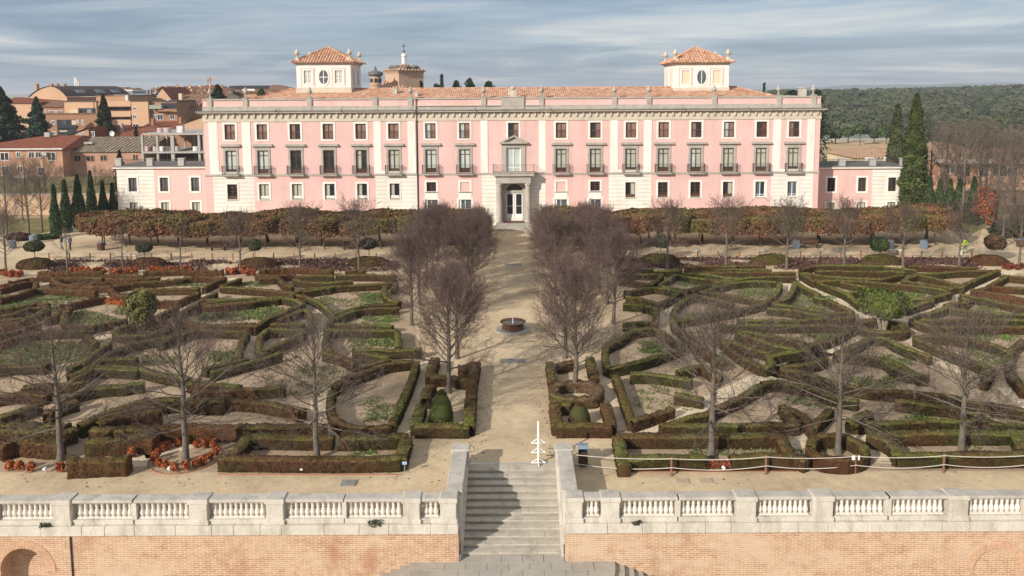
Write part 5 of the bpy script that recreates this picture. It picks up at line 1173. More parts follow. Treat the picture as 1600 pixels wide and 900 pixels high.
def plant(proto, x, y, label, name='bare_tree', cat='tree', group=None, s=1.0, sz=None, rz=None, z=0.0):
    t = root(name, (x, y, z), label, cat, group); t.rotation_euler = (0, 0, random.uniform(0, 6.28) if rz is None else rz); t.scale = (s, s, sz or s)
    for nm, me in zip(('trunk', 'crown'), proto):
        o = bpy.data.objects.new(nm, me); COL.objects.link(o); o.parent = t
    return t
FG = [bare_proto(11 + k, 7.2, 1.7, 3.45, .155, 42, 11, 8, 3, -5, 76, 'twig', 1.5, .115) for k in range(3)]
AV = [bare_proto(31 + k, 7.3, 1.45, 2.85, .16, 44, 12, 8, 5, 12, 80, 'twig_red', 1.45, .04, .75) for k in range(3)]
MID = [bare_proto(51 + k, 6.4, 1.9, 2.1, .12, 30, 9, 7, 4, 14, 76, 'twig', 1.6, .05) for k in range(3)]
BG = [bare_proto(71 + k, 9.0, 2.0, 3.3, .17, 24, 9, 7, 3, 18, 72, 'twig_brown', 1.9, .05) for k in range(3)]
SPARSE = [bare_proto(91, 5.0, 1.8, 1.6, .10, 14, 7, 5, 3, 4, 70, 'twig', 1.3, .06)]
FGT = [(95, 720, 1.0, 0, 'leftmost bare tree in the front row, standing in the bed with three orange shrubs'), (290, 721, 1.02, 1, 'bare tree in the circular bed ringed with orange shrubs'), (495, 717, .98, 2, 'bare tree in the long hedge rectangle left of the stairs'),
       (1111, 714, 1.12, 1, 'tallest front-row bare tree, in the hedge rectangle right of the stairs'), (1310, 710, .98, 2, 'bare tree in the oval hedge ring behind the white signs'), (1502, 707, 1.0, 0, 'rightmost bare tree in the front row, by the right end of the rope barrier')]
for px, py, s, k, lab in FGT:
    plant(FG[k], *P(px, py), lab, group='bare trees of the front row', s=s)
lab_in = ['nearest', 'second', 'third', 'fourth', 'fifth', 'sixth', 'seventh', 'eighth']
def avrow(side, X, Ys, which, hs):
    for i, (y, h) in enumerate(zip(Ys, hs)):
        plant(AV[(i + (side > 0) + (which == 'outer')) % 3], side * X + random.uniform(-.15, .15), y, f'dense reddish bare tree, {lab_in[i]} from the stairs in the {which} row {"right" if side > 0 else "left"} of the avenue', group='bare trees lining the avenue', s=h, sz=h * random.uniform(.97, 1.04))
ys = [47.7, 54.0, 71.0, 76.5, 82, 87.5, 92.5]; yo = [62.0, 68.0, 74, 80, 86, 91.5]
avrow(-1, 3.82, ys, 'inner', [.98, .86, .92, .86, .80, .70, .62]); avrow(1, 3.72, ys, 'inner', [1.0, .88, .93, .86, .80, .70, .62])
avrow(-1, 8.0, yo, 'outer', [.88, .92, .93, .86, .77, .66]); avrow(1, 8.0, yo, 'outer', [.92, .93, .93, .86, .77, .66])
for i, (px, py, s) in enumerate([(10, 430, 1.0), (376, 428, .95), (470, 427, 1.05), (561, 427, 1.1)]):
    plant(MID[i % 3], *P(px, py), ['bare tree at the far left end of the back row, beyond the mound', 'bare tree behind the orange clump, back row left of the avenue', 'bare tree in the back row, second from the left avenue trees', 'bare tree in the back row, closest to the left avenue trees'][i], group='bare trees of the back row', s=s)
for px, py, s, lab in ((106, 429, .9, 'thin sparse bare tree beside the dark mound at the far left'), (193, 428, .95, 'slender upright bare tree left of the white bench'), (284, 429, .98, 'thin bare tree between the white bench and the round ball tree')):
    plant(SPARSE[0], *P(px, py), lab, group='bare trees of the back row', s=s)
for i, px in enumerate((1043, 1134, 1229, 1319, 1411, 1498, 1592)):
    plant(MID[(i + 1) % 3], *P(px, 421), f'bare tree in the back row right of the avenue, {ORD[i]} from the avenue', group='bare trees of the back row', s=random.uniform(.98, 1.1))
# ---- flat-topped clipped trees along the palace front
def umb_proto(seed, cb):
    r = random.Random(seed); T = []
    for k in range(r.choice((1, 2, 2, 3))):
        p = Vector((r.uniform(-.3, .3), r.uniform(-.3, .3), 0)); d = Vector((r.uniform(-.18, .18), r.uniform(-.18, .18), 1)).normalized(); ra = r.uniform(.05, .10)
        for q in range(4):
            p2 = p + d * .5; T.append((p, p2, ra * (1 - .12 * q), ra * (1 - .12 * (q + 1)))); p = p2; d = (d + Vector((r.gauss(0, .12), r.gauss(0, .12), 0))).normalized()
        for b in range(7):
            a = r.uniform(0, 6.28); e = p + Vector((math.cos(a) * r.uniform(.5, 1.4), math.sin(a) * r.uniform(.5, 1.4), r.uniform(.4, .9))); T.append((p, e, ra * .5, .015))
    V, F = tubes([t[0] for t in T], [t[1] for t in T], [t[2] for t in T], [t[3] for t in T], 6)
    o = npmesh('trunk', V, F, 'bark_dark'); tm = o.data; bpy.data.objects.remove(o)
    n = 8500; u = rng.uniform(0, 1, n); a = rng.uniform(0, 6.283, n); rad = 2.32 * np.sqrt(u) * (1 + .10 * snoise(np.c_[np.cos(a), np.sin(a), a * 0], 2, seed))
    top = 3.70 + .26 * snoise(np.c_[rad * np.cos(a), rad * np.sin(a), a * 0], 1.5, seed + 1) - .16 * (rad / 2.2) ** 4; bot = 1.88 + .34 * snoise(np.c_[rad * np.cos(a), rad * np.sin(a), a * 0], 2.2, seed + 2) + .25 * (1 - rad / 2.2)
    f = rng.random(n); rim = rng.random(n) < .58; rad = np.where(rim, 2.32 * rng.uniform(.86, 1.04, n) * (1 + .10 * snoise(np.c_[np.cos(a), np.sin(a), a * 0], 2, seed)), rad)
    f = np.where(rim, f, 1 - (1 - f) ** 3 * .35); z = bot + (top - bot) * f
    C = np.c_[rad * np.cos(a), rad * np.sin(a), z]; Nn = np.c_[np.cos(a) * .8, np.sin(a) * .8, (f - .3) * 1.3]
    V, F = leaf_quads(C, Nn, .19, .7); g = np.clip(cb + .55 * snoise(C, 1.0, seed) - .30 * (f - .5) + rng.normal(0, .16, n), 0, 1)[:, None]
    c = (np.array([.115, .108, .032]) * (1 - g) + np.array([.185, .088, .046]) * g) * rng.uniform(.55, 1.45, (n, 1))
    o = npmesh('crown', V, F, 'leaf', col=c); cm = o.data; bpy.data.objects.remove(o); return tm, cm
UB = [umb_proto(200 + k, (.85, .5, .7, .75)[k]) for k in range(4)]
for side in (-1, 1):
    for row, (Y, n) in enumerate(((93.6, 14), (97.8, 14))):
        for i in range(n):
            X = side * (4.9 + 3.42 * i + row * 1.2) + random.uniform(-.3, .3)
            wh = 'left' if side < 0 else 'right'
            dy = (i - 10) * .8 if (side < 0 and i > 10) else 0
            plant(UB[(i * 3 + row + (side > 0) * 2) % 4 if side > 0 or i < 9 else (0 if i % 2 else 3)], X, Y + dy * (1 if row == 0 else .4) + random.uniform(-.3, .3), f'flat-topped clipped tree in the {"front" if row == 0 else "rear"} row before the palace, {ORD[i]} {wh} of the avenue', 'clipped_tree', 'tree', 'flat clipped trees before the palace', random.uniform(.95, 1.08), random.uniform(.92, 1.04))
# ---- cypresses and conifers
def cypress(px, py, ytop, r, label, col=(.034, .062, .022), name='cypress', n=2600, sharp=.55, Y=None, grp=None, size=.20, lump=.12, bulge=.35, trunk=.1):
    if Y is None: x, y = P(px, py)
    else: x, y = Q(px, ytop, Y)[0], Y
    h = Q(px, ytop, y)[1]; t = root(name, (x, y, 0), label, 'tree', grp)
    MB().tube((x, y, 0), (x, y, h * .7), trunk, trunk * .4, 6).build('trunk', 'bark_dark', t)
    C, D_ = cone_pts(h, r, n, sharp, lump, int(px), bulge, .72); C = C + np.array([x, y, .05]); V, F = leaf_quads(C, D_ + np.array([0, 0, .5]), size, .55, 2.2)
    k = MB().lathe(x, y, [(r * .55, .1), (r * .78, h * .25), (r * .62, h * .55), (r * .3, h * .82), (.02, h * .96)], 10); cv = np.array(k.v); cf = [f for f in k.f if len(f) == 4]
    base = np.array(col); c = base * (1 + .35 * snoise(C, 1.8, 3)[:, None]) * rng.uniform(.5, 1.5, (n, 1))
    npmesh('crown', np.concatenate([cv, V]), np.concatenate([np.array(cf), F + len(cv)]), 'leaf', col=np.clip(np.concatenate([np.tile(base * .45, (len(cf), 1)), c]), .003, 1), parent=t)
gL = 'slim cypresses left of the palace wing'
for i, (px, py, yt, r) in enumerate(((88, 371, 290, .52), (105, 363, 282, .66), (125, 356, 274, .78), (145, 350, 268, .62), (163, 347, 283, .55), (178, 346, 287, .45))):
    cypress(px, py, yt, r, ['slim cypress at the left end of the row, ivy at its foot', 'dark cypress second from the left of the row', 'stoutest cypress of the row beside the left wing', 'tall cypress with a thin tip, fourth from the left', 'cypress just left of the one nearest the wing', 'slenderest cypress of the row, nearest the left wing'][i], grp=gL, bulge=.5)
cypress(1424, 343, 148, 2.15, 'huge cypress covering the end of the right palace wing', (.062, .078, .022), n=13000, size=.24, sharp=.60, lump=.13, bulge=.18, trunk=.3)
cypress(1403, 0, 164, 1.5, 'tall thin cypress standing behind the right palace wing', (.055, .066, .026), n=5000, Y=128, size=.30, sharp=.5, lump=.1, trunk=.2)
for i, (px, py, yt, r) in enumerate(((1450, 347, 275, .9), (1466, 348, 281, .72), (1482, 348, 281, .70), (1497, 348, 280, .82), (1519, 352, 277, .75))):
    cypress(px, py, yt, r, ['slim cypress touching the foot of the huge cypress', 'slim cypress, second right of the huge cypress', 'slim cypress, middle of the row right of the huge cypress', 'stout slim cypress, next to last of the right row', 'slim cypress at the right end of the row beside the orange tree'][i], (.045, .066, .026), grp='slim cypresses right of the palace wing', bulge=.5)
def conifer(px, ytop, Y, r, label, base=(.030, .047, .022), n=2600, z0=.1, name='conifer', size=.6, flat_=1.0):
    n = int(n * 2.4); size = size * .58
    x, h = Q(px, ytop, Y); t = root(name, (x, Y, 0), label, 'tree'); MB().tube((x, Y, 0), (x, Y, h * .95), .3, .05, 7).build('trunk', 'bark_dark', t)
    tt = rng.random(n) ** .8; a = rng.uniform(0, 6.283, n); tier = (.50 + .50 * np.abs(np.sin(tt * 8.5 * np.pi + .9 * np.sin(a * 3 + int(px))))) * (1 + .22 * np.sin(a * 4 + int(px)) * np.cos(tt * 9)); rr = r * (1 - tt) ** (.8 * flat_) * tier * rng.uniform(.35, 1, n) ** .5 * (1 + .22 * np.sin(a * 5 + tt * 20))
    C = np.c_[x + np.cos(a) * rr, Y + np.sin(a) * rr, h * (z0 + (1 - z0) * tt) - rr * .16]; V, F = leaf_quads(C, np.c_[np.cos(a) * .5, np.sin(a) * .5, np.full(n, .8)], size, .5, 1.8)
    npmesh('crown', V, F, 'leaf', col=np.array(base) * (1 + .35 * snoise(C, .7, 3)[:, None]) * rng.uniform(.45, 1.6, (n, 1)), parent=t)
conifer(0, 137, 186, 8.2, 'great dark cedar at the left edge of the town', n=6500, size=.75)
conifer(56, 152, 180, 4.6, 'pointed blue-green fir right of the great cedar', (.030, .052, .034), n=4200, size=.6)
conifer(161, 149, 185, 3.6, 'dark pointed conifer in front of the balcony block', n=3200, size=.7)
conifer(212, 198, 178, 1.7, 'small brownish conifer beside the concrete frame', (.05, .05, .02), n=900, size=.45)
conifer(186, 235, 126, 1.9, 'small conifer behind the left wing roof', (.04, .05, .022), n=900, size=.4)
conifer(340, 133, 170, 4.6, 'dark cedar rising behind the left corner of the palace roof', n=2400, size=.7, flat_=.7)
conifer(408, 139, 165, 3.2, 'green conifer behind the left end of the palace roof', (.05, .08, .025), n=1500, size=.6, flat_=.6)
cypress(690, 0, 117.5, .9, 'thin cypress on the skyline right of the church', Y=190, n=900, size=.4)
cypress(1194, 0, 131, .8, 'tiny cypress tip on the skyline left of the right tower', Y=190, n=500, size=.4)
cypress(658, 0, 128, .7, 'small cypress in front of the church wall', Y=134, n=500, size=.35)
conifer(682, 131, 190, 3.0, 'low dark tree beside the thin skyline cypress', n=900, size=.6, flat_=.5)
conifer(713, 126, 190, 3.8, 'spreading dark conifer on the skyline, left one of the pair', n=1400, size=.6, flat_=.6)
conifer(734, 122.5, 195, 4.0, 'spreading dark conifer on the skyline, right one of the pair', n=1600, size=.6, flat_=.6)
conifer(764, 127, 190, 3.8, 'dark rounded conifer on the skyline left of the stone crest', n=1400, size=.6, flat_=.45)
conifer(1238, 141, 190, 4.5, 'dark tree on the skyline behind the right chimney', n=1200, size=.6, flat_=.45); conifer(1277, 140, 190, 3.4, 'dark tree on the skyline at the right corner of the palace', n=1200, size=.6, flat_=.45)
def round_tree(px, ytop, Y, r, label, base, name='pine_tree', n=900, size=.5, grp=None, trunk=.16, flat_=.8, cat='tree', cb=None):
    x, h = Q(px, ytop, Y); t = root(name, (x, Y, 0), label, cat, grp); MB().tube((x, Y, 0), (x, Y, h - r * flat_), trunk, trunk * .6, 7).build('trunk', 'bark', t)
    C, D_ = ellip(x, Y, h - r * flat_, r, r, r * flat_, n, .5, int(px), .28, -.8, 4); V, F = leaf_quads(C, D_, size, .7)
    c = np.array(base) * (1 + .3 * snoise(C, 1.2, 3)[:, None]) * rng.uniform(.5, 1.5, (n, 1))
    npmesh('crown', V, F, 'leaf', col=np.clip(c, .004, 1), parent=t)
for i, (px, yt, r, Y) in enumerate(((1287, 196, 2.3, 268), (1306, 204, 1.9, 272), (1326, 199, 2.2, 276), (1345, 192, 2.5, 264), (1366, 205, 1.6, 276), (1386, 197, 2.6, 268))):
    round_tree(px, yt, Y, r, ['green pine by the right edge of the palace', 'low bright pine left of the court fence', 'pine behind the left part of the court fence', 'tall pine with a bare trunk before the court fence', 'low pine at the right part of the court fence', 'dark pine left of the twin cypresses'][i], (.055, .082, .03), grp='pines along the court fence', trunk=.22)
bdr = [('dark red hedge shrub against the left palace wing', 262, 333, 320, 3.4, 1.9, (.075, .028, .026)), ('dark maroon hedge shrub at the corner of the palace and the left wing', 300, 331, 318, 3.0, 2.0, (.07, .032, .03)), ('maroon shrub beside the last slim cypress', 196, 338, 310, 1.6, 3.0, (.075, .022, .02)), ('dark maroon shrub between the slim cypresses', 168, 343, 318, 1.9, 2.5, (.06, .022, .022)), ('round blue-green bush in front of the left wing', 208, 349, 329, 2.1, 2.0, (.028, .055, .032)),
       ('low green bush on the lawn, left of the pair by the cypress', 64, 374, 367, 1.0, .9, (.05, .085, .02)), ('low green bush on the lawn, right of the pair by the cypress', 79, 373, 365, 1.0, .9, (.055, .095, .022)), ('reddish shrub on the lawn at the far left', 30, 376, 364, 1.5, 1.2, (.10, .045, .03)), ('dark shrub left of the bin at the right edge', 1573, 372, 348, 2.2, 2.0, (.035, .045, .022)), ('dark green bush behind the right edge shrub', 1590, 372, 340, 2.0, 2.4, (.04, .05, .02))]
for lab, px, pb, yt, rx, rz, col in bdr:
    x, y = P(px, pb); z = Q(px, yt, y)[1]; n = 1300; C, D_ = ellip(x, y, z * .5, rx, 1.0, z * .5, n, .5, int(px), .14, -.9, 4); V, F = leaf_quads(C, D_, .22, .7)
    tag(npmesh('shrub', V, F, 'leaf', col=np.array(col) * rng.uniform(.5, 1.5, (n, 1))), lab, 'shrub')
# ---- bare trees in the background
bgl = [(12, 372, 255, 'left'), (45, 366, 248, 'left'), (66, 362, 262, 'left'), (36, 345, 268, 'left'), (74, 330, 243, 'left'), (98, 322, 262, 'left'), (128, 318, 268, 'left'), (152, 316, 262, 'left'), (170, 316, 266, 'left'), (18, 330, 262, 'left')]
wd = ['at the left edge of the dry lawn', 'with twin stems on the dry lawn', 'nearest the first slim cypress on the dry lawn', 'close under the rubble wall', 'with a broad brown crown before the brick house', 'behind the first slim cypress', 'behind the second slim cypress', 'behind the stoutest slim cypress', 'behind the last slim cypress', 'before the white porch of the brick house']
for i, (px, pb, yt, _) in enumerate(bgl):
    x, y = P(px, pb); h = Q(px, yt, y)[1]; plant(BG[i % 3], x, y, f'bare brown tree {wd[i]}', group='bare trees at the left side', s=h / 9.4 * (.85 if i < 4 else 1.0), sz=h / 9.2)
bgr = [(1452, 340, 205), (1476, 335, 196), (1502, 350, 192), (1530, 335, 200), (1556, 352, 205), (1580, 345, 210), (1600, 360, 215), (1566, 388, 278), (1540, 330, 230), (1620, 350, 205), (1495, 325, 215), (1585, 330, 222)]
wr = ['just right of the huge cypress', 'behind the slim cypress row', 'with the widest pale crown behind the slim cypresses', 'behind the orange tree', 'on the sandy slope right of the orange tree', 'on the sandy slope near the right edge', 'at the right edge, tallest of its clump', 'low beside the dark shrub at the right edge', 'close behind the orange tree, half hidden', 'cut by the right edge of the view', 'in front of the white canopies', 'behind the sandy slope at the right']
for i, (px, pb, yt) in enumerate(bgr):
    x, y = P(px, pb); h = Q(px, yt, y)[1]; plant(BG[(i + 1) % 3], x, y, f'bare brown tree {wr[i]}', group='bare trees at the right side', s=h / 9.2 * .95, sz=h / 9.2)
# tree with rust-orange leaves
x, y = P(1540, 358); h = Q(1540, 290, y)[1]; t = plant(MID[0], x, y, 'tree still holding rust-orange leaves right of the slim cypresses', s=h / 6.6)
n = 1300; C, D_ = ellip(0, 0, 3.6, 1.7, 1.7, 2.7, n, .2, 4, .3, -1); V, F = leaf_quads(C, D_, .24, .9); k = snoise(C, 1.4, 9) > -.35
o = npmesh('foliage', V.reshape(-1, 4, 3)[k].reshape(-1, 3), np.arange(4 * k.sum()).reshape(-1, 4), 'leaf', col=np.array([.30, .085, .032]) * rng.uniform(.5, 1.4, (k.sum(), 1))); o.parent = t
# ================================================================== wooded hill on the right
def hz(x, y):
    u = np.clip((y - 290) / 480, 0, 1); u = u * u * (3 - 2 * u)
    return 13.0 * u + 2.2 * np.clip((x / np.maximum(y, 1) - .44) / .2, -.4, 1.2) * u + 1.2 * np.sin(x * .011 + 1) * u
gx = np.linspace(0, 1, 40); gy = np.linspace(296, 1500, 60); V = []
for y in gy:
    for u in gx:
        x = y * (.16 + .86 * u) + 20; V.append((x, y, float(hz(np.array(x), np.array(y))) - .05))
F = [[j * 40 + i, j * 40 + i + 1, (j + 1) * 40 + i + 1, (j + 1) * 40 + i] for j in range(59) for i in range(39)]
tag(npmesh('hill', V, F, 'forest_floor', smooth=True), kind='structure')
crowns = []; y = 214.0
while y < 860:
    st_ = 5.8 + (y - 214) * .007; xx = y * .32
    while xx < y * .80:
        crowns.append((xx + random.uniform(-2.2, 2.2), y + random.uniform(-2.2, 2.2), random.choice((2.6, 3.4, 4.0, 4.8, 6.0)) * random.uniform(.85, 1.15) * (1 + (y - 214) * .0004))); xx += st_ * random.uniform(.8, 1.3)
    y += st_ * .95
Vs, Fs, Cs, nv = [], [], [], 0
tint = np.array([[.074, .088, .046], [.092, .102, .056], [.050, .064, .038], [.082, .108, .040], [.110, .114, .070]])
for cx_2, cy_2, r in crowns:
    if cx_2 / cy_2 < .485 and cy_2 < 303: continue
    n = 170 if cy_2 < 360 else (90 if cy_2 < 520 else 46); z = float(hz(np.array(cx_2), np.array(cy_2))); H_ = random.uniform(4.4, 7.0); rzz = r * random.uniform(.6, .8)
    d = unit(rng.normal(0, 1, (n, 3))); d[:, 2] = np.where(d[:, 2] < -.3, -d[:, 2], d[:, 2]); d[:, 1] = np.where(rng.random(n) < .6, -np.abs(d[:, 1]), d[:, 1])
    C = np.array([cx_2, cy_2, z + H_ - rzz]) + d * (1 + .16 * snoise(d, 4, int(cx_2 * 7) % 999))[:, None] * rng.uniform(.85, 1.03, (n, 1)) * np.array([r, r, rzz])
    V, F = leaf_quads(C, d, (.62 if n == 170 else (.85 if n == 90 else 1.2)) * r / 3.3, .28, 1.2); Vs.append(V); Fs.append(F + nv); nv += len(V)
    Cs.append(tint[random.choices(range(5), (4, 3, 3, 1.2, 2))[0]] * random.uniform(.66, 1.05) * rng.uniform(.86, 1.14, (n, 1)))
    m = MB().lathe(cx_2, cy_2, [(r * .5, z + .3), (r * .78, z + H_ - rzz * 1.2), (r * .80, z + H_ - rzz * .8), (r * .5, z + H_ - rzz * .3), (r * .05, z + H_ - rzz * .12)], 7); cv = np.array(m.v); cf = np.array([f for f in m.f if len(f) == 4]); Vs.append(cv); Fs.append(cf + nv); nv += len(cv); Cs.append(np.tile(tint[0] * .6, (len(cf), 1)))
tag(npmesh('wood', np.concatenate(Vs), np.concatenate(Fs), 'leaf', col=np.concatenate(Cs)), kind='stuff')
round_tree(1425, 141, 780, 7.5, 'umbrella pine standing above the wooded skyline', (.05, .066, .036), 'umbrella_pine', 260, 2.2, flat_=.36, trunk=.5); round_tree(1598, 134.5, 700, 10, 'dark round tree on the wooded skyline at the right edge', (.042, .056, .034), 'skyline_tree', 500, 2.2, flat_=.6, trunk=.5)
round_tree(1506, 137.5, 760, 9, 'broad green crown on the wooded skyline', (.07, .088, .04), 'skyline_tree', 300, 2.2, flat_=.5, trunk=.5)
V = []; xs = np.linspace(-1200, 5200, 120)
hm = 22 + 24 * np.exp(-((xs - 2560) / 560) ** 2) + 16 * np.exp(-((xs - 1850) / 240) ** 2) + 11 * np.exp(-((xs - 3300) / 400) ** 2) + 3 * np.sin(xs * .009) + 2 * np.sin(xs * .023)
V = []
for j, (yy, f) in enumerate(((3800, 0), (4000, .75), (4200, 1.0), (4600, .3))): V += [(x, yy, 0 if f == 0 else h * f) for x, h in zip(xs, hm)]
F = [[j * 120 + i, j * 120 + i + 1, (j + 1) * 120 + i + 1, (j + 1) * 120 + i] for j in range(3) for i in range(119)]
tag(npmesh('mountains', V, F, 'hill_blue', smooth=True), kind='structure')
# ================================================================== TOWN on the left, buildings behind
def pbox(m, x0, x1, y0, y1, Y, dep, mi=0):          # box from the pixel rectangle of its front
    X0, X1 = Q(x0, (y0 + y1) / 2, Y)[0], Q(x1, (y0 + y1) / 2, Y)[0]; xm = (x0 + x1) / 2; Z1, Z0_ = Q(xm, y0, Y)[1], Q(xm, y1, Y)[1]
    m.box(X0, X1, Y, Y + dep, Z0_, Z1, mi); return X0, X1, Z0_, Z1
def bld(name, label, Y, dep, x0, x1, ye_, wall, roof=None, wins=(), base=0.0, group=None, cat='building', wmat='glass_dark', frame_='town_white', extra=()):
    X0, X1 = Q(x0, ye_, Y)[0], Q(x1, ye_, Y)[0]; ZE = Q((x0 + x1) / 2, ye_, Y)[1]
    t = root(name, ((X0 + X1) / 2, Y + dep / 2, base), label, cat, group)
    MB().box(X0, X1, Y, Y + dep, base, ZE).build('wall', wall, t)
    if roof:
        kind, yr_, mat = roof[0], roof[1], roof[2]; ov = .4; m = MB(); zr = None
        if kind == 'hip':
            Yr = Y + dep / 2; zr = Q((x0 + x1) / 2, yr_, Yr)[1]; a, b = Q(roof[3], yr_, Yr)[0], Q(roof[4], yr_, Yr)[0]; A = [(X0 - ov, Y - ov, ZE), (X1 + ov, Y - ov, ZE), (X1 + ov, Y + dep + ov, ZE), (X0 - ov, Y + dep + ov, ZE)]; r0, r1 = (a, Yr, zr), (b, Yr, zr)
            m.poly([A[0], A[1], r1, r0]).poly([A[2], A[3], r0, r1]).poly([A[1], A[2], r1]).poly([A[3], A[0], r0]); m.box(X0 - ov, X1 + ov, Y - ov, Y + dep + ov, ZE - .22, ZE - .01)
        elif kind == 'gable_x':                       # ridge runs along x
            Yr = Y + dep / 2; zr = Q((x0 + x1) / 2, yr_, Yr)[1]
            m.poly([(X0 - ov, Y - ov, ZE - .05), (X1 + ov, Y - ov, ZE - .05), (X1 + ov, Yr, zr), (X0 - ov, Yr, zr)]).poly([(X1 + ov, Y + dep + ov, ZE), (X0 - ov, Y + dep + ov, ZE), (X0 - ov, Yr, zr), (X1 + ov, Yr, zr)])
            for e in (X0, X1): MB().poly([(e, Y, ZE), (e, Y + dep, ZE), (e, Yr, zr - .08)]).build('gable', wall, t)
        elif kind == 'gable_y':                       # gable faces the viewer
            xm = Q(roof[3], yr_, Y)[0]; zr = Q(roof[3], yr_, Y)[1]
            m.poly([(X0 - ov, Y - ov, ZE - .05), (xm, Y - ov, zr), (xm, Y + dep, zr), (X0 - ov, Y + dep, ZE - .05)]).poly([(xm, Y - ov, zr), (X1 + ov, Y - ov, ZE - .05), (X1 + ov, Y + dep, ZE - .05), (xm, Y + dep, zr)])
            MB().poly([(X0, Y - .003, ZE), (X1, Y - .003, ZE), (xm, Y - .003, zr - .08)]).poly([(X0, Y + dep, ZE), (X1, Y + dep, ZE), (xm, Y + dep, zr - .08)]).build('gable', wall, t)
        elif kind == 'flat':
            m.box(X0 - .15, X1 + .15, Y - .15, Y + dep, ZE + .002, ZE + yr_)
        m.build('roof', mat, t)
    for w_ in wins:
        a, c, b, d = w_[:4]; mat = w_[4] if len(w_) > 4 else wmat
        m = MB(); xa, xb = Q(a, c, Y)[0], Q(b, c, Y)[0]; z1, z0 = Q(a, c, Y)[1], Q(a, d, Y)[1]
        m.box(xa - .12, xb + .12, Y - .06, Y + .02, z0 - .12, z0, 1); m.box(xa - .12, xb + .12, Y - .06, Y + .02, z1, z1 + .12, 1); m.box(xa - .12, xa, Y - .06, Y + .02, z0, z1, 1); m.box(xb, xb + .12, Y - .06, Y + .02, z0, z1, 1)
        m.box((xa + xb) / 2 - .05, (xa + xb) / 2 + .05, Y - .05, Y - .025, z0, z1, 1); m.box(xa, xb, Y - .02, Y - .006, z0, z1, 0); m.build('window', [mat, frame_], t)
    for nm, a, b, c, d, fwd, th, mat in extra:         # further boxes: name, px x0,x1,y0,y1, forward, thickness, material
        m = MB(); pbox(m, a, b, c, d, Y - fwd, th); m.build(nm, mat, t)
    return t
bld('brick_house', 'salmon brick house with white window frames and a red hipped roof, left edge', 150, 22, -70, 97, 233, 'orange_brick', ('hip', 212, 'roof_red', 72, 130),
    [(1, 239, 13, 250), (26, 238, 32, 245.5), (45, 238, 53, 246), (56, 238, 63.5, 246), (74, 238.5, 86, 250), (3, 260, 14, 277), (28, 260, 35, 268), (60, 262, 68, 274), (-20, 240, -8, 250)],
    extra=[('porch', 18, 41, 275, 279, 2.5, 2.4, 'town_white'), ('porch_post', 39.5, 42, 279, 293, 2.5, .4, 'town_white'), ('air_conditioner', 65.5, 71.5, 238, 243, .6, .5, 'town_white'), ('eave_board', -70, 97, 232.2, 234, .45, .3, 'town_white'), ('chimney', 69, 77, 207, 214, -9, 1.2, 'concrete')])
bld('old_brick_house', 'long old brick house with a mottled grey tiled roof and dark openings', 153, 20, 97.5, 224, 237, 'salmon_brick', ('gable_x', 213.5, 'roof_mottled'),
    [(116, 243.5, 125.5, 252), (136, 243.5, 146.5, 252), (157, 243, 166.5, 251), (208, 242, 215, 250)], wmat='dark_plastic_and_shade', frame_='salmon_brick', extra=[('drainpipe', 97.8, 99.2, 238, 290, .12, .1, 'brown_and_shaded_brick'), ('roof_vent', 131, 144, 222, 225, -4, 1, 'concrete')])
# unfinished concrete frame
Y = 150; t = root('concrete_frame', (Q(270, 240, Y)[0], Y + 7, 0), 'unfinished grey concrete building frame with drums on its open floor', 'building')
for yt, yb in ((208, 210.5), (237, 239.5), (262, 264)):
    m = MB(); pbox(m, 222, 322, yt, yb, Y, 14); m.build('floor_slab', 'concrete', t)
for px in (223.5, 247, 270.5, 312, 320):
    m = MB(); pbox(m, px - 1.6 if px != 270.5 else px - 2.6, px + 1.6 if px != 270.5 else px + 2.6, 210.6, 300, Y + .2, .5); m.build('pillar', 'concrete', t)
for px in (236, 262, 290, 305):
    m = MB(); pbox(m, px - 1, px + 1, 210.6, 300, Y + 12, .4); m.build('pillar', 'concrete', t)
m = MB(); pbox(m, 224, 322, 211, 262, Y + 13.4, .3); m.build('back_wall', 'brown_and_shaded_brick', t)
m = MB(); rail(m, [(Q(223, 208, Y)[0], Y + .3), (Q(322, 208, Y)[0], Y + .3)], Q(270, 207.5, Y)[1], Q(270, 202, Y)[1], 0, 1.2, .03); m.build('guard_rail', 'blue_grey_metal', t)
def drum(px, py, Y, r, h, mat, label, grp):
    x, z = Q(px, py, Y); o = MB().lathe(x, Y, [(r * .96, z), (r, z + .05), (r, z + h * .33), (r * 1.04, z + h * .35), (r, z + h * .38), (r, z + h * .66), (r * 1.04, z + h * .68), (r, z + h * .71), (r, z + h * .97), (r * .93, z + h)], 12).build('drum', mat, None); tag(o, label, 'drum', grp)
for px, mat, lab in ((232, 'drum_pink', 'pale drum on the open floor, by the left pillar of the concrete frame'), (244, 'drum_pink', 'pink drum left of the second pillar of the concrete frame'), (255, 'town_white', 'white drum right of the second pillar of the concrete frame'), (261, 'drum_pink', 'pink drum left of the thick middle pillar of the concrete frame'), (276, 'town_white', 'white drum right of the thick middle pillar of the concrete frame'), (307, 'town_white', 'white drum by the right pillar of the concrete frame')):
    drum(px, 237, Y + 2, .62, 1.0, mat, lab, 'drums on the concrete frame')
for px, mat, w_ in ((252, 'drum_pink', 'left of two'), (262, 'drum_pink', 'right of two')): drum(px, 208, Y + 3, .7, 1.0, mat, f'pink drum on top of the concrete frame, {w_}', 'drums on the concrete frame')
m = MB(); x0, x1, z0, z1 = pbox(m, 276, 285, 197.5, 207.5, Y + 2, 1.1); m.box(x0 - .04, x1 + .04, Y + 1.96, Y + 3.14, z1, z1 + .08).box(x0 - .03, x1 + .03, Y + 1.97, Y + 2.0, z0 + .4, z0 + .48); tag(m.build('site_cabinet', 'town_white', bevel=.03), 'white cabinet standing on top of the concrete frame', 'cabinet')
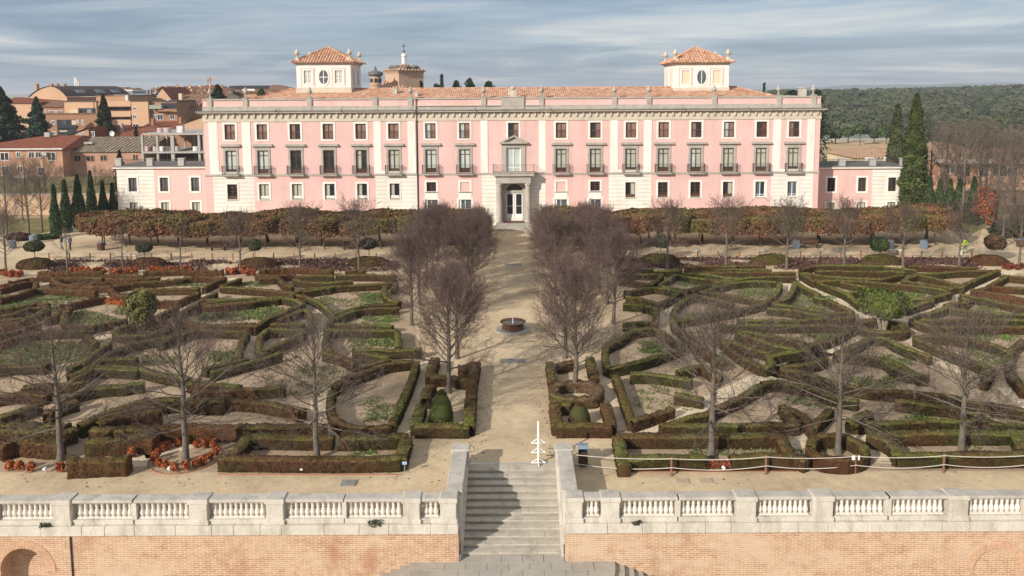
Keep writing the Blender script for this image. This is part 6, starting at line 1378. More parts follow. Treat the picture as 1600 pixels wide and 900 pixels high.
bld('red_roof_house', 'low house with a big red tiled roof behind the old brick house', 182, 18, 138, 226, 214, 'orange_brick', ('gable_x', 197.5, 'roof_red'), extra=[('chimney', 187, 191, 193, 212, -4, .8, 'concrete')])
bld('gabled_house', 'small orange gabled house end above the old brick house', 176, 14, 99, 139, 215, 'orange_brick', ('gable_y', 199, 'roof_red', 139), [(121, 208, 124, 213), (128, 207, 131, 213), (143, 206, 147, 213)])
bld('long_red_roof_house', 'wide red roofed house behind the concrete frame', 186, 22, 213, 322, 206, 'peach_brick', ('hip', 189.5, 'roof_red', 236, 300), extra=[('chimney', 236, 240, 185, 196, -3, 1, 'brown_and_shaded_brick'), ('chimney', 279, 283, 183, 193, -5, 1, 'brown_and_shaded_brick')])
bld('peach_house_end', 'small peach gabled roof beside the palace cornice', 178, 12, 288, 330, 192, 'peach_brick', ('gable_y', 179.5, 'roof_red', 322))
bld('brown_apartment_block', 'brick apartment block with shade in its dark brown colour and a recessed glazed balcony', 200, 20, 55, 152, 178.5, 'brown_and_shaded_brick', ('flat', .25, 'roof_brown'),  # shade of this front is put into the dark brown wall colour
    [(66, 173.5, 71, 178, 'glass_grey'), (80, 189, 85.5, 194, 'glass_grey'), (66, 190, 71, 195), (82, 206, 87, 210, 'glass_grey'), (128, 188, 130.5, 194), (120, 188, 122, 192)],
    extra=[('balcony_recess_shade', 89.5, 120, 187, 214, .02, .1, 'dark_plastic_and_shade'), ('glazed_panel', 97, 104, 188, 195, .12, .08, 'glass_grey'), ('glazed_panel', 112, 119, 188, 195, .12, .08, 'town_cream'), ('parapet', 90, 120, 196, 200, .3, .15, 'dark_plastic_and_shade'), ('glazed_panel', 93, 105, 204, 206, .12, .08, 'town_cream')])  # flat dark panel paints the shade of the set-back balcony
bld('brown_penthouse', 'set back top storey with small white windows above the brown apartment block', 206, 14, 55, 112, 166, 'brown_and_shaded_brick', ('hip', 158, 'roof_brown', 62, 95), [(67, 173, 70.5, 177), (77, 173, 82, 178), (86, 173, 88, 178), (91, 173, 96, 177)])
bld('terrace_block', 'peach block with a dark glazed roof terrace left of the pointed conifer', 203, 14, 100, 150, 159, 'peach_brick', ('flat', .2, 'dark_roof_and_shade'), extra=[('glazed_terrace', 122, 149, 169, 178, .1, .1, 'dark_plastic_and_shade'), ('glazed_panel', 136, 143, 171, 177, .25, .1, 'slate_blue'), ('awning', 108, 122, 172, 178, .8, .8, 'town_cream'), ('recess_shade', 145.5, 148, 159, 178, .05, .1, 'brown_and_shaded_brick')])  # the darker wall strip is painted shade, nothing is cut in
bld('balcony_block', 'orange brick apartment block with three long stacked balconies', 205, 18, 150, 205, 150, 'orange_brick', ('flat', .2, 'roof_brown'),
    extra=[q for y in (158, 174, 187) for q in (('balcony', 151, 204, y, y + 8, 1.6, .2, 'peach_brick'), ('balcony_slab', 151, 204, y + 8, y + 9, 1.6, 1.6, 'brown_and_shaded_brick'), ('balcony_painted_shade', 152, 203, y + 9, y + 13.5, .03, .1, 'dark_roof_and_shade'), ('balcony_door', 164, 168, y + 9, y + 13.5, .1, .1, 'town_cream'), ('balcony_door', 186, 190, y + 9, y + 13.5, .1, .1, 'glass_grey'))] + [('roof_shed', 178, 200, 148, 157, -2, 3, 'drum_pink'), ('roof_tank', 196, 199.5, 149, 157, 1, .8, 'town_white')])  # dark strips below each balcony are painted shade
bld('stair_block', 'plain orange brick tower with tiny windows right of the stacked balconies', 203, 14, 205, 231, 158.5, 'peach_brick', ('flat', .25, 'dark_roof_and_shade'), [(207.5, 168, 212.5, 171), (207.5, 180, 212.5, 185, 'glass_grey'), (208, 194, 216, 200)])
bld('shaded_block', 'brick block with shade in its brown colour, a drooping green awning and dark balconies', 204, 16, 231, 276, 159, 'brown_and_shaded_brick', ('flat', .3, 'dark_roof_and_shade'), [(239, 179.5, 243, 185), (246, 179, 254, 187), (266, 179, 272, 186), (234, 165, 240, 172, 'glass_grey')],  # shaded side of the apartments, its shade put into the brown
    extra=[('awning', 233, 252, 164.5, 170, 1.8, 1.8, 'awning_green'), ('balcony', 246, 276, 170, 174, 1.4, .15, 'brown_and_shaded_brick'), ('balcony_painted_shade', 252, 276, 161, 170, .03, .1, 'dark_plastic_and_shade'), ('roof_tank', 260, 264, 156, 160, 0, 1, 'town_white')])  # dark panel above the balcony is painted shade
bld('skylight_house', 'brown roofed house with a row of skylights and tall white windows', 212, 16, 274, 309, 166, 'brown_and_shaded_brick', ('gable_x', 147, 'roof_brown'), [(277, 169, 283, 183, 'glass_grey'), (291, 168, 297, 183, 'glass_grey'), (303, 169, 308, 176)], extra=[('chimney', 279, 284, 146, 156, -4, 1.2, 'town_cream')])
for i, (a, b) in enumerate(((270, 276), (276.5, 280), (289, 294), (296, 301))): pass
bld('pink_gabled_house', 'reddish gabled house with a wide front gable on the skyline', 218, 16, 238, 270, 158, 'peach_brick', ('gable_y', 136, 'roof_red', 252), [(243, 144, 247.5, 149, 'glass_grey')], extra=[('balcony', 236, 247, 151.5, 154, 1, .4, 'town_cream')])
bld('yellow_house', 'yellow walled house behind the stacked balconies', 225, 10, 206, 236, 148, 'town_cream', ('flat', .3, 'slate_blue'), extra=[('chimney', 228, 231, 141, 150, .5, 1, 'slate_blue'), ('chimney', 233, 236, 141, 150, .5, 1, 'slate_blue')])
# vaulted peach house with the dark roof
Y = 226; t = root('vaulted_house', (Q(95, 150, Y)[0], Y + 12, 0), 'peach house with a rounded gable and a long dark roof with skylights', 'building')
pts = [(45, 152), (52, 146), (60, 140.5), (70, 136.5), (78, 134.5), (86, 136.5), (94, 141), (100, 146), (104.5, 151.5)]
W3 = [Q(a, b, Y) for a, b in pts]; m = MB(); m.xprism([(W3[0][0], 0), (W3[-1][0], 0)] + W3[::-1], Y, Y + .4); m.build('gable', 'peach_brick', t)
m = MB(); sh = Q(141, 150, Y)[0] - W3[-1][0]
for (xa, za), (xb, zb) in zip(W3, W3[1:]): m.poly([(xa - .1, Y - .3, za + .1), (xb - .1, Y - .3, zb + .1), (xb + sh, Y + 24, zb + .1), (xa + sh, Y + 24, za + .1)])
m.build('roof', 'dark_roof_and_shade', t)
m = MB().poly([(W3[-1][0], Y, 0), (W3[-1][0] + sh, Y + 24, 0), (W3[-1][0] + sh, Y + 24, W3[-1][1]), (W3[-1][0], Y, W3[-1][1])]).poly([(W3[0][0], Y, 0), (W3[0][0] + sh, Y + 24, 0), (W3[0][0] + sh, Y + 24, W3[0][1]), (W3[0][0], Y, W3[0][1])]); m.build('wall', 'brown_and_shaded_brick', t)
for px in (56, 79, 88, 99): 
    m = MB(); pbox(m, px - 1.6, px + 1.6, 131, 140, Y + 4, 1.2); m.build('chimney', 'orange_brick', t)
for f in (.2, .5, .75):
    d = Vector((sh, 24, 0)); p = Vector((W3[7][0], Y, W3[7][1])) + d * f; q = Vector((W3[6][0], Y, W3[6][1])) + d * f; p2, q2 = p + d * .12, q + d * .12; o_ = Vector((.1, 0, .22))
    MB().add([p + o_, p2 + o_, q2 + o_, q + o_, p, p2, q2, q], [(0, 1, 2, 3), (0, 4, 5, 1), (2, 6, 7, 3), (0, 3, 7, 4), (1, 5, 6, 2)]).build('skylight', 'slate_blue', t)
bld('white_block', 'white and blue-grey flat block on the skyline right of the phone mast', 300, 14, 128, 153, 138.5, 'town_white', ('flat', .3, 'town_white'), extra=[('glazed_front', 138, 148, 141, 150, .2, .2, 'slate_blue')])
bld('grey_block', 'long blue-grey flat roofed block on the skyline', 310, 14, 150, 207, 142.5, 'slate_blue', ('flat', .5, 'town_white'), extra=[('roof_unit', 160, 165, 139.5, 143, -2, 3, 'town_white'), ('roof_unit', 186, 196, 139.5, 143, -2, 3, 'town_white'), ('roof_unit', 172, 178, 139.8, 143, -2, 3, 'concrete')])
bld('solar_block', 'block with dark solar panels on its roof behind the palace', 300, 22, 352, 424, 146, 'orange_brick', ('gable_x', 133.5, 'roof_brown'), extra=[('solar_array', 358, 423, 134, 138, -5, .4, 'solar_panel'), ('solar_array', 352, 376, 143.5, 150, 1, .4, 'solar_panel'), ('sign_strip', 379, 398, 138.8, 141.8, .6, .3, 'town_white')])
bld('hipped_house', 'brown hipped roof house left of the left lantern tower', 290, 18, 420, 452, 141, 'orange_brick', ('hip', 132.5, 'roof_brown', 424, 438))
random.seed(41)
far_w = ['orange_brick', 'peach_brick', 'town_cream', 'brown_and_shaded_brick', 'town_white']; far_r = ['roof_red', 'roof_brown', 'roof_brown', 'roof_mottled']
places = ['beyond the grey block', 'behind the yellow house', 'left of the reddish gabled house', 'behind the skylight house', 'left of the crane', 'under the crane', 'behind the palace cedar', 'right of the crane', 'beyond the white block', 'behind the terrace block']
desc = ['red roofed', 'brown roofed', 'pale walled', 'peach walled', 'tall chimneyed', 'low', 'steep roofed']
k = 0
for row, (Y, y0) in enumerate(((250, 150), (290, 144.5), (350, 140.5), (430, 138.2))):
    px = 205 + row * 14
    while px < 345:
        wd_ = random.uniform(13, 24); ye_ = y0 + random.uniform(-1.2, 1.5)
        if not (row == 0 and px < 300) and not (row == 1 and px < 232):
            place = 'left of the crane' if px < 300 else ('under the crane' if px < 318 else 'right of the crane')
            lab = f'small {"brown" if k % 2 else "red"} roofed house in the {["nearest", "second", "third", "farthest"][row]} skyline row, {place}, {ORD[k % 24]} one'
            bld('distant_house', f'small {"brown" if k % 2 else "red"} roofed house of the far skyline {place}', Y, 12, px, px + wd_, ye_, far_w[k % 5], (random.choice(('gable_x', 'hip', 'gable_x')), ye_ - random.uniform(3, 5.5), 'roof_brown' if k % 2 else 'roof_red', px + 4, px + wd_ - 4), group=f'{"brown" if k % 2 else "red"} roofed skyline houses {place}',
                extra=[('chimney', px + wd_ * .6, px + wd_ * .6 + 2.2, ye_ - 6.2, ye_ - 1, -4, 1, random.choice(('orange_brick', 'town_cream')))])
        k += 1; px += wd_ * random.uniform(.85, 1.15)
k = 0
for px in (100, 116, 134, 158, 176, 192):
    ye_ = 139 + (k % 2) * 1.2; bld('distant_house', ['small brown roofed house far behind the vaulted house', 'low pale house far left of the phone mast', 'small house behind the white skyline block', 'distant orange house above the grey skyline block', 'distant brown house above the grey skyline block', 'distant house right of the grey skyline block'][k], 480, 12, px, px + 17, ye_, far_w[k % 5], ('gable_x', ye_ - 3, 'roof_brown')); k += 1
bld('orange_roof_house', 'low orange roofed house between the cedar and the vaulted house', 205, 18, 14, 52, 160, 'peach_brick', ('hip', 152, 'roof_red', 22, 34)); bld('low_red_house', 'flat red roof in front of the vaulted house', 214, 14, 36, 100, 165, 'salmon_brick', ('gable_x', 158.5, 'roof_red'))
# phone mast, crane, satellite dish
x, z = Q(120, 121, 262); t = root('phone_mast', (x, 262, 0), 'white phone mast on the skyline right of the vaulted house', 'mast')
MB().tube((x, 262, 0), (x, 262, z - 3.2), .28, .2, 8).build('pole', 'concrete', t)
for dx, zz_ in ((-.5, 0), (.35, -1.2), (-.05, -.6)): MB().box(x + dx - .28, x + dx + .28, 261.7, 262.1, z - 3.4 + zz_, z + zz_).build('antenna_panel', 'town_white', t)
Y = 520; x, z = Q(326, 120, Y); t = root('tower_crane', (x, Y, 0), 'orange tower crane on the skyline left of the palace', 'crane'); m = MB()
for sx_ in (-1, 1):
    for sy in (-1, 1): m.tube((x + sx_ * .7, Y + sy * .7, 0), (x + sx_ * .7, Y + sy * .7, z), .16, None, 4)
for i in range(14): zz_ = z * i / 14; m.tube((x - .7, Y - .7, zz_), (x + .7, Y - .7, zz_ + z / 14), .10, None, 4)
m.build('mast', 'crane_orange', t); zj = Q(326, 124.5, Y)[1]; xe = Q(337, 124.5, Y)[0]; xb = Q(323.5, 124.5, Y)[0]
m = MB().tube((xb, Y, zj), (xe, Y, zj + .2), .28, .2, 4).tube((xb, Y, zj + .9), (xe - 1, Y, zj + .8), .16, None, 4)
for i in range(10): a = xb + (xe - xb) * i / 10; m.tube((a, Y, zj), (a + (xe - xb) / 20, Y, zj + .85), .08, None, 4)
m.tube((x, Y, z), (xe - 1.5, Y, zj + .8), .07, None, 4); m.build('jib', 'crane_orange', t); MB().box(xb - .3, xb + .9, Y - .5, Y + .5, zj - 1.2, zj).build('counterweight', 'concrete', t)
x, z = Q(175, 208.5, 172); m = MB()
for i in range(5): m.lathe(x, 172, [(.01, z)], 3) if False else None
pr = [(0.02, -.18), (.25, -.16), (.45, -.08), (.58, .02)]
vs = []; fs = []
for r_, d in pr:
    for k in range(16): a = 2 * math.pi * k / 16; vs.append((x + r_ * math.cos(a), 172 - d - .1, z + r_ * math.sin(a)))
for i in range(3):
    for k in range(16): fs.append((i * 16 + k, i * 16 + (k + 1) % 16, (i + 1) * 16 + (k + 1) % 16, (i + 1) * 16 + k))
m.add(vs, fs); m.tube((x, 172.1, z), (x, 172.4, z - 2), .05, None, 6); m.tube((x, 172, z), (x, 171.4, z + .1), .025, None, 5)
tag(m.build('satellite_dish', 'town_white'), 'round white satellite dish above the mottled roof', 'satellite dish')
# rubble wall and raised ground on the left
xa, xb = Q(-260, 320, 121)[0], Q(172, 320, 121)[0]; zt_ = Q(80, 303, 121)[1]
tw = root('rubble_wall', ((xa + xb) / 2, 121, 0), 'long low wall of orange rubble and brick behind the left trees', 'wall')
MB().box(xa, xb, 121, 121.6, 0, zt_ - .1).build('wall_face', 'rubble_brick', tw); MB().box(xa, xb, 120.95, 121.65, zt_ - .098, zt_).build('coping', 'concrete', tw)
tag(MB().box(xa, xb, 121.62, 149.5, -.1, zt_ - .3).build('raised_lawn', 'lawn_dry'), kind='structure')
# ---- church behind the palace
Y = 168; xc_, zb_ = Q(632, 136, Y); ze = Q(630, 110.5, Y)[1]; za = Q(632, 98.5, Y)[1]
t = root('church', (xc_, Y, 0), 'brick church with a square crossing tower, cross on top and a nave roof', 'church')
def rotsq(w_, a0): return [(xc_ + w_ * math.cos(R(a0 + 90 * i)), Y + w_ * math.sin(R(a0 + 90 * i))) for i in range(4)]
A0 = 262
MB().prism(rotsq(4.05, A0), 0, ze - .5).build('tower_wall', 'church_brick', t); MB().prism(rotsq(4.25, A0), ze - .498, ze - .25).prism(rotsq(4.5, A0), ze - .248, ze).build('cornice', 'church_brick', t)
sq = rotsq(4.9, A0); m = MB()
for i in range(4): m.poly([(*sq[i], ze), (*sq[(i + 1) % 4], ze), (xc_, Y, za)])
m.build('roof', 'roof_pink', t)
for i in range(4):
    for f in (.32, .72):
        a, b = Vector((*sq[i], ze)), Vector((*sq[(i + 1) % 4], ze)); p = a.lerp(b, f).lerp(Vector((xc_, Y, za)), .36); d = (p - Vector((xc_, Y, p.z))).normalized()
        m = MB(); m.lathe(p.x, p.y, [(.75, p.z - .2), (.85, p.z + .18), (.6, p.z + .42), (.1, p.z + .55)], 10); m.build('dormer', 'lead_grey', t)
zl_ = Q(632, 86, Y)[1]; zk = Q(632, 80, Y)[1]; zx = Q(632, 68, Y)[1]
MB().lathe(xc_, Y, [(.48, za - .4), (.48, zl_ - .3), (.62, zl_ - .25), (.62, zl_ - .1), (.4, zl_ + .25), (.12, zl_ + .4)], 8).build('lantern', 'town_white', t)
MB().lathe(xc_, Y, [(.05, zl_ + .3), (.10, zk - .5), (.25, zk - .1), (.25, zk + .1), (.06, zk + .35)], 10).build('finial', 'lead_grey', t)
m = MB().box(xc_ - .05, xc_ + .05, Y - .05, Y + .05, zk, zx).box(xc_ - .45, xc_ + .45, Y - .05, Y + .05, Q(632, 72.6, Y)[1], Q(632, 71.6, Y)[1]); m.build('cross', 'iron', t)
m = MB(); X0, X1 = Q(596, 130, Y - 4)[0], Q(629, 130, Y - 4)[0]; zr = Q(600, 125.5, Y)[1]; z0 = Q(600, 137, Y)[1]
m.poly([(X0, Y - 5, z0), (X1 + 1, Y - 5, z0), (X1 - 1.5, Y, zr), (X0, Y, zr)]).poly([(X1 - 1, Y + 5, z0), (X0, Y + 5, z0), (X0, Y, zr), (X1 - 1.5, Y, zr)]); m.build('nave_roof', 'roof_pink', t); MB().box(X0, X1, Y - 4.8, Y + 4.8, 0, z0 - .02).build('nave_wall', 'church_brick', t)
Yb = 162; xb_, zt2 = Q(586.5, 112, Yb); zb2 = Q(586.5, 136, Yb)[1]; rb = (Q(597, 120, Yb)[0] - Q(576, 120, Yb)[0]) / 2
tb = root('belfry', (xb_, Yb, 0), 'small round brick belfry with arched openings left of the church tower', 'belfry')
MB().lathe(xb_, Yb, [(rb * .85, 0), (rb * .85, zb2 + .3), (rb * .95, zb2 + .32), (rb * .95, zb2 + .6), (rb * .82, zb2 + .62), (rb * .82, zt2 - .9)], 16).build('wall', 'church_brick', tb)
MB().lathe(xb_, Yb, [(rb * .9, zt2 - .898), (rb * 1.14, zt2 - .6), (rb * 1.14, zt2 - .15), (rb * .9, zt2), (rb * .3, zt2 + .25), (.28, zt2 + .3), (.25, zt2 + .8), (.03, zt2 + 1.1)], 16).build('roof', 'lead_grey', tb)
for i in range(8):
    a = 2 * math.pi * (i + .25) / 8; cx_3, cy_3 = xb_ + rb * .84 * math.cos(a), Yb + rb * .84 * math.sin(a); m = MB(); hw2 = .28
    tx, ty = -math.sin(a), math.cos(a); zz0, zz1 = zb2 + .9, zt2 - 1.3
    pts = [(-hw2, zz0), (hw2, zz0), (hw2, zz1 - hw2)] + [(hw2 * math.cos(R(q)), zz1 - hw2 + hw2 * math.sin(R(q))) for q in (30, 60, 90, 120, 150)] + [(-hw2, zz1 - hw2)]
    o1 = [(cx_3 + tx * u + .03 * math.cos(a), cy_3 + ty * u + .03 * math.sin(a), v) for u, v in pts]; o2 = [(x - .1 * math.cos(a), y - .1 * math.sin(a), z_) for x, y, z_ in o1]; n_ = len(pts)
    m.add(o1 + o2, [tuple(range(n_))] + [(i_, n_ + i_, n_ + (i_ + 1) % n_, (i_ + 1) % n_) for i_ in range(n_)]); m.build('opening', 'dark_plastic_and_shade', tb)
# ---- buildings at the right
bld('stable_block', 'long low building with a pinkish tiled roof and white canopies at the right', 148, 16, 1440, 1720, 249, 'orange_brick', ('gable_x', 231.5, 'roof_pink'), [(1478, 258, 1492, 270), (1530, 262, 1545, 276), (1575, 262, 1590, 276)],
    extra=[('canopy', 1466, 1486, 249.5, 255, 1.6, 1.5, 'town_white'), ('canopy', 1513, 1552, 249.5, 255.5, 1.6, 1.5, 'town_white'), ('canopy', 1587, 1640, 249.5, 255.5, 1.6, 1.5, 'town_white'), ('garage_opening', 1492, 1516, 257, 275, .03, .1, 'dark_plastic_and_shade'), ('garage_opening', 1552, 1574, 257, 275, .03, .1, 'dark_plastic_and_shade')])
bld('tiled_barn', 'low barn with a pink tiled roof behind the right wing terrace', 150, 14, 1338, 1402, 245, 'town_cream', ('hip', 229, 'roof_pink', 1366, 1398), extra=[('canopy', 1355, 1366, 246, 252, 1.2, 1.1, 'town_white'), ('canopy', 1384, 1394, 246, 252, 1.2, 1.1, 'town_white')])
bld('small_gabled_house', 'small pink gabled roof rising above the long low building', 156, 10, 1478, 1520, 236, 'peach_brick', ('gable_y', 225.5, 'roof_pink', 1497))
bld('garden_wall_house', 'low ochre wall behind the slim cypresses at the right', 126, 1, 1440, 1640, 300, 'peach_brick', ('flat', .2, 'roof_pink'), cat='wall')
Y = 286; t = root('court_fence', (Q(1330, 215, Y)[0], Y, 0), 'tall pale mesh fence of a sports court behind the right wing', 'fence')
xs = [Q(px, 215, Y)[0] for px in range(1284, 1385, 7)]; z0, z1 = 0, Q(1330, 209.5, Y)[1]
for x in xs: MB().tube((x, Y, 0), (x, Y, z1), .07, None, 6).build('post', 'mesh_green', t)
m = MB()
for i in range(60):
    x = xs[0] + (xs[-1] - xs[0]) * i / 59; m.box(x - .035, x + .035, Y + .08, Y + .12, 0.1, z1 - .1)
for i in range(14): z = .2 + (z1 - .4) * i / 13; m.box(xs[0], xs[-1], Y + .13, Y + .16, z - .03, z + .03)
m.build('mesh_panel', 'mesh_green', t)

# ================================================================== OBJECTS IN THE GARDEN
# fountain
x, y = P(801.5, 517); t = root('fountain', (x, y, 0), 'round rusty fountain basin on an eight sided stone base in the avenue', 'fountain')
MB().lathe(x, y, [(1.42, .005), (1.42, .13), (1.34, .17)], 8, 0, R(22.5)).build('base', 'step_stone', t, bevel=.01)
nn = 40; prof = [(.80, .172), (.86, .20), (.84, .26), (.80, .34), (.80, .56), (.86, .66), (.99, .74), (.97, .76), (.84, .70), (.80, .62), (.80, .55)]
MB().lathe(x, y, prof, nn).build('basin', 'rust_metal', t, smooth=True)
MB().lathe(x, y, [(.80, .60), (.80, .655)], nn).build('water', 'water', t); MB().lathe(x, y, [(.075, .656), (.04, .72), (.035, 1.0), (.02, 1.06)], 8).build('water_jet', 'water_jet', t)
for lab, px, py, a, b in (('grey metal drain grille set in the avenue before the fountain', 801, 564, .85, .42), ('flat metal grille set in the avenue beyond the fountain', 802, 414, .9, .6)):
    x, y = P(px, py); m = MB().box(x - a, x + a, y - b, y - b + .08, .005, .03).box(x - a, x + a, y + b - .08, y + b, .005, .03).box(x - a, x - a + .08, y - b + .081, y + b - .081, .005, .03).box(x + a - .08, x + a, y - b + .081, y + b - .081, .005, .03)
    for i in range(7): xx = x - a + .2 + i * (2 * a - .4) / 6; m.box(xx - .05, xx + .05, y - b + .082, y + b - .082, .006, .026)
    m.box(x - a + .09, x + a - .09, y - b + .09, y + b - .09, .004, .012); tag(m.build('drain_grille', 'iron_cover'), lab, 'grille')
x, y = P(544, 755); tag(MB().box(x - .33, x + .33, y - .3, y + .3, .004, .03).box(x - .27, x + .27, y - .24, y + .24, .031, .04).box(x + .34, x + .37, y - .3, y + .3, .004, .05).build('access_cover', 'iron_cover', bevel=.006), 'square metal cover in the sand before the left balustrade', 'cover')
for px, lab in ((1066, 'tan stone slab in the sand, left one of two before the right balustrade'), (1103, 'tan stone slab in the sand, right one of two before the right balustrade')):
    x, y = P(px, 752); tag(MB().box(x - .3, x + .3, y - .26, y + .26, .004, .045).box(x - .22, x + .22, y - .19, y + .19, .046, .055).build('stone_slab', 'slab_tan', bevel=.012), lab, 'slab', None)
# white post with three tiers of braces
x, y = P(841, 725); t = root('white_post', (x, y, 0), 'white wooden post with three tiers of braced feet, at the top of the stairs', 'post'); zt_ = Q(840, 658, y)[1]
MB().box(x - .045, x + .045, y - .045, y + .045, .05, zt_).build('pole', 'white_paint', t, bevel=.008)
for z in (.05, .58, 1.06):
    for a in (0, 90, 180, 270):
        d = Vector((math.cos(R(a + 3)), math.sin(R(a + 3)), 0)); p = Vector((x, y, z)) + d * .05
        MB().tube(p + Vector((0, 0, .02)), p + d * .30 + Vector((0, 0, .02)), .032, None, 4).tube(p + d * .30 + Vector((0, 0, .03)), p + Vector((0, 0, .22)), .026, None, 4).build('brace', 'white_paint', t)
# litter bin with hood
x, y = P(911, 727); t = root('litter_bin', (x, y, 0), 'rusty litter bin with a grey hood beside the right stair parapet', 'litter bin')
m = MB().box(x - .22, x + .22, y - .2, y + .2, .06, .70)
for i in range(7): m.box(x - .21 + i * .063, x - .17 + i * .063, y - .225, y - .201, .08, .68)
m.build('body', 'rust_metal', t, bevel=.01); MB().box(x - .17, x + .17, y - .15, y + .15, .0, .058).build('foot', 'dark_plastic_and_shade', t)
h = MB().box(x - .24, x - .21, y - .22, y + .22, .71, .93).box(x + .21, x + .24, y - .22, y + .22, .71, .93).box(x - .208, x + .208, y + .18, y + .22, .71, .93)
h.add([(x - .27, y - .27, .932), (x + .27, y - .27, .932), (x + .27, y + .25, .932), (x - .27, y + .25, .932), (x - .24, y - .10, 1.06), (x + .24, y - .10, 1.06), (x + .24, y + .2, 1.06), (x - .24, y + .2, 1.06)], [(0, 3, 2, 1), (4, 5, 6, 7), (0, 1, 5, 4), (1, 2, 6, 5), (2, 3, 7, 6), (3, 0, 4, 7)])
h.build('hood', 'blue_grey_metal', t, bevel=.012); MB().box(x - .2, x + .2, y - .17, y + .17, .701, .74).build('liner', 'dark_plastic_and_shade', t)
# rope barrier along the terrace
pp = [P(1049, 744), P(1196.5, 741), P(1336, 740), P(1474, 739), P(1612, 738), P(1750, 737)]
for i, (x, y) in enumerate(pp[:5]):
    tag(MB().lathe(x, y, [(.055, 0), (.055, .92), (.045, .95)], 10).build('barrier_post', 'post_brown'), ['brown post of the white rope barrier, nearest the stairs', 'brown post of the white rope barrier, second from the stairs', 'brown barrier post between the two white sign cards', 'pale brown barrier post, rightmost one in view', 'brown barrier post beyond the right edge'][i], 'post', 'posts of the rope barrier')
x0, y0 = P(897, 712); xw, yw_ = SX + .66, P(1049, 741)[1] + .6
anch = [(xw, P(880, 712, .8)[1])] + pp
for zc_, sag, lab in ((.90, .09, 'upper white rope strung between the brown barrier posts'), (.46, .16, 'lower white rope sagging between the brown barrier posts')):
    m = MB()
    for (xa, ya), (xb, yb) in zip(anch, anch[1:]):
        pr = None
        for i in range(17):
            f = i / 16; p = (xa + (xb - xa) * f, ya + (yb - ya) * f - .085, zc_ - sag * 4 * f * (1 - f))
            if pr: m.tube(pr, p, .017, None, 6)
            pr = p
    tag(m.build('barrier_rope', 'rope_white'), lab, 'rope', 'ropes of the barrier')
for dx, w_ in ((-.13, 'left'), (.13, 'right')):
    x, y = pp[2]; a = sorted((dx, dx * .45)); m = MB().box(x + dx - .09 if dx < 0 else x + .065, x - .065 if dx < 0 else x + dx + .03, y - .10, y - .085, .72, .94).tube((x + dx, y - .09, .92), (x + dx, y - .075, .95), .008, None, 5)
    tag(m.build('sign_card', 'white_paint'), f'small white card hung on the barrier rope, {w_} of the post', 'sign')
x, y = Q(634, 692, 37.6)[0], 37.05; z = .62
m = MB().box(x - .11, x + .11, y - .03, y - .01, z - .07, z + .07).tube((x, y, .1), (x, y, z - .05), .012, None, 6); tag(m.build('hedge_sign', 'sign_blue'), 'small pale blue plate standing at the corner of the front left hedge', 'sign')
def spot(px, py, lab):
    x, y = P(px, py); t = MB().tube((x, y, 0), (x, y, .14), .02, None, 6).lathe(x, y, [(.07, .14), (.085, .17), (.085, .22), (.05, .26)], 10).box(x - .06, x + .06, y - .14, y - .05, .16, .25); tag(t.build('garden_spotlight', 'white_paint'), lab, 'spotlight', 'garden spotlights')
for px, py, lab in ((71, 738, 'small white spotlight on the soil between the orange shrubs, left front bed'), (265, 737, 'small white spotlight in the ring of orange shrubs, front side'), (336, 692, 'small white spotlight in the ring of orange shrubs, back side'), (472, 738, 'small white spotlight at the foot of the front left hedge'), (1130, 736, 'small white spotlight in the hedge gap right of the stairs')): spot(px, py, lab)
# kerb edging of the circular bed
x, y = P(290, 716); cx_4, cy_4 = x, y; 
m = MB(); rg = ring(cx_4, cy_4, 1.72, 1.72, 0, 360, 48)
for a, b in zip(rg, rg[1:]): m.tube((a[0], a[1], .03), (b[0], b[1], .03), .035, None, 4)
tag(m.build('bed_edging', 'brick_edge'), 'thin brown edging ring round the circular bed of orange shrubs', 'edging')
def edging(label, pts):
    m = MB()
    for a, b in zip(pts, pts[1:]): m.tube((*P(*a), .03), (*P(*b), .03), .03, None, 4)
    tag(m.build('bed_edging', 'brick_edge'), label, 'edging')
edging('thin brown edging along the narrow path right of the right avenue beds', [(955, 592), (970, 635), (984, 675)])
edging('reddish edging strip before the front left hedge rectangle', [(340, 742), (628, 742)])
edging('reddish edging strip before the front right hedge rectangle', [(975, 738), (1262, 737)])
# rust coloured rope fence at the back of the parterres
lp = [77, 109, 141, 173, 205, 237, 268, 300, 332, 364, 396, 428, 460, 492, 524, 556, 588, 620]; rp = [963, 995, 1027, 1059, 1090, 1122, 1155, 1187, 1219, 1251, 1282, 1314, 1345, 1376, 1408, 1440, 1472, 1518]
for side, L in (('left', lp), ('right', rp)):
    pts = [P(px, 407.5 if side == 'left' else 404.5) for px in L]
    for i, (x, y) in enumerate(pts):
        tag(MB().box(x - .055, x + .055, y - .05, y + .05, 0, .80).box(x - .065, x + .065, y - .06, y + .06, .801, .84).build('fence_post', 'post_rust'), f'rust-orange post of the rope fence {side} of the avenue, {ORD[i]} from its left end', 'post', f'posts of the {side} rope fence')
    m = MB()
    for a, b in zip(pts, pts[1:]):
        pr = None
        for i in range(7):
            f = i / 6; p = (a[0] + (b[0] - a[0]) * f, a[1] + (b[1] - a[1]) * f, .42 - .12 * f * (1 - f))
            if pr: m.tube(pr, p, .022, None, 5)
            pr = p
    tag(m.build('fence_rope', 'fence_rope'), f'dark rope strung through the rust-orange posts {side} of the avenue', 'rope')
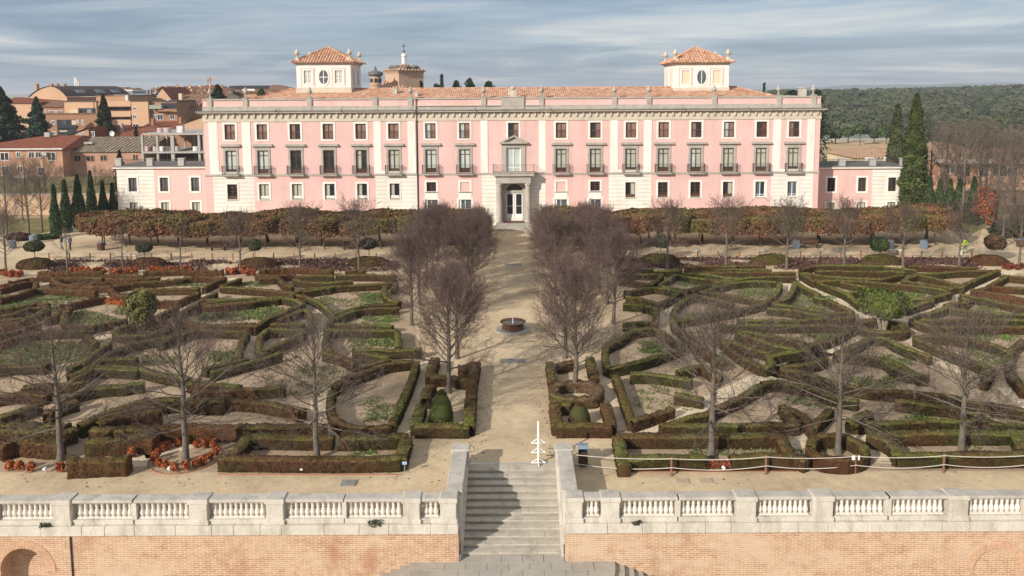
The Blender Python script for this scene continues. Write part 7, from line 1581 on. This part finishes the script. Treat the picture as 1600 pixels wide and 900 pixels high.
# bins, benches
def bin_(px, py, lab, mat='blue_grey_metal', h=.95, r=.36):
    x, y = P(px, py); t = root('waste_bin', (x, y, 0), lab, 'litter bin', 'bins on the esplanade'); m = MB()
    for k in range(18): a = 2 * math.pi * k / 18; m.box(x + r * math.cos(a) - .045, x + r * math.cos(a) + .045, y + r * math.sin(a) - .045, y + r * math.sin(a) + .045, .08, h - .06)
    m.build('slats', mat, t); MB().lathe(x, y, [(r * .9, 0), (r * .9, .08)], 14).lathe(x, y, [(r * 1.12, h - .06), (r * 1.12, h), (r * .85, h + .02)], 14).lathe(x, y, [(r * .82, .08), (r * .82, h - .1)], 12).build('rim', 'blue_grey_metal', t)
for a in ((52, 379.5, 'blue-grey bin beside the dry lawn, behind the mushroom ball tree'), (20, 388, 'grey bin at the far left edge of the esplanade'), (158, 391, 'rusty slatted bin on the esplanade left of the white bench', 'rust_metal'), (1244, 388, 'grey bin under the clipped trees behind the third bare tree, right side'), (1560, 371, 'tall blue-grey bin behind the leaning ball tree'), (1390, 388, 'grey bin under the clipped trees beside the wide ball tree'), (1443, 388, 'grey bin under the clipped trees right of the wide ball tree'), (1594, 386, 'reddish bin at the right edge of the esplanade', 'rust_metal')): bin_(*a)
def bench(px, py, wd_, lab, stone):
    x, y = P(px, py); t = root('stone_bench' if stone else 'park_bench', (x, y, 0), lab, 'bench'); a = wd_ / 2
    if stone:
        MB().box(x - a, x + a, y - .28, y + .28, .42, .54).build('seat', 'stone_bench', t, bevel=.015)
        for s in (-1, 1): MB().box(x + s * a * .65 - .14, x + s * a * .65 + .14, y - .2, y + .2, 0, .418).build('leg', 'stone_bench', t, bevel=.01)
    else:
        m = MB(); [m.box(x - a, x + a, y - .25 + i * .13, y - .15 + i * .13, .42, .46) for i in range(4)]; m.build('seat', 'wood_brown', t)
        m = MB(); [m.box(x - a, x + a, y + .28, y + .32, .56 + i * .14, .66 + i * .14) for i in range(3)]; m.build('backrest', 'wood_brown', t)
        for s in (-1, 1): MB().box(x + s * a * .8 - .03, x + s * a * .8 + .03, y - .25, y + .27, 0, .41).box(x + s * a * .8 - .03, x + s * a * .8 + .03, y + .271, y + .279, 0, .9).build('leg', 'iron', t)
for a in ((204.5, 405.5, 1.55, 'pale stone bench beside the small flattened ball tree', True), (972, 399, 1.6, 'pale stone bench left of the right avenue trees', True), (1397, 397, 1.5, 'pale stone bench right of the wide ball tree', True), (341, 391, 1.8, 'dark wooden bench under the clipped trees, behind the round ball tree', False), (548, 390, 1.8, 'dark wooden bench under the clipped trees near the left avenue', False), (1062, 386, 1.8, 'dark wooden bench under the clipped trees near the right avenue', False), (1267, 388, 1.8, 'dark wooden bench under the clipped trees at the middle right', False)): bench(*a)
for px, py, lab in ((987, 398, 'pale cloth bundle at the foot of a clipped tree by the stone bench'), (1089, 394, 'pale cloth bundle at the foot of a clipped tree behind the second bare tree'), (1195, 394, 'pale cloth bundle at the foot of a clipped tree by the green and brown mound'), (1309, 394, 'pale cloth bundle at the foot of a clipped tree behind the fourth bare tree')):
    x, y = P(px, py); C = []; m = MB(); prof = [(.20, 0), (.25, .08), (.24, .18), (.16, .27), (.09, .32), (.10, .36)]
    m.lathe(x, y, prof, 11); V = np.array(m.v); V += rng.normal(0, .03, V.shape); V[:, 2] = np.maximum(V[:, 2], .0); m.v = [tuple(v) for v in V]; tag(m.build('cloth_bundle', 'cloth_pale', smooth=True), lab, 'bundle', 'cloth bundles under the trees')
# ---- people
def person(px, py, lab, facing, mats, stride=.18, arm=.12, lean=0.0, s=1.0):
    """one skinned body; mats = legs, torso, hands and face, hair"""
    x, y = P(px, py); me = bpy.data.meshes.new('person')
    J = {'pel': (0, 0, .95), 'wai': (0, .0 + lean * .3, 1.10), 'che': (0, lean * .7, 1.34), 'nec': (0, lean, 1.50), 'hea': (0, lean + .02, 1.60), 'top': (0, lean + .02, 1.72),
         'hl': (.10, 0, .90), 'kl': (.11, stride * .6, .50), 'al': (.11, stride * .1 + .0, .09), 'tl': (.12, stride * .1 + .16, .05), 'hr': (-.10, 0, .90), 'kr': (-.11, -stride * .1, .50), 'ar': (-.11, -stride, .10), 'tr': (-.12, -stride + .15, .05),
         'sl': (.19, lean * .8, 1.42), 'el': (.25, lean - arm * .4, 1.14), 'wl': (.24, lean + arm, .92), 'fl': (.24, lean + arm + .04, .82), 'sr': (-.19, lean * .8, 1.42), 'er': (-.25, lean - .05, 1.14), 'wr': (-.24, lean + arm * 1.6, .94), 'fr': (-.23, lean + arm * 1.6 + .06, .85)}
    K = list(J); E = [('pel', 'wai'), ('wai', 'che'), ('che', 'nec'), ('nec', 'hea'), ('hea', 'top'), ('pel', 'hl'), ('hl', 'kl'), ('kl', 'al'), ('al', 'tl'), ('pel', 'hr'), ('hr', 'kr'), ('kr', 'ar'), ('ar', 'tr'), ('che', 'sl'), ('sl', 'el'), ('el', 'wl'), ('wl', 'fl'), ('che', 'sr'), ('sr', 'er'), ('er', 'wr'), ('wr', 'fr')]
    rad = dict(pel=.15, wai=.15, che=.165, nec=.065, hea=.10, top=.085, hl=.10, kl=.068, al=.05, tl=.045, hr=.10, kr=.068, ar=.05, tr=.045, sl=.075, el=.052, wl=.036, fl=.034, sr=.075, er=.052, wr=.036, fr=.034)
    me.from_pydata([J[k] for k in K], [(K.index(a), K.index(b)) for a, b in E], []); o = bpy.data.objects.new('person_rig', me); COL.objects.link(o)
    sk = o.modifiers.new('skin', 'SKIN'); o.modifiers.new('sub', 'SUBSURF').levels = 2
    for i, k in enumerate(K): v = me.skin_vertices[0].data[i]; v.radius = (rad[k], rad[k] * (.75 if k in ('wai', 'che', 'pel') else 1)); v.use_root = (k == 'pel')
    dg = bpy.context.evaluated_depsgraph_get(); m2 = bpy.data.meshes.new_from_object(o.evaluated_get(dg)); bpy.data.objects.remove(o)
    m2.name = 'person'; m2.materials.clear()
    for q in (mats[0], mats[1], 'skin', 'bark_dark', *(mats[4:] or ())): m2.materials.append(MATS[q])
    for p in m2.polygons:
        c = p.center; z = c.z; hand = abs(c.x) > .17 and z < .95
        p.material_index = 3 if z < .09 else (2 if hand or z > 1.49 else (1 if z > .93 else 0)); p.use_smooth = True
        if len(mats) > 4 and .32 < z < .42 and abs(c.x) < .2: p.material_index = 4
    b = bpy.data.objects.new('person', m2); COL.objects.link(b); b.location = (x, y, 0); b.rotation_euler = (0, 0, facing); b.scale = (s, s, s); tag(b, lab, 'person')
    hm_ = MB(); hm_.lathe(0, lean + .005, [(.112, 1.62), (.118, 1.68), (.10, 1.75), (.05, 1.79), (.01, 1.80)], 12); ho = hm_.build('hair', mats[3]); ho.parent = b
person(97, 390, 'person in a dark navy jacket walking beside the thin tree at the far left', R(100), ('jeans', 'jacket_blue', 'skin', 'hair_dark'), .22)
person(110, 391, 'person in a pale blue jacket under the first clipped tree at the far left', R(70), ('trousers_dark', 'jacket_grey_blue', 'skin', 'hair_dark'), .16)
person(1508, 396, 'worker in hi-vis yellow jacket and green trousers near the right end of the rope fence', R(110), ('work_green', 'hi_vis', 'skin', 'hair_dark', 'hi_vis'), .18, .2, .04, 1.02)
x, y = P(1501, 397); t = root('bucket', (x, y, 0), 'white bucket on the sand beside the worker', 'bucket'); MB().lathe(x, y, [(.15, 0), (.19, .36), (.205, .37), (.205, .40), (.17, .38)], 14).build('body', 'white_paint', t); MB().tube((x - .19, y, .38), (x, y, .52), .01, None, 5).tube((x, y, .52), (x + .19, y, .38), .01, None, 5).build('handle', 'iron', t)

# ---- thin winter haze over the whole plain
def haze(density):
    m = bpy.data.materials.new('haze'); m.use_nodes = True; n_ = m.node_tree; n_.nodes.clear()
    o = N(n_, 'ShaderNodeOutputMaterial'); v = N(n_, 'ShaderNodeVolumePrincipled'); v.inputs['Color'].default_value = (.86, .91, 1, 1); v.inputs['Density'].default_value = density; v.inputs['Anisotropy'].default_value = .1
    n_.links.new(v.outputs[0], o.inputs['Volume']); MATS['haze'] = m
    tag(MB().box(-6000, 8000, -300, 4700, -7.2, 62).build('haze', 'haze'), kind='stuff')
haze(.00022)
